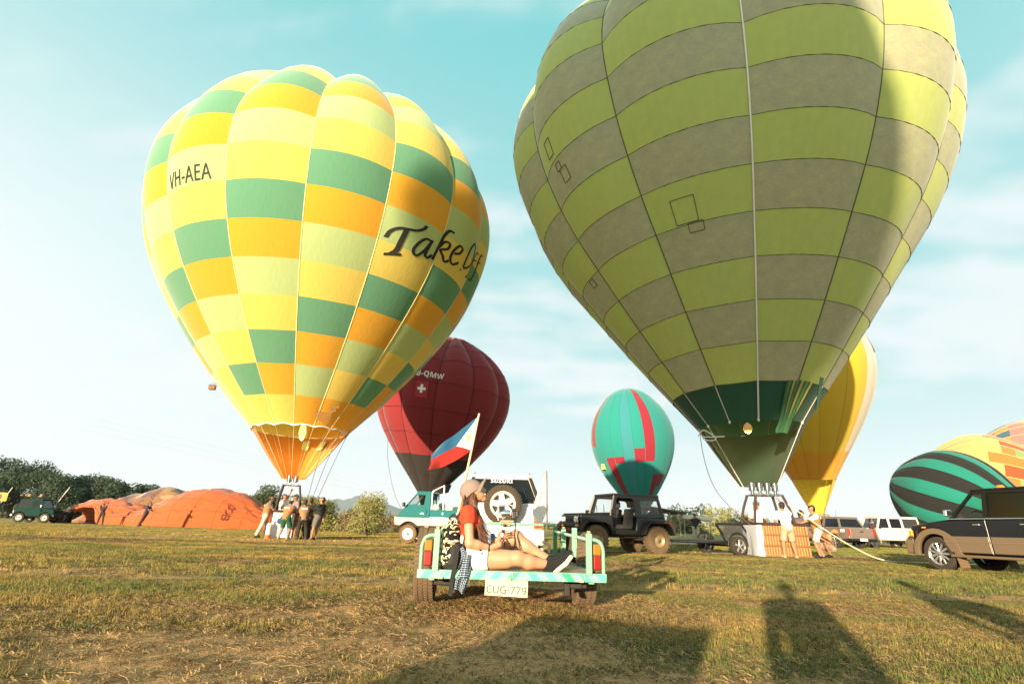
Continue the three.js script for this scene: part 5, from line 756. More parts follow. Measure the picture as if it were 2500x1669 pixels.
function person(s) { // own axes: faces +z, left is +x
  const t = thing('person', s.label, 'person', [s.at[0], s.y ?? 0, s.at[1]], s.turn ?? 0, s.group), k = (s.H ?? 1.7) / 1.72, N = s.res ?? 44;
  const hip = V(...(s.hip ?? [0, 0.92, 0])).multiplyScalar(k), lean = s.lean ?? [0, 0], up = V(Math.sin(lean[1]), Math.cos(lean[0]) * Math.cos(lean[1]), Math.sin(lean[0])).normalize(), yaw = s.twist ?? 0, lt = V(Math.cos(yaw), 0, -Math.sin(yaw)), fw = lt.clone().cross(up).normalize();
  const waist = hip.clone().addScaledVector(up, 0.16 * k), chest = hip.clone().addScaledVector(up, 0.36 * k), neck = hip.clone().addScaledVector(up, 0.53 * k), hy = s.head?.[0] ?? 0, hp = s.head?.[1] ?? 0;
  const hUp = up.clone().multiplyScalar(0.4).add(V(0, 1, 0)).normalize(), hF = fw.clone().applyAxisAngle(V(0, 1, 0), hy), hR = hUp.clone().cross(hF).normalize(); const hU = hUp.clone().applyAxisAngle(hR, -hp); const hFw = hR.clone().cross(hU).normalize();
  const head = neck.clone().addScaledVector(hU, 0.175 * k).addScaledVector(hFw, 0.025 * k);
  const sh = [1, -1].map((q) => chest.clone().addScaledVector(up, 0.1 * k).addScaledVector(lt, q * (s.shoulder ?? 0.185) * k)), hj = [1, -1].map((q) => hip.clone().addScaledVector(lt, q * 0.092 * k));
  const feet = (s.feet ?? [[0.12, 0.02], [-0.12, -0.02]]).map((f) => V(f[0], f[2] ?? 0.085, f[1]).multiplyScalar(k)), hands = (s.hands ?? [[0.26, 0.8, 0.08], [-0.26, 0.8, 0.08]]).map((f) => V(...f).multiplyScalar(k));
  const legs = feet.map((f, i) => [hj[i], ...ik(hj[i], f, 0.43 * k, 0.42 * k, s.knee ? V(...s.knee[i]) : V(0.12 * (1 - 2 * i), 0, 1))]), arms = hands.map((f, i) => [sh[i], ...ik(sh[i], f, 0.29 * k, 0.26 * k, s.elbow ? V(...s.elbow[i]) : V(0.5 * (1 - 2 * i), -0.4, -0.7))]);
  const B = [bone(hj[0], hj[1], 0.115 * k), bone(hip, waist, 0.135 * k, 0.125 * k), bone(waist, chest, 0.125 * k, 0.14 * k), bone(sh[0], sh[1], 0.075 * k), bone(chest.clone().addScaledVector(lt, 0.07 * k), chest.clone().addScaledVector(lt, -0.07 * k), 0.13 * k), bone(neck.clone().addScaledVector(up, -0.05 * k), head, 0.056 * k, 0.055 * k), bone(head.clone().addScaledVector(hU, 0.035 * k).addScaledVector(hFw, -0.02 * k), head.clone().addScaledVector(hU, 0.02 * k).addScaledVector(hFw, 0.012 * k), 0.094 * k, 0.09 * k), bone(head.clone().addScaledVector(hU, -0.03 * k).addScaledVector(hFw, 0.03 * k), head.clone().addScaledVector(hU, -0.082 * k).addScaledVector(hFw, 0.06 * k), 0.062 * k, 0.03 * k), bone(head.clone().addScaledVector(hFw, 0.1 * k).addScaledVector(hU, 0.01 * k), head.clone().addScaledVector(hFw, 0.118 * k).addScaledVector(hU, -0.025 * k), 0.01 * k, 0.014 * k, { k2: 0.012 })];
  for (const q of [1, -1]) B.push(bone(head.clone().addScaledVector(hR, q * 0.09 * k).addScaledVector(hU, 0.02 * k), head.clone().addScaledVector(hR, q * 0.095 * k).addScaledVector(hU, -0.02 * k), 0.018 * k, 0.012 * k, { k2: 0.012 }));
  const fing = [];
  legs.forEach(([a, b, c], i) => { const toe = c.clone().add(s.toes ? V(...s.toes[i]) : V(0.03 * (1 - 2 * i), -0.045, 0.15)); B.push(bone(a, b, 0.088 * k, 0.056 * k), bone(b, b.clone().lerp(c, 0.35), 0.056 * k, 0.057 * k), bone(b.clone().lerp(c, 0.35), c, 0.057 * k, 0.037 * k), bone(c.clone().add(V(0, -0.03, 0)), toe, 0.04 * k, 0.032 * k)); part('shoe', field([bone(c.clone().add(V(0, -0.045 * k, -0.02 * k)), toe.clone().lerp(c, 0.35), 0.048 * k, 0.045 * k), bone(toe.clone().lerp(c, 0.35), toe, 0.045 * k, 0.036 * k)], 20), s.shoe ?? M.black, t); });
  arms.forEach(([a, b, c]) => { const d = c.clone().sub(b).normalize(), pl = s.palm ? V(...s.palm) : fw.clone().multiplyScalar(-0.3).add(V(0, -1, 0)).normalize(), pd = pl.clone().sub(d.clone().multiplyScalar(pl.dot(d))).normalize(); B.push(bone(a, b, 0.052 * k, 0.04 * k), bone(b, c, 0.04 * k, 0.028 * k), bone(c, c.clone().addScaledVector(d, 0.075 * k), 0.028 * k, 0.034 * k)); fing.push(...fingers(c, d, pd, k, s.curl ?? 0.7)); });
  const skin = s.skin ?? SKIN, bodyG = field(B, N + 12); part('body', flat([bodyG, ...fing]), skin, t);
  part('eyes', [1, -1].map((q) => { const e = head.clone().addScaledVector(hFw, 0.089 * k).addScaledVector(hR, q * 0.034 * k).addScaledVector(hU, 0.012 * k); return ball(0.011 * k, e.x, e.y, e.z, 1, 0.8, 1, 6); }), M.black, t);
  if (s.hair !== null) part('hair', field([bone(head.clone().addScaledVector(hU, 0.055 * k).addScaledVector(hFw, -0.035 * k), head.clone().addScaledVector(hU, 0.05 * k).addScaledVector(hFw, 0.03 * k), 0.088 * k, 0.072 * k), bone(head.clone().addScaledVector(hFw, -0.04 * k), head.clone().addScaledVector(hFw, -0.045 * k).addScaledVector(hU, -0.03 * k), 0.088 * k, 0.07 * k)], 24, 0.03, 0.004), s.hairMat ?? HAIR, t);
  if (s.cap) part('cap', [place(new THREE.SphereGeometry(0.112 * k, 16, 8, 0, 6.3, 0, 1.6), 0, 0, 0), place(lathe([[0.1 * k, 0.012], [0.155 * k, 0.0], [0.156 * k, 0.006], [0.1 * k, 0.02]], 20).scale(0.8, 1, 1.25), 0, 0, 0.035 * k)].map((g) => g.applyMatrix4(new THREE.Matrix4().makeBasis(hR, hU, hFw).setPosition(head.clone().addScaledVector(hU, 0.045 * k).addScaledVector(hFw, -0.01)))), s.cap, t);
  const o = 0.016 * k, T = s.top;
  if (T) {
    const L = [bone(hip.clone().addScaledVector(up, -0.06 * k), waist, 0.142 * k + o, 0.138 * k + o, { flat0: true }), bone(hj[0], hj[1], 0.1 * k + o, undefined, {}), bone(waist, chest, 0.13 * k + o, 0.142 * k + o), bone(chest.clone().addScaledVector(lt, 0.07 * k), chest.clone().addScaledVector(lt, -0.07 * k), 0.13 * k + o), bone(sh[0], sh[1], 0.074 * k + o)];
    if (T.sleeve) arms.forEach(([a, b, c]) => { L.push(bone(a, T.sleeve === 'short' ? a.clone().lerp(b, 0.72) : b, 0.058 * k + o, 0.053 * k + o * 0.8, { flat: T.sleeve === 'short' })); if (T.sleeve === 'long') L.push(bone(b, b.clone().lerp(c, 0.93), 0.048 * k + o * 0.6, 0.036 * k + o * 0.5, { flat: true })); });
    part(T.vest ? 'shirt' : (T.name ?? 'shirt'), field(L, N, 0.03, 0.004), cloth(T.c, T.map ? { map: T.map } : {}), t);
    if (T.vest) {
      const W = [bone(hip.clone().addScaledVector(up, -0.08 * k), waist, 0.15 * k + o, 0.148 * k + o, { flat0: true }), bone(waist, chest.clone().addScaledVector(up, 0.02), 0.148 * k + o, 0.152 * k + o), bone(chest.clone().addScaledVector(lt, 0.075 * k), chest.clone().addScaledVector(lt, -0.075 * k), 0.142 * k + o), bone(sh[0].clone().lerp(sh[1], 0.16), sh[1].clone().lerp(sh[0], 0.16), 0.086 * k + o)], v = part('vest', field(W, N, 0.03, 0.005), cloth(T.vest), t);
      const st = chest.clone().addScaledVector(up, 0.035 * k); part('reflective_strip', rbox(0.25 * k, 0.06 * k, 0.02, 0.008, 0, 0, 0).applyMatrix4(new THREE.Matrix4().makeBasis(lt, up, fw).setPosition(st.addScaledVector(fw, -0.158 * k - o))), std([0.75, 0.72, 0.66], 0.4), v);
    }
  }
  const Q = s.bottom;
  if (Q) { const L = [bone(hip, waist.clone().lerp(hip, 0.4), 0.14 * k + o * 0.8, 0.132 * k + o * 0.8, { flat: true }), bone(hj[0], hj[1], 0.118 * k + o)]; legs.forEach(([a, b, c]) => { if (Q.len === 'shorts') L.push(bone(a, a.clone().lerp(b, 0.93), 0.1 * k + o, 0.088 * k + o, { flat: true })); else L.push(bone(a, b, 0.094 * k + o, 0.065 * k + o), bone(b, c, 0.065 * k + o, 0.05 * k + o, { flat: true })); }); part(Q.len === 'shorts' ? 'shorts' : 'trousers', field(L, N, 0.035, 0.004), cloth(Q.c, Q.map ? { map: Q.map } : {}), t); }
  return t;
}
const VEST = [0.34, 0.15, 0.05], PI = Math.PI;
const checks = (a, b, n = 14) => canvasTex(256, 256, (c, w, h) => { c.fillStyle = a; c.fillRect(0, 0, w, h); c.fillStyle = b; for (let i = 0; i < n; i++) { c.globalAlpha = 0.5; c.fillRect((i / n) * w, 0, w / n / 3, h); c.fillRect(0, (i / n) * h, w, h / n / 3); } });
function boxUV(o, s) { o.traverse((m) => { if (m.isMesh && m.material.map && ['shirt', 'shorts', 'trousers', 'plaid_shirt'].includes(m.name)) { const g = m.geometry, p = g.attributes.position, u = new Float32Array(p.count * 2); for (let i = 0; i < p.count; i++) { u[i * 2] = (p.getX(i) + p.getZ(i) * 0.6) * s; u[i * 2 + 1] = p.getY(i) * s; } g.setAttribute('uv', new THREE.BufferAttribute(u, 2)); m.material.map.wrapS = m.material.map.wrapT = THREE.RepeatWrapping; } }); return o; }
// crew of the yellow balloon
person({ label: 'person in orange vest and grey trousers pushing at the left of the yellow balloon basket', at: [-10.5, -24.4], turn: PI / 2 + 0.5, H: 1.74, lean: [0.16, 0], hands: [[0.12, 1.12, 0.5], [-0.14, 1.1, 0.5]], feet: [[0.14, 0.12], [-0.14, -0.28]], top: { c: [0.12, 0.11, 0.11], sleeve: 'short', vest: VEST }, bottom: { c: [0.42, 0.38, 0.33], len: 'long' }, skin: SKIN2 });
person({ label: 'person in pale cap, orange vest and green shorts at the yellow balloon basket', at: [-9.3, -23.75], turn: PI - 0.15, H: 1.68, lean: [0.28, -0.05], hip: [0, 0.86, -0.1], hands: [[0.25, 1.02, 0.5], [-0.22, 1.1, 0.5]], feet: [[0.2, -0.12], [-0.16, -0.05]], top: { c: [0.1, 0.09, 0.09], sleeve: 'short', vest: VEST }, bottom: { c: [0.015, 0.08, 0.035], len: 'shorts' }, cap: std([0.62, 0.5, 0.38], 0.8), shoe: std([0.35, 0.25, 0.16], 0.8) });
person({ label: 'person in brown vest and black trousers between green shorts and black top at the basket', at: [-8.68, -23.95], turn: PI + 0.35, H: 1.66, lean: [0.3, 0.04], hip: [0, 0.86, -0.08], hands: [[0.2, 1.0, 0.5], [-0.2, 1.05, 0.48]], feet: [[0.16, -0.1], [-0.2, -0.05]], top: { c: [0.04, 0.035, 0.03], sleeve: 'short', vest: [0.26, 0.15, 0.08] }, bottom: { c: [0.02, 0.018, 0.016], len: 'long' }, skin: SKIN2 });
person({ label: 'person in dark clothes half hidden behind the brown vest at the yellow balloon basket', at: [-8.75, -24.75], turn: PI + 0.9, H: 1.68, hands: [[0.2, 1.05, 0.45], [-0.2, 1.05, 0.42]], feet: [[0.14, 0], [-0.14, 0]], top: { c: [0.06, 0.045, 0.03], sleeve: 'short' }, bottom: { c: [0.03, 0.025, 0.02], len: 'long' }, skin: SKIN2 });
person({ label: 'person in long-sleeved black top and grey shorts standing right of the yellow balloon basket', at: [-8.12, -24.2], turn: -PI / 2 - 0.3, H: 1.72, lean: [-0.14, 0.05], head: [0.4, 0.1], hands: [[-0.05, 1.12, 0.5], [-0.05, 0.84, -0.2]], feet: [[0.12, 0.16], [-0.12, 0.1]], top: { c: [0.012, 0.012, 0.013], sleeve: 'long' }, bottom: { c: [0.13, 0.12, 0.11], len: 'shorts' } });
person({ label: 'person in white shirt with a raised arm standing inside the yellow balloon basket', at: [-9.92, -24.65], y: 0.12, turn: PI / 2, H: 1.7, hands: [[0.1, 1.95, 0.25], [-0.2, 1.2, 0.3]], top: { c: [0.75, 0.7, 0.66], sleeve: 'short' }, bottom: { c: [0.05, 0.05, 0.06], len: 'long' } });
person({ label: 'person in grey print shirt standing inside the yellow balloon basket below the burners', at: [-9.42, -24.75], y: 0.12, turn: -0.6, H: 1.7, hands: [[0.2, 1.15, 0.25], [-0.2, 1.15, 0.25]], top: { c: [0.2, 0.17, 0.17], sleeve: 'short' }, bottom: { c: [0.05, 0.05, 0.06], len: 'long' }, cap: std([0.06, 0.05, 0.05], 0.8), skin: SKIN2 });
// crew of the green balloon
boxUV(person({ label: 'person in white T-shirt and checked shorts reaching up at the green balloon', at: [9.2, -18.45], turn: PI + 0.05, H: 1.72, lean: [0.14, 0.06], hands: [[0.12, 1.02, 0.38], [-0.06, 1.86, 0.42]], elbow: [[1, -0.2, -0.5], [-1, 0.1, 0.2]], feet: [[0.2, 0.0], [-0.2, 0.02]], top: { c: [0.8, 0.78, 0.76], sleeve: 'short' }, bottom: { c: [1, 1, 1], len: 'shorts', map: checks('#b9a58c', '#7d5b3a', 12) }, shoe: std([0.45, 0.3, 0.18], 0.8), res: 52 }), 3);
boxUV(person({ label: 'person in tan vest and white print shorts hauling rope beside the green balloon basket', at: [10.42, -19.1], turn: -PI / 2 - 0.15, H: 1.7, lean: [0.12, 0.02], hip: [0, 0.88, -0.12], hands: [[0.08, 1.1, 0.42], [-0.12, 1.12, 0.36]], feet: [[0.14, -0.05], [-0.14, -0.25]], top: { c: [0.78, 0.75, 0.7], sleeve: 'short', vest: [0.3, 0.15, 0.055] }, bottom: { c: [1, 1, 1], len: 'shorts', map: checks('#e8e2da', '#5a4a3c', 7) }, res: 52 }), 3);
person({ label: 'person in grey cap and white shirt standing inside the green balloon basket on the left', at: [8.72, -19.45], y: 0.08, turn: -0.3, H: 1.68, hands: [[0.25, 1.0, 0.2], [-0.2, 1.05, 0.25]], top: { c: [0.7, 0.66, 0.66], sleeve: 'short' }, bottom: { c: [0.1, 0.1, 0.12], len: 'long' }, cap: std([0.2, 0.17, 0.14], 0.8), skin: SKIN2 });
person({ label: 'person with dark hair bending over inside the right end of the green balloon basket', at: [9.95, -19.5], y: 0.06, turn: PI / 2, H: 1.66, lean: [0.85, 0], hip: [0, 0.88, -0.12], hands: [[0.15, 0.7, 0.5], [-0.15, 0.7, 0.5]], top: { c: [0.12, 0.09, 0.08], sleeve: 'short' }, bottom: { c: [0.06, 0.05, 0.05], len: 'long' }, skin: SKIN2 });
person({ label: 'person in tan clothes squatting right of the rope hauler, holding an orange cap', at: [11.35, -20.0], turn: -PI / 2 + 0.4, H: 1.66, hip: [0, 0.32, -0.1], lean: [0.5, 0], hands: [[0.12, 0.62, 0.42], [-0.12, 0.58, 0.42]], feet: [[0.15, 0.14], [-0.15, 0.06]], top: { c: [0.36, 0.22, 0.12], sleeve: 'short', vest: [0.3, 0.15, 0.06] }, bottom: { c: [0.36, 0.26, 0.17], len: 'shorts' }, skin: SKIN2 });
solo('cap', [place(new THREE.SphereGeometry(0.12, 14, 8, 0, 6.3, 0, 1.7), 11.5, 0.82, -19.75), place(new THREE.CylinderGeometry(0.11, 0.13, 0.015, 16, 1), 11.42, 0.82, -19.7)], std([0.75, 0.2, 0.05], 0.7), 'orange cap held by the squatting person right of the basket', 'cap');
// far people
person({ label: 'person in white shirt holding up the mouth of the flattened orange balloon', at: [-42.1, -53.8], turn: PI / 2 + 0.4, H: 1.74, lean: [0.2, 0], hands: [[0.15, 1.35, 0.42], [-0.15, 1.3, 0.4]], top: { c: [0.7, 0.64, 0.52], sleeve: 'short' }, bottom: { c: [0.03, 0.04, 0.04], len: 'long' }, res: 32 });
person({ label: 'person in black with both arms raised at the opening of the flattened orange balloon', at: [-34.7, -48.2], turn: 0.3, H: 1.72, hands: [[0.2, 1.95, 0.1], [-0.2, 1.95, 0.1]], elbow: [[1, 0, 0.2], [-1, 0, 0.2]], lean: [0, -0.1], feet: [[0.2, 0.02], [-0.2, -0.02]], top: { c: [0.03, 0.02, 0.018], sleeve: 'short' }, bottom: { c: [0.05, 0.03, 0.02], len: 'long' }, res: 32, skin: SKIN2 });
person({ label: 'person in dark blue shirt leaning against the dome of the flattened orange balloon', at: [-28.0, -43.1], turn: PI / 2, H: 1.8, lean: [0.3, 0], hip: [0, 0.93, 0.25], hands: [[0.15, 1.2, 0.72], [-0.1, 1.3, 0.75]], feet: [[0.12, -0.12], [-0.12, -0.05]], top: { c: [0.02, 0.025, 0.06], sleeve: 'short' }, bottom: { c: [0.12, 0.05, 0.03], len: 'long' }, res: 32, skin: SKIN2 });
person({ label: 'person in dark shirt and pale trousers photographing, left of the small black trailer', at: [11.6, -34.6], turn: -0.3, H: 1.75, hands: [[0.06, 1.5, 0.25], [-0.06, 1.5, 0.25]], top: { c: [0.035, 0.04, 0.045], sleeve: 'short' }, bottom: { c: [0.55, 0.46, 0.33], len: 'long' }, res: 32 });
person({ label: 'small far person in tan clothes in front of the feathery bush', at: [-22.3, -74], turn: 0.5, H: 1.6, hands: [[0.25, 0.85, 0.1], [-0.25, 1.1, 0.2]], top: { c: [0.4, 0.32, 0.2], sleeve: 'short' }, bottom: { c: [0.2, 0.18, 0.12], len: 'long' }, res: 26, skin: SKIN2 });
person({ label: 'dark-haired person standing at the front of the white boxy car', at: [22.9, -35.2], turn: PI / 2, H: 1.76, top: { c: [0.05, 0.035, 0.03], sleeve: 'short' }, bottom: { c: [0.04, 0.04, 0.05], len: 'long' }, res: 28, skin: SKIN2 });
// two people and a case behind the viewer, known by their shadows on the grass in the foreground
const sunXZ = (L, A) => [L * Math.cos(SUN_AZ) + A * Math.sin(SUN_AZ), L * Math.sin(SUN_AZ) - A * Math.cos(SUN_AZ)];
person({ label: 'person with a hat standing behind the viewer, whose shadow lies on the foreground grass', at: sunXZ(0.28, -3.3), turn: PI - SUN_AZ, H: 1.72, shoulder: 0.23, hands: [[0.27, 0.8, 0.06], [-0.27, 0.8, 0.06]], feet: [[0.12, 0], [-0.12, 0]], top: { c: [0.2, 0.2, 0.2], sleeve: 'long', vest: [0.2, 0.15, 0.1] }, bottom: { c: [0.1, 0.1, 0.1], len: 'long' }, cap: std([0.2, 0.2, 0.2], 0.8), res: 26 });
person({ label: 'second person behind the viewer, whose shadow lies at the right edge of the grass', at: sunXZ(2.1, -1.2), turn: PI - SUN_AZ, H: 1.72, hands: [[0.3, 1.0, 0.15], [-0.3, 1.0, 0.15]], feet: [[0.25, 0], [-0.25, 0]], top: { c: [0.2, 0.2, 0.2], sleeve: 'long' }, bottom: { c: [0.1, 0.1, 0.1], len: 'long' }, res: 26 });
{ const [x, z] = sunXZ(-1.12, -3.3), t = thing('equipment_case', 'large black equipment case behind the viewer, known by its shadow on the left foreground', 'case', [x, 0, z], -SUN_AZ); part('body', rbox(1.42, 0.8, 0.6, 0.04, 0, 0.42, 0), M.black, t); part('lid', rbox(1.44, 0.24, 0.62, 0.04, 0, 0.96, 0), M.black, t); part('handle', tube([[-0.2, 0.7, 0.3], [-0.15, 0.72, 0.36], [0.15, 0.72, 0.36], [0.2, 0.7, 0.3]], 0.015, 12), M.steel, t); }
// ---------------------------------------------------------------- mint green trailer
const chip = noiseTex(512, (u, v) => { const a = fbm(u * 14, v * 14, 2, 5), b = perlin.noise(u * 60, v * 60, 7), rust = a + b * 0.25 > 0.34 ? 1 : 0, n = 0.94 + 0.12 * fbm(u * 30, v * 30, 5, 3); return rust ? [0.5, 0.33, 0.2] : [n, n, n]; });
const mint = std([0.2, 0.46, 0.29], 0.5, { map: chip }), deepGreen = std([0.02, 0.22, 0.1], 0.5, { map: chip });
{
  const t = thing('trailer', 'mint green flatbed trailer with posts and rails, plate CUG 779, carrying the woman', 'trailer', [0.055, 0, -5.05], 0.044);
  t.rotation.set(0.02, 0.044, -0.004, 'YXZ');
  const stripes = canvasTex(2048, 96, (c, w, h) => {
    c.fillStyle = '#79c4a2'; c.fillRect(0, 0, w, h);
    for (let i = 0; i < 11; i++) { const m = i < 6 ? 1 : -1, x = 60 + i * 186 + (i > 5 ? 40 : 0); c.fillStyle = ['#4a9f98', '#56aaa2', '#41968b'][i % 3]; if (i === 8) c.fillStyle = '#1fa874'; c.beginPath(); c.moveTo(x - m * 34, h); c.lineTo(x + 88 - m * 34, h); c.lineTo(x + 88 + m * 34, 0); c.lineTo(x + m * 34, 0); c.fill(); }
    for (let i = 0; i < 420; i++) { c.fillStyle = ['#7a5a3a', '#b9d9c6', '#5d4a30', '#d8efe2'][i % 4]; c.globalAlpha = rr(0.3, 0.9); const x = rr(0, w), y = rnd() < 0.5 ? rr(0, 10) : rr(h - 12, h); c.beginPath(); c.ellipse(rnd() < 0.25 ? x : x, rnd() < 0.3 ? rr(0, h) : y, rr(1, 7), rr(1, 3), 0, 0, 7); c.fill(); }
  });
  const beam = part('tail_beam', rbox(1.65, 0.072, 0.05, 0.006, 0, 0.345, 0), mint, t);
  part('warning_stripes', new THREE.PlaneGeometry(1.638, 0.066).translate(0, 0.345, 0.0275), std([1, 1, 1], 0.5, { map: stripes }), beam);
  for (const x of [-0.62, -0.03, 0.6]) part('latch', [rbox(0.04, 0.018, 0.02, 0.004, x, 0.318, 0.036), rod([x + 0.03, 0.335, 0.03], [x + 0.03, 0.375, 0.03], 0.004)], std([0.45, 0.4, 0.22], 0.6), t);
  for (let i = 0; i < 9; i++) part('floor_board', rbox(0.152, 0.025, 2.3, 0.004, -0.62 + i * 0.155, 0.366 + (i % 3) * 0.0015, -1.18), std([[0.36, 0.25, 0.16], [0.32, 0.22, 0.14], [0.4, 0.29, 0.19]][i % 3], 0.85, { map: dustTex }), t);
  for (const x of [-0.66, 0.66]) part('side_beam', rbox(0.05, 0.09, 2.3, 0.006, x * 1.06, 0.335, -1.17), mint, t);
  part('front_beam', rbox(1.45, 0.09, 0.05, 0.006, 0, 0.335, -2.34), mint, t);
  [-1, 1].forEach((k) => {
    [0.02, -0.76, -1.54, -2.3].forEach((z, i) => {
      const short = k > 0 && i === 1, p = part('post', rbox(0.05, short ? 0.28 : 0.34, 0.05, 0.005, k * 0.67, (short ? 0.44 : 0.38) + 0.16, z), k > 0 && i === 3 ? deepGreen : mint, t);
      part('cap_bolt', [rod([k * 0.67, 0.7, z], [k * 0.67, 0.73, z], 0.01), rbox(0.03, 0.02, 0.03, 0.004, k * 0.67, 0.722, z)], std([0.3, 0.26, 0.16], 0.6), p);
      if (k > 0 && i === 2) part('paint_patch', rbox(0.052, 0.12, 0.052, 0.005, k * 0.67, 0.43, z), deepGreen, p);
    });
    part('rail', rod([k * 0.67, 0.655, 0.02], [k * 0.67, 0.66, -2.3], 0.017), std([0.42, 0.66, 0.5], 0.4, { map: chip }), t);
    part('fender_hoop', tube([[k * 0.8, 0.37, 0.01], [k * 0.8, 0.5, 0.01], [k * 0.798, 0.575, 0.01], [k * 0.775, 0.632, 0.01], [k * 0.735, 0.655, 0.01], [k * 0.66, 0.657, 0.01]], 0.0165, 40, 8), mint, t);
    const b = part('tail_light', rbox(0.078, 0.225, 0.04, 0.01, k * 0.743, 0.515, -0.01), std([0.08, 0.07, 0.06], 0.7), t);
    part('amber_lens', rbox(0.068, 0.088, 0.035, 0.01, k * 0.743, 0.575, 0.012), phys([0.42, 0.13, 0.006], 0.3), b);
    part('red_lens', rbox(0.068, 0.115, 0.035, 0.01, k * 0.743, 0.468, 0.012), phys([0.24, 0.01, 0.005], 0.3), b);
    part('light_bracket', [rod([k * 0.7, 0.37, -0.02], [k * 0.743, 0.42, -0.02], 0.008)], M.black, t);
    const tyre = [place(lathe([[0.2, -0.085], [0.22, -0.1], [0.315, -0.1], [0.338, -0.082], [0.345, -0.05], [0.345, 0.05], [0.338, 0.082], [0.315, 0.1], [0.22, 0.1], [0.2, 0.085]], 44).rotateZ(PI / 2), k * 0.81 - 0.025, 0.345, -0.98)];
    const W = part('wheel', tyre, std([0.15, 0.1, 0.06], 0.95, { map: dustTex }), t), tr = [];
    for (let i = 0; i < 54; i++) { const a = (i / 54) * 6.283; for (const [x, s] of [[-0.072, 0.3], [-0.025, -0.35], [0.025, 0.35], [0.072, -0.3]]) tr.push(box(0.04, 0.014, 0.024, x, 0.345, 0, 0, s, 0).rotateX(a + (x > 0 ? 0.05 : 0)).translate(k * 0.81 - 0.025, 0.345, -0.98)); }
    part('tread', tr, std([0.17, 0.115, 0.068], 0.95, { map: dustTex }), W);
    part('rim', place(lathe([[0.001, 0.05], [0.07, 0.055], [0.09, 0.03], [0.17, 0.03], [0.205, 0.085]], 24).rotateZ(-k * PI / 2), k * 0.81 - 0.025, 0.345, -0.98), std([0.4, 0.36, 0.3], 0.6), W);
    part('leaf_spring', [0, 1, 2].map((i) => tube([[k * 0.62, 0.3 - i * 0.012, -0.98 - 0.42 + i * 0.1], [k * 0.62, 0.22 - i * 0.012, -0.98], [k * 0.62, 0.3 - i * 0.012, -0.98 + 0.42 - i * 0.1]], 0.012, 14, 4)), std([0.05, 0.04, 0.03], 0.8), t);
    part('spring_hanger', [rbox(0.05, 0.12, 0.08, 0.01, k * 0.62, 0.27, -0.56), rbox(0.16, 0.05, 0.06, 0.01, k * 0.58, 0.25, -0.3), rbox(0.05, 0.16, 0.05, 0.01, k * 0.52, 0.24, -0.28), rod([k * 0.7, 0.24, -0.3], [k * 0.4, 0.22, -0.3], 0.018)], std([0.03, 0.025, 0.02], 0.8), t);
  });
  part('axle', [rod([-0.8, 0.33, -0.98], [0.8, 0.33, -0.98], 0.035), ball(0.1, 0, 0.33, -0.98, 1.1, 1, 1, 14), ball(0.09, -0.58, 0.3, -0.85)], std([0.05, 0.042, 0.035], 0.8), t);
  part('front_rail', [rod([-0.67, 0.735, -2.3], [0.67, 0.735, -2.3], 0.017), rod([0, 0.37, -2.3], [0, 0.735, -2.3], 0.02)], mint, t);
  part('corner_loop', tube([[0.6, 0.4, -2.32], [0.58, 0.5, -2.33], [0.48, 0.52, -2.34], [0.4, 0.4, -2.34]], 0.018, 16), std([0.5, 0.42, 0.36], 0.6), t);
  part('drawbar', [rod([-0.5, 0.33, -2.34], [0, 0.38, -3.5], 0.035), rod([0.5, 0.33, -2.34], [0, 0.38, -3.5], 0.035)], M.black, t);
  const pl = part('number_plate', place(rbox(0.37, 0.108, 0.012, 0.004, 0, 0, 0), -0.05, 0.237, 0.03, 0, 0, -0.035), std([0.62, 0.56, 0.46], 0.7, { map: dustTex }), t);
  part('lettering', letters('sans', 'CUG·779', 0.06, (x, y) => V(-0.05 + x * 1 + y * 0.035, 0.235 + y - x * 0.035, 0.0375), { stretch: 1.08 }), std([0.03, 0.055, 0.03], 0.7), pl);
  part('plate_bracket', [rbox(0.37, 0.03, 0.01, 0.003, -0.05, 0.297, 0.03, 0, 0, -0.02)], std([0.5, 0.4, 0.32], 0.8), t);
  part('bolt', [[-0.2, 0.262], [0.1, 0.252]].map(([x, y]) => ball(0.008, x, y, 0.036, 1, 1, 0.5, 6)), M.steel, pl);
}
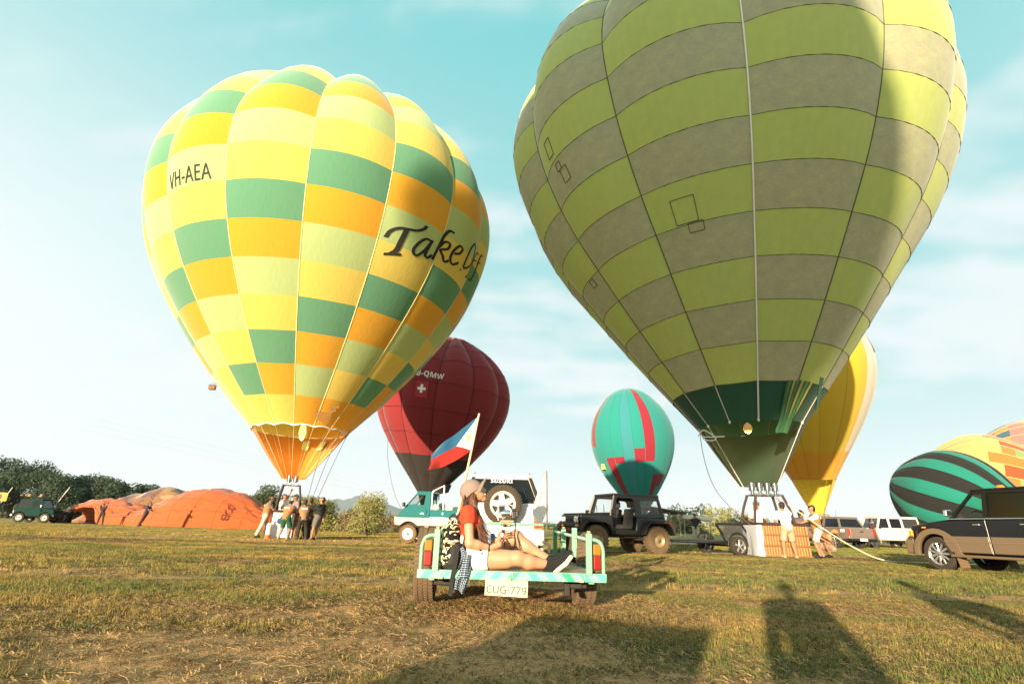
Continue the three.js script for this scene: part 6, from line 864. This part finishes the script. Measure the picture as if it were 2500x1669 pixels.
// ---------------------------------------------------------------- the woman on the trailer (world axes; she faces right)
{
  const t = thing('person', 'woman in grey cap, red top and white shorts sitting on the mint trailer, smiling up', 'person', [-0.29, 0, -5.2]);
  const Z0 = -5.2, P = (x, y, z) => V(x + 0.29, y, z - Z0), skin = std([0.46, 0.24, 0.135], 0.5), N = 96;
  const hipN = P(-0.27, 0.475, -5.12), hipF = P(-0.27, 0.485, -5.3), waist = P(-0.33, 0.6, -5.21), chest = P(-0.355, 0.77, -5.21), neckB = P(-0.33, 0.9, -5.21);
  const shN = P(-0.355, 0.855, -5.05), shF = P(-0.335, 0.86, -5.37), elN = P(-0.325, 0.6, -5.0), wrN = P(-0.135, 0.565, -5.06), elF = P(-0.2, 0.63, -5.43), wrF = P(-0.085, 0.625, -5.27);
  const knN = P(0.1, 0.485, -5.1), anN = P(0.385, 0.435, -5.16), knF = P(0.085, 0.655, -5.3), anF = P(0.4, 0.465, -5.27);
  const head = P(-0.308, 1.04, -5.2), F = V(Math.cos(0.38), Math.sin(0.38), 0.12).normalize(), U = V(-Math.sin(0.38), Math.cos(0.38), 0).normalize(), Rr = F.clone().cross(U).normalize();
  const HS = 0.89, at = (f, u, r = 0) => head.clone().addScaledVector(F, f * HS).addScaledVector(U, u * HS).addScaledVector(Rr, r * HS);
  const B = [bone(hipN, hipF, 0.105), bone(P(-0.27, 0.49, -5.21), waist, 0.115, 0.1), bone(waist, chest, 0.1, 0.108), bone(P(-0.35, 0.79, -5.14), P(-0.35, 0.79, -5.28), 0.09), bone(P(-0.29, 0.76, -5.15), P(-0.29, 0.76, -5.27), 0.065), bone(shN, shF, 0.055), bone(neckB, at(-0.02, -0.04), 0.045, 0.045),
    bone(shN, elN, 0.047, 0.038), bone(elN, elN.clone().lerp(wrN, 0.35), 0.038, 0.037), bone(elN.clone().lerp(wrN, 0.35), wrN, 0.037, 0.023), bone(shF, elF, 0.047, 0.038), bone(elF, wrF, 0.037, 0.023),
    bone(hipN, knN, 0.092, 0.062), bone(P(-0.15, 0.465, -5.12), P(0, 0.465, -5.11), 0.082, 0.07), bone(knN, knN.clone().lerp(anN, 0.35).add(V(0, -0.012, 0)), 0.06, 0.06), bone(knN.clone().lerp(anN, 0.35).add(V(0, -0.012, 0)), anN, 0.06, 0.035), bone(hipF, knF, 0.09, 0.06), bone(knF, knF.clone().lerp(anF, 0.35).add(V(-0.01, -0.015, 0)), 0.058, 0.058), bone(knF.clone().lerp(anF, 0.35).add(V(-0.01, -0.015, 0)), anF, 0.058, 0.034)];
  const headBones = [bone(at(-0.025, 0.035, 0.012), at(0.0, 0.03, 0.01), 0.088, 0.086), bone(at(-0.025, 0.035, -0.012), at(0, 0.03, -0.01), 0.088, 0.086), bone(at(0.02, -0.02), at(0.056, -0.088), 0.064, 0.024, { k2: 0.05 }), bone(at(0.05, -0.045, 0.022), at(0.05, -0.045, -0.022), 0.034), bone(at(0.076, 0.03), at(0.108, -0.014), 0.009, 0.0135, { k2: 0.018 }), bone(at(0.1, -0.018, 0.011), at(0.1, -0.018, -0.011), 0.0085, undefined, { k2: 0.012 }), bone(at(0.07, 0.042, 0.034), at(0.07, 0.042, -0.034), 0.018, undefined, { k2: 0.02 }), bone(at(0.088, -0.036, 0.014), at(0.088, -0.036, -0.014), 0.0075, undefined, { k2: 0.008 }), bone(at(0.08, -0.062, 0.012), at(0.08, -0.062, -0.012), 0.0085, undefined, { k2: 0.01 }), bone(at(0.07, -0.09, 0.006), at(0.07, -0.09, -0.006), 0.017, undefined, { k2: 0.02 }), bone(at(-0.02, 0.02, 0.086), at(-0.018, -0.02, 0.082), 0.016, 0.01, { k2: 0.01 }), bone(at(-0.02, 0.02, -0.086), at(-0.018, -0.02, -0.082), 0.016, 0.01, { k2: 0.01 }), bone(at(-0.02, -0.03), neckB, 0.046, 0.046)];
  const dN = wrN.clone().sub(elN).normalize(), dF = wrF.clone().sub(elF).normalize();
  // hands: palms with separate fingers curled on the grip
  const handN = [...fingers(wrN, V(0.85, 0.42, -0.3).normalize(), V(0, 0.35, -1).normalize(), 0.92, 0.9)], handF = [...fingers(wrF, V(0.75, 0.5, 0.42).normalize(), V(0.2, 0.1, 1).normalize(), 0.92, 1.2)];
  headBones.forEach((b) => { b.r0 *= HS; b.r1 *= HS; });
  const palms = field([bone(wrN, wrN.clone().addScaledVector(V(0.85, 0.42, -0.3).normalize(), 0.075), 0.024, 0.031), bone(wrN.clone().lerp(elN, 0.2), wrN, 0.026, 0.024), bone(wrF, wrF.clone().addScaledVector(V(0.75, 0.5, 0.42).normalize(), 0.075), 0.024, 0.031), bone(wrF.clone().lerp(elF, 0.2), wrF, 0.026, 0.024)], 64, 0.015);
  part('body', flat([field(B, N, 0.03), field(headBones, 72, 0.03), palms, ...handN, ...handF]), skin, t);
  for (const q of [1, -1]) { const e = at(0.078, 0.012, q * 0.034); part('eye', ball(0.0125, e.x, e.y, e.z, 1, 0.7, 1, 10), M.white, t); const l = at(0.085, 0.017, q * 0.034); part('eyelash', rod(l.clone().addScaledVector(Rr, -0.013), l.clone().addScaledVector(Rr, 0.013), 0.004, 0.004, 5), M.black, t); }
  { const a = at(0.092, -0.048), g = [rod(a.clone().addScaledVector(Rr, -0.02), a.clone().addScaledVector(Rr, 0.02), 0.0075, 0.0075, 6)]; part('teeth', g, M.white, t); const b = at(0.0905, -0.039), c = at(0.087, -0.058); part('lips', [b, c].map((m) => rod(m.clone().addScaledVector(Rr, -0.021), m.clone().addScaledVector(Rr, 0.021), 0.006, 0.006, 6)), std([0.45, 0.1, 0.08], 0.4), t); const br = at(0.083, 0.04); part('eyebrow', [1, -1].map((q) => rod(br.clone().addScaledVector(Rr, q * 0.015), br.clone().addScaledVector(Rr, q * 0.045), 0.005, 0.003, 5)), std([0.08, 0.035, 0.015], 0.8), t); }
  // cap with curved peak
  const F2 = F.clone().applyAxisAngle(V(0, 0, 1), 0.16), U2 = U.clone().applyAxisAngle(V(0, 0, 1), 0.16).multiplyScalar(Math.cos(0.22)).addScaledVector(Rr, Math.sin(0.22)), R2 = F2.clone().cross(U2).normalize(), cat = (f, u, r = 0) => head.clone().addScaledVector(F2, f * 0.91).addScaledVector(U2, u * 0.91).addScaledVector(R2, r * 0.91);
  const capM = std([0.24, 0.17, 0.14], 0.9), cg = sheet((u, v, p) => { const a = u * 2 * PI, b = v * 1.55, r = 0.113, f = Math.cos(a) * Math.sin(b) * r * 1.1 - 0.025, rd = Math.sin(a) * Math.sin(b) * r, h = Math.cos(b) * r * 1.08 + 0.03 - (Math.cos(a) < 0 ? -Math.cos(a) * smooth(0.8, 1, v) * 0.03 : 0); p.copy(cat(f, h, rd)); }, 40, 14);
  const cap = part('cap', cg, capM, t);
  part('peak', sheet((u, v, p) => { const a = lerp(-1.05, 1.05, u), r = lerp(0.1, 0.205 - 0.04 * (a / 1.05) ** 2, v); p.copy(cat(Math.cos(a) * r * 1.05 - 0.018, 0.055 + v * 0.03 - 0.05 * (a / 1.05) ** 2 * (0.6 + v), Math.sin(a) * r)); }, 16, 6), capM, cap);
  part('button', ball(0.008, ...cat(-0.025, 0.153).toArray(), 1, 1, 1, 8), capM, cap);
  part('back_flap', sheet((u, v, p) => { const a = lerp(PI - 0.9, PI + 0.9, u); p.copy(cat(Math.cos(a) * 0.124 - 0.025 - v * 0.012, 0.03 - v * 0.085, Math.sin(a) * 0.113)); }, 10, 3), capM, cap);
  // long hair in strands: down the back, over the shoulder and down the front
  const hm = std([0.13, 0.045, 0.018], 0.5), hm2 = std([0.06, 0.02, 0.01], 0.5), S1 = [], S2 = [];
  for (let i = 0; i < 520; i++) {
    const side = i % 5 < 3 ? 1 : -1, a0 = at(rr(-0.085, 0.015), rr(-0.03, 0.05), side * rr(0.072, 0.096)), front = i % 3 !== 0, w = rr(-0.012, 0.012);
    const n = front ? [P(rr(-0.335, -0.285), rr(0.87, 0.93), -5.2 + side * rr(0.07, 0.105)), P(rr(-0.31, -0.235) + w, rr(0.73, 0.8), -5.2 + side * rr(0.07, 0.12)), P(rr(-0.275, -0.165) + w, rr(0.58, 0.7), -5.2 + side * rr(0.06, 0.115))] : [P(rr(-0.42, -0.37), rr(0.86, 0.93), -5.2 + side * rr(0.02, 0.11)), P(rr(-0.465, -0.42), rr(0.76, 0.84), -5.2 + side * rr(0.0, 0.11)), P(rr(-0.48, -0.42), rr(0.68, 0.77), -5.2 + side * rr(0, 0.1))];
    (i % 3 ? S1 : S2).push(tube([a0, a0.clone().lerp(n[0], 0.5).add(V(-0.01, 0, side * 0.01)), ...n], rr(0.0018, 0.0034), 9, 3));
  }
  S1.push(field([bone(at(-0.05, 0.02), at(-0.06, -0.06), 0.085, 0.06), bone(at(-0.06, -0.06), P(-0.36, 0.9, -5.2), 0.06, 0.055), bone(P(-0.38, 0.88, -5.16), P(-0.44, 0.76, -5.14), 0.05, 0.03), bone(P(-0.38, 0.88, -5.26), P(-0.44, 0.76, -5.26), 0.05, 0.03), bone(at(-0.02, -0.03, 0.075), P(-0.31, 0.88, -5.115), 0.024, 0.03), bone(P(-0.31, 0.88, -5.115), P(-0.275, 0.76, -5.105), 0.03, 0.028), bone(P(-0.275, 0.76, -5.105), P(-0.23, 0.65, -5.115), 0.028, 0.016)], 56, 0.025, 0.006));
  const hr = part('hair', S1, hm, t); part('dark_strands', S2, hm2, hr);
  // red top, open white print shirt front, denim shorts
  part('red_top', field([bone(P(-0.325, 0.56, -5.21), waist, 0.116, 0.112, { flat0: true }), bone(waist, chest, 0.112, 0.12), bone(P(-0.35, 0.79, -5.14), P(-0.35, 0.79, -5.28), 0.1), bone(P(-0.29, 0.76, -5.15), P(-0.29, 0.76, -5.27), 0.074), bone(shN, shF, 0.064), bone(shN, shN.clone().lerp(elN, 0.38), 0.06, 0.06, { flat: true }), bone(shF, shF.clone().lerp(elF, 0.38), 0.06, 0.06, { flat: true })], 72, 0.03, 0.0035), cloth([0.62, 0.045, 0.012]), t);
  part('white_scarf', field([bone(P(-0.245, 0.8, -5.18), P(-0.2, 0.68, -5.17), 0.022, 0.045), bone(P(-0.2, 0.68, -5.17), P(-0.19, 0.59, -5.17), 0.045, 0.05, { flat: true }), bone(P(-0.24, 0.62, -5.2), P(-0.23, 0.57, -5.2), 0.07, 0.07, { flat: true })], 48, 0.025, 0.006), cloth([0.66, 0.62, 0.62]), t);
  const sh = part('shorts', field([bone(hipN, hipF, 0.118), bone(P(-0.27, 0.49, -5.21), P(-0.315, 0.585, -5.21), 0.128, 0.115, { flat: true }), bone(hipN, hipN.clone().lerp(knN, 0.3), 0.108, 0.106, { flat: true }), bone(hipF, hipF.clone().lerp(knF, 0.32), 0.106, 0.102, { flat: true })], 64, 0.03, 0.003), cloth([0.7, 0.68, 0.64]), t);
  part('stud', [[-0.23, 0.545], [-0.215, 0.52], [-0.25, 0.56]].map(([x, y]) => { const p = P(x, y, -5.005); return ball(0.008, p.x, p.y, p.z, 1, 1, 1, 6); }), M.black, sh);
  part('bracelet', place(new THREE.TorusGeometry(0.028, 0.007, 6, 16), ...wrN.clone().lerp(elN, 0.08).toArray(), 0, PI / 2 - 0.2, 0), M.black, t);
  const wt = part('watch', [place(new THREE.CylinderGeometry(0.028, 0.028, 0.014, 18), ...wrF.clone().lerp(elF, 0.45).add(V(0, 0.03, 0.045)).toArray(), PI / 2 - 0.4, 0, 0)], std([0.03, 0.13, 0.4], 0.15), t);
  part('strap', place(new THREE.TorusGeometry(0.04, 0.011, 6, 16), ...wrF.clone().lerp(elF, 0.42).toArray(), 0, PI / 2 - 0.6, 0), M.black, wt);
  // black trainers with white soles, toes up
  for (const [an, d, z] of [[anN, V(0.76, 0.62, 0.05), 1], [anF, V(0.8, 0.55, 0.12), 0]]) {
    d.normalize(); const down = V(d.y, -d.x, 0).normalize(), heel = an.clone().addScaledVector(d, -0.055).addScaledVector(down, 0.045), ball0 = an.clone().addScaledVector(d, 0.12).addScaledVector(down, 0.045), toe = an.clone().addScaledVector(d, 0.19).addScaledVector(down, 0.05);
    const s = part('shoe', field([bone(heel, ball0, 0.042, 0.043), bone(ball0, toe, 0.043, 0.03), bone(an.clone().addScaledVector(d, -0.02), an.clone().addScaledVector(down, 0.03), 0.05, 0.046), bone(an, ball0, 0.045, 0.036)], 44, 0.02), std([0.006, 0.0055, 0.005], 0.9), t);
    const so = (q) => q.clone().addScaledVector(down, 0.03);
    part('sole', field([bone(so(heel), so(ball0), 0.026, 0.027), bone(so(ball0), so(toe).addScaledVector(down, -0.012), 0.027, 0.022)].flatMap((b) => [-0.018, 0.018].map((w) => ({ ...b, k: [b.k[0], b.k[1], b.k[2] + w, b.k[3], b.k[4], b.k[5] + w] }))), 40, 0.02), std([0.7, 0.58, 0.45], 0.8), s);
    part('laces', [0.05, 0.075, 0.1].map((f) => { const c = an.clone().addScaledVector(d, f).addScaledVector(down, 0.0 + f * 0.12 - 0.005); return rod(c.clone().add(V(0, 0, -0.022)), c.clone().add(V(0, 0, 0.022)), 0.004, 0.004, 4); }), std([0.1, 0.09, 0.07], 0.8), s);
  }
}
{ // camera on a hand grip held by the woman
  const t = thing('video_camera', 'black and silver camera rig on a hand grip held up by the woman', 'camera', [0, 0, -5.2]), D = 0, q = (x, y, z = 0) => [x, y, z];
  part('grip', [rod(q(-0.055, 0.62), q(-0.02, 0.78), 0.014, 0.012), rod(q(-0.06, 0.6), q(-0.052, 0.635), 0.018, 0.016), rod(q(-0.028, 0.745), q(-0.005, 0.765, 0.02), 0.012)], M.black, t);
  part('grip_band', [rod(q(-0.047, 0.655), q(-0.04, 0.69), 0.0155), rod(q(-0.033, 0.72), q(-0.028, 0.745), 0.0145)], std([0.7, 0.66, 0.6], 0.4), t);
  part('plate', [rbox(0.12, 0.018, 0.05, 0.004, 0.0, 0.795, 0), rbox(0.05, 0.05, 0.04, 0.006, 0.0, 0.775, 0)], std([0.3, 0.22, 0.12], 0.5), t);
  const b = part('camera_body', [rbox(0.05, 0.075, 0.05, 0.012, 0.06, 0.85, 0), rbox(0.04, 0.025, 0.04, 0.008, 0.055, 0.897, 0), rbox(0.022, 0.06, 0.04, 0.01, 0.09, 0.86, 0)], std([0.02, 0.02, 0.022], 0.35), t);
  part('lens', [place(lathe([[0.001, 0.05], [0.028, 0.05], [0.034, 0.04], [0.034, -0.02], [0.03, -0.03]], 18).rotateZ(PI / 2), -0.005, 0.862, 0)], M.chrome, b);
  part('monitor', [rbox(0.075, 0.075, 0.012, 0.005, -0.055, 0.9, 0.01, 0, 0.3, 0.1), rod(q(-0.04, 0.81), q(-0.055, 0.87), 0.007)], M.chrome, t);
  part('screen', rbox(0.05, 0.05, 0.012, 0.003, -0.053, 0.9, 0.014, 0, 0.3, 0.1), std([0.03, 0.025, 0.02], 0.1), t);
  part('arm', [tube([q(-0.08, 0.8), q(-0.1, 0.85), q(-0.085, 0.9), q(-0.06, 0.93), q(-0.02, 0.95)], 0.008, 16), tube([q(-0.03, 0.95), q(0.02, 0.94), q(0.05, 0.93)], 0.007, 10), tube([q(-0.07, 0.79), q(-0.05, 0.775), q(-0.02, 0.785)], 0.009, 8)], std([0.55, 0.5, 0.45], 0.35, { metalness: 0.6 }), t);
  part('strap', [tube([q(0.075, 0.83), q(0.074, 0.75, 0.02), q(0.07, 0.68, 0.03), q(0.072, 0.6, 0.06), q(0.05, 0.545, 0.09), q(0.0, 0.53, 0.1), q(-0.02, 0.56, 0.09), q(-0.015, 0.62, 0.05)], 0.0065, 50, 5), tube([q(0.072, 0.68, 0.03), q(0.08, 0.62, 0.06), q(0.09, 0.56, 0.08)], 0.005, 14, 5)], M.black, t);
}
{ // backpack behind her, its strap hanging over the edge, and the plaid shirt
  const pat = canvasTex(512, 512, (c, w, h) => { c.fillStyle = '#0c0b0a'; c.fillRect(0, 0, w, h); for (let i = 0; i < 190; i++) { const x = rr(0, w), y = rr(0, h), a = rr(0, 3.1); c.fillStyle = ['#efe6cf', '#d9c9a0', '#fff8e6'][i % 3]; for (let k = 0; k < 3; k++) { c.beginPath(); c.ellipse(x + Math.cos(a + k * 2.1) * 13, y + Math.sin(a + k * 2.1) * 13, rr(9, 17), rr(5, 9), a + k * 2.1, 0, 7); c.fill(); } } });
  pat.wrapS = pat.wrapT = THREE.RepeatWrapping;
  const t = thing('backpack', 'black backpack with cream leaf print leaning behind the woman on the trailer', 'backpack', [-0.52, 0.38, -5.2]);
  const V0 = (x, y, z) => V(x, y, z), uv = (g, s) => { const p = g.attributes.position, u = new Float32Array(p.count * 2); for (let i = 0; i < p.count; i++) { u[i * 2] = (p.getX(i) + p.getZ(i)) * s; u[i * 2 + 1] = p.getY(i) * s; } g.setAttribute('uv', new THREE.BufferAttribute(u, 2)); return g; };
  const pm = std([0.85, 0.8, 0.7], 0.9, { map: pat });
  part('main_bag', uv(field([bone(V0(-0.02, 0.1, -0.1), V0(-0.02, 0.1, 0.1), 0.1), bone(V0(0, 0.25, -0.09), V0(0, 0.25, 0.09), 0.095), bone(V0(0.03, 0.36, -0.05), V0(0.03, 0.36, 0.05), 0.07)], 48, 0.06, 0.006), 3), pm, t);
  part('pocket', field([bone(V0(0.06, 0.06, 0.1), V0(0.06, 0.15, 0.11), 0.075), bone(V0(-0.03, 0.06, 0.13), V0(0.04, 0.07, 0.14), 0.05)], 32, 0.05, 0.004), std([0.02, 0.02, 0.02], 0.85), t);
  part('print_pocket', uv(field([bone(V0(-0.08, 0.06, 0.12), V0(-0.05, 0.14, 0.13), 0.045)], 24, 0.03), 3), pm, t);
  part('shoulder_strap', [tube([V0(0.08, 0.4, 0.12), V0(0.15, 0.34, 0.12), V0(0.13, 0.16, 0.14), V0(0.11, 0.02, 0.16)], 0.016, 20, 6), tube([V0(0.06, 0.42, 0.02), V0(0.02, 0.46, 0), V0(-0.02, 0.42, 0.02)], 0.012, 12, 6)], std([0.02, 0.02, 0.02], 0.9), t);
  part('hanging_strap', sheet((u, v, p) => { const y = lerp(0.16, -0.2, v); p.set(0.085 - v * 0.035 + (u - 0.5) * 0.036 + 0.004 * Math.sin(v * 7), y, y > 0.02 ? 0.2 : 0.215 + 0.01 * v); }, 2, 16), std([0.015, 0.014, 0.013], 0.9), t);
  part('key_tag', ball(0.03, 0.12, 0.25, 0.12, 0.6, 1.3, 0.5), M.white, t);
  const plaid = canvasTex(512, 512, (c, w, h) => { c.fillStyle = '#3d566e'; c.fillRect(0, 0, w, h); for (let i = 0; i < 8; i++) { const o = (i / 8) * w; for (const [d, s, k, a] of [[0, 12, '#16222c', 0.8], [16, 4, '#dfe4e6', 0.85], [30, 10, '#22313d', 0.7], [46, 4, '#c9d2d8', 0.8]]) { c.globalAlpha = a; c.fillStyle = k; c.fillRect(o + d, 0, s, h); c.fillRect(0, o + d, w, s); } } });
  plaid.wrapS = plaid.wrapT = THREE.RepeatWrapping;
  const s = thing('plaid_shirt', 'blue and white plaid shirt tied at the woman and hanging over the trailer edge', 'shirt', [-0.37, 0.38, -5.02]);
  part('cloth', sheet((u, v, p) => { const y = lerp(0.17, -0.165, v), w = lerp(0.06, 0.135, smooth(0, 0.75, v)) * (1 - 0.25 * smooth(0.8, 1, v) * u); p.set((u - 0.5) * w + 0.025 * Math.sin(v * 5) - 0.01, y + 0.02 * Math.sin(u * 5), (y > 0 ? -0.045 * smooth(0, 0.17, y) : 0) + 0.03 + 0.018 * Math.sin(u * 14 + v * 3) * smooth(0.1, 0.5, v)); }, 36, 30, [0.55, 1.1]), std([1, 1, 1], 0.9, { map: plaid }), s);
  part('sleeve', sheet((u, v, p) => { const a = u * 2 * PI, r = lerp(0.026, 0.036, v); p.set(lerp(0.03, 0.005, v) + Math.cos(a) * r, lerp(0.13, -0.06, v), 0.045 + Math.sin(a) * r * 0.7); }, 16, 16, [0.4, 0.65]), std([1, 1, 1], 0.9, { map: plaid }), s);
}
// ---------------------------------------------------------------- flags
{
  const tex = canvasTex(512, 256, (c, w, h) => { c.fillStyle = '#12567a'; c.fillRect(0, 0, w, h / 2); c.fillStyle = '#a81a0e'; c.fillRect(0, h / 2, w, h / 2); c.fillStyle = '#efe7d6'; c.beginPath(); c.moveTo(0, 0); c.lineTo(222, h / 2); c.lineTo(0, h); c.fill(); c.fillStyle = '#e8bd3a'; c.beginPath(); c.arc(74, h / 2, 17, 0, 7); c.fill(); for (let i = 0; i < 8; i++) { c.save(); c.translate(74, h / 2); c.rotate((i * PI) / 4); c.fillRect(18, -4, 22, 8); c.restore(); } for (const [x, y] of [[16, 24], [16, 232], [192, 128]]) { c.save(); c.translate(x, y); c.beginPath(); for (let i = 0; i < 10; i++) { const r = i % 2 ? 4 : 10, a = (i * PI) / 5; c.lineTo(Math.cos(a) * r, Math.sin(a) * r); } c.fill(); c.restore(); } });
  const t = thing('flag', 'blue, red and white Philippine flag on a bare wooden pole at the trailer', 'flag', [0, 0, 0]), a = V(-0.535, 0.42, -5.28), b = V(-0.31, 1.81, -5.28), on = (f) => a.clone().lerp(b, f);
  part('pole', [rod(a, on(0.5), 0.014, 0.0125, 8), rod(on(0.5), b, 0.0125, 0.01, 8)], std([0.6, 0.44, 0.3], 0.8), t);
  const h0 = on(0.985), h1 = on(0.735), f0 = V(-0.74, 1.455, -5.36), f1 = V(-0.765, 1.235, -5.2);
  part('cloth', sheet((u, v, p) => { const top = h0.clone().lerp(f0, u), bot = h1.clone().lerp(f1, u); p.lerpVectors(bot, top, v); p.y -= 0.03 * Math.sin(u * PI) * (1 - v); p.z += 0.035 * Math.sin(u * 7.5 + v * 2.2) * u + 0.02 * Math.sin(u * 15 - v * 4) * u; p.x += 0.012 * Math.sin(v * 7) * u; }, 44, 18), fabric([1, 1, 1], { map: tex, transmission: 0.3 }), t);
}
{
  const tex = canvasTex(256, 512, (c, w, h) => { c.fillStyle = '#e9e4dd'; c.fillRect(0, 0, w, h); c.strokeStyle = '#5d4a42'; c.lineWidth = 7; c.beginPath(); c.moveTo(60, 300); c.bezierCurveTo(110, 210, 180, 215, 230, 200); c.stroke(); c.beginPath(); c.moveTo(120, 270); c.bezierCurveTo(160, 250, 180, 300, 220, 250); c.stroke(); c.lineWidth = 4; c.beginPath(); c.arc(160, 320, 26, 2, 5); c.stroke(); });
  const t = thing('flag', 'white feather flag hanging from a thin pole at the right front trailer corner', 'flag', [0, 0, 0]);
  part('pole', rod([0.466, 0.7, -6.6], [0.461, 1.395, -6.6], 0.01, 0.007), std([0.12, 0.08, 0.06], 0.6), t);
  part('cloth', sheet((u, v, p) => { const w = 0.2 * Math.pow(1 - v, 0.75) * (0.55 + 0.45 * smooth(0, 0.25, v)) + 0.004; p.set(0.461 - u * w, lerp(0.83, 1.385, v) - u * 0.05 * (1 - v), -6.6 + 0.03 * Math.sin(u * 8 + v * 5) * u); }, 12, 20), fabric([1, 1, 1], { map: tex, transmission: 0.25 }), t);
}
{
  const t = thing('flag', 'yellow flag with red disc on a pole behind the green off-road car', 'flag');
  part('pole', rod([-44.9, 1.6, -49.6], [-44.3, 2.95, -49.6], 0.04), M.steel, t);
  part('cloth', sheet((u, v, p) => p.set(-44.5 - u * 1.15, 1.75 + v * 0.72 + u * 0.02, -49.6 + 0.12 * Math.sin(u * 6)), 12, 4), fabric([1, 1, 1], { map: canvasTex(128, 96, (c, w, h) => { c.fillStyle = '#f0c060'; c.fillRect(0, 0, w, h); c.fillStyle = '#b01c1c'; c.beginPath(); c.arc(80, 52, 36, 0, 7); c.fill(); }) }), t);
  const f = thing('flag', 'narrow white and red flag on a pole beside the green off-road car bonnet', 'flag');
  part('pole', rod([-43.6, 1.5, -54], [-42.7, 3.3, -54], 0.035), M.steel, f);
  part('cloth', sheet((u, v, p) => p.set(lerp(-43.35, -42.75, v) - u * 0.22, lerp(2.0, 3.2, v) - u * 0.25, -54 + 0.05 * Math.sin(u * 5)), 4, 8), fabric([1, 1, 1], { map: canvasTex(32, 128, (c, w, h) => { c.fillStyle = '#efe9e2'; c.fillRect(0, 0, w, h); c.fillStyle = '#c02c1c'; c.fillRect(0, h * 0.5, w, h * 0.5); }) }), f);
}
// ---------------------------------------------------------------- small things
{
  const t = thing('gas_cylinder', 'white cylinder with dark neck on a red base standing before the yellow balloon basket', 'gas cylinder', [-9.98, 0, -23.7]);
  part('base', place(lathe([[0.001, 0], [0.13, 0], [0.14, 0.03], [0.12, 0.16], [0.1, 0.17]], 18), 0, 0, 0), std([0.6, 0.1, 0.03], 0.6), t); part('bottle', lathe([[0.1, 0.16], [0.105, 0.5], [0.09, 0.58], [0.04, 0.64], [0.001, 0.65]], 18), std([0.7, 0.62, 0.56], 0.5), t); part('valve', [rod([0, 0.64, 0], [0, 0.74, 0], 0.03), rod([-0.06, 0.72, 0], [0.06, 0.72, 0], 0.018)], std([0.05, 0.05, 0.1], 0.5), t);
}
{
  const t = thing('tarpaulin', 'brown tarpaulin draped over boxes between the green car and the orange balloon', 'tarpaulin');
  part('cover', sheet((u, v, p) => { const th = v * PI, s = Math.pow(Math.sin(th), 0.45); p.set(-43.0 + u * 1.0 + 0.06 * Math.sin(v * 9), Math.max(0.02, s * (1.15 + 0.12 * fbm(u * 4, v * 5, 2, 3) - 0.25 * (u > 0.92 ? 1 : 0))), -52.6 - Math.cos(th) * 0.8); }, 16, 20), std([0.09, 0.065, 0.04], 0.9), t);
  const c = thing('storage_box', 'dark box with a pale oval ring beside the brown tarpaulin', 'box', [-42.75, 0, -54.6]);
  part('body', rbox(0.85, 0.9, 0.7, 0.06, 0, 0.46, 0), std([0.02, 0.022, 0.02], 0.8), c); part('lid', rbox(0.9, 0.1, 0.74, 0.04, 0, 0.94, 0), std([0.03, 0.03, 0.025], 0.8), c);
  part('ring', place(new THREE.TorusGeometry(0.2, 0.045, 6, 20).scale(0.75, 1.25, 1), 0.05, 0.45, 0.37, 0, 0, -0.2), M.white, c);
}
{
  const t = thing('open_shed', 'far open-sided shed with a flat dark roof on the horizon right of the jeep', 'shed', [26.4, 0, -96]);
  part('roof', [rbox(7, 0.35, 5, 0.1, 0, 4.0, 0, 0, 0.2, -0.12)], std([0.08, 0.06, 0.05], 0.8), t);
  for (const x of [-2.8, -0.9, 1, 2.6]) part('post', rod([x, 0, 1.8], [x, 3.7, 1.8], 0.12), std([0.3, 0.24, 0.18], 0.8), t);
  part('back_wall', box(5.6, 2.4, 0.15, 0, 1.2, -1.6), std([0.4, 0.3, 0.22], 0.9), t);
  const s = thing('awning', 'pale low canopy beside the far open-sided shed', 'canopy', [32.4, 0, -97]); part('canopy', rbox(5, 0.7, 3.5, 0.15, 0, 2.9, 0, 0, 0, -0.06), std([0.7, 0.64, 0.56], 0.8), s); for (const x of [-2.2, 2.2]) part('post', rod([x, 0, 1.4], [x, 2.6, 1.4], 0.08), M.steel, s);
  const b = thing('barrier', 'pale low bar lying across the field between the jeep and the small trailer', 'barrier', [9.1, 0, -31]); part('bar', rod([-2.8, 0.12, 1.2], [1.4, 0.12, -0.4], 0.09), std([0.75, 0.64, 0.46], 0.7), b); part('foot', [rbox(0.2, 0.1, 0.4, 0.02, -2.4, 0.05, 1.05), rbox(0.2, 0.1, 0.4, 0.02, 1.0, 0.05, -0.25)], M.steel, b);
}
for (let i = 0; i < 3; i++) mark(solo('power_line', tube([[-95, 21.5 - i * 1.4, -118], [-70, 17.0 - i * 1.35, -130], [-44, 12.2 - i * 1.3, -142], [-16, 8.6 - i * 1.1, -155]], 0.016, 40, 4), std([0.25, 0.3, 0.32], 0.8)), ['topmost thin power line over the wood and the orange balloon', 'middle thin power line over the wood and the orange balloon', 'lowest thin power line over the wood and the orange balloon'][i], 'power line', 'power lines crossing behind the orange balloon');
scene.traverse((o) => { if (o.isMesh) { o.castShadow = true; o.receiveShadow = true; } });
renderer.render(scene, camera);
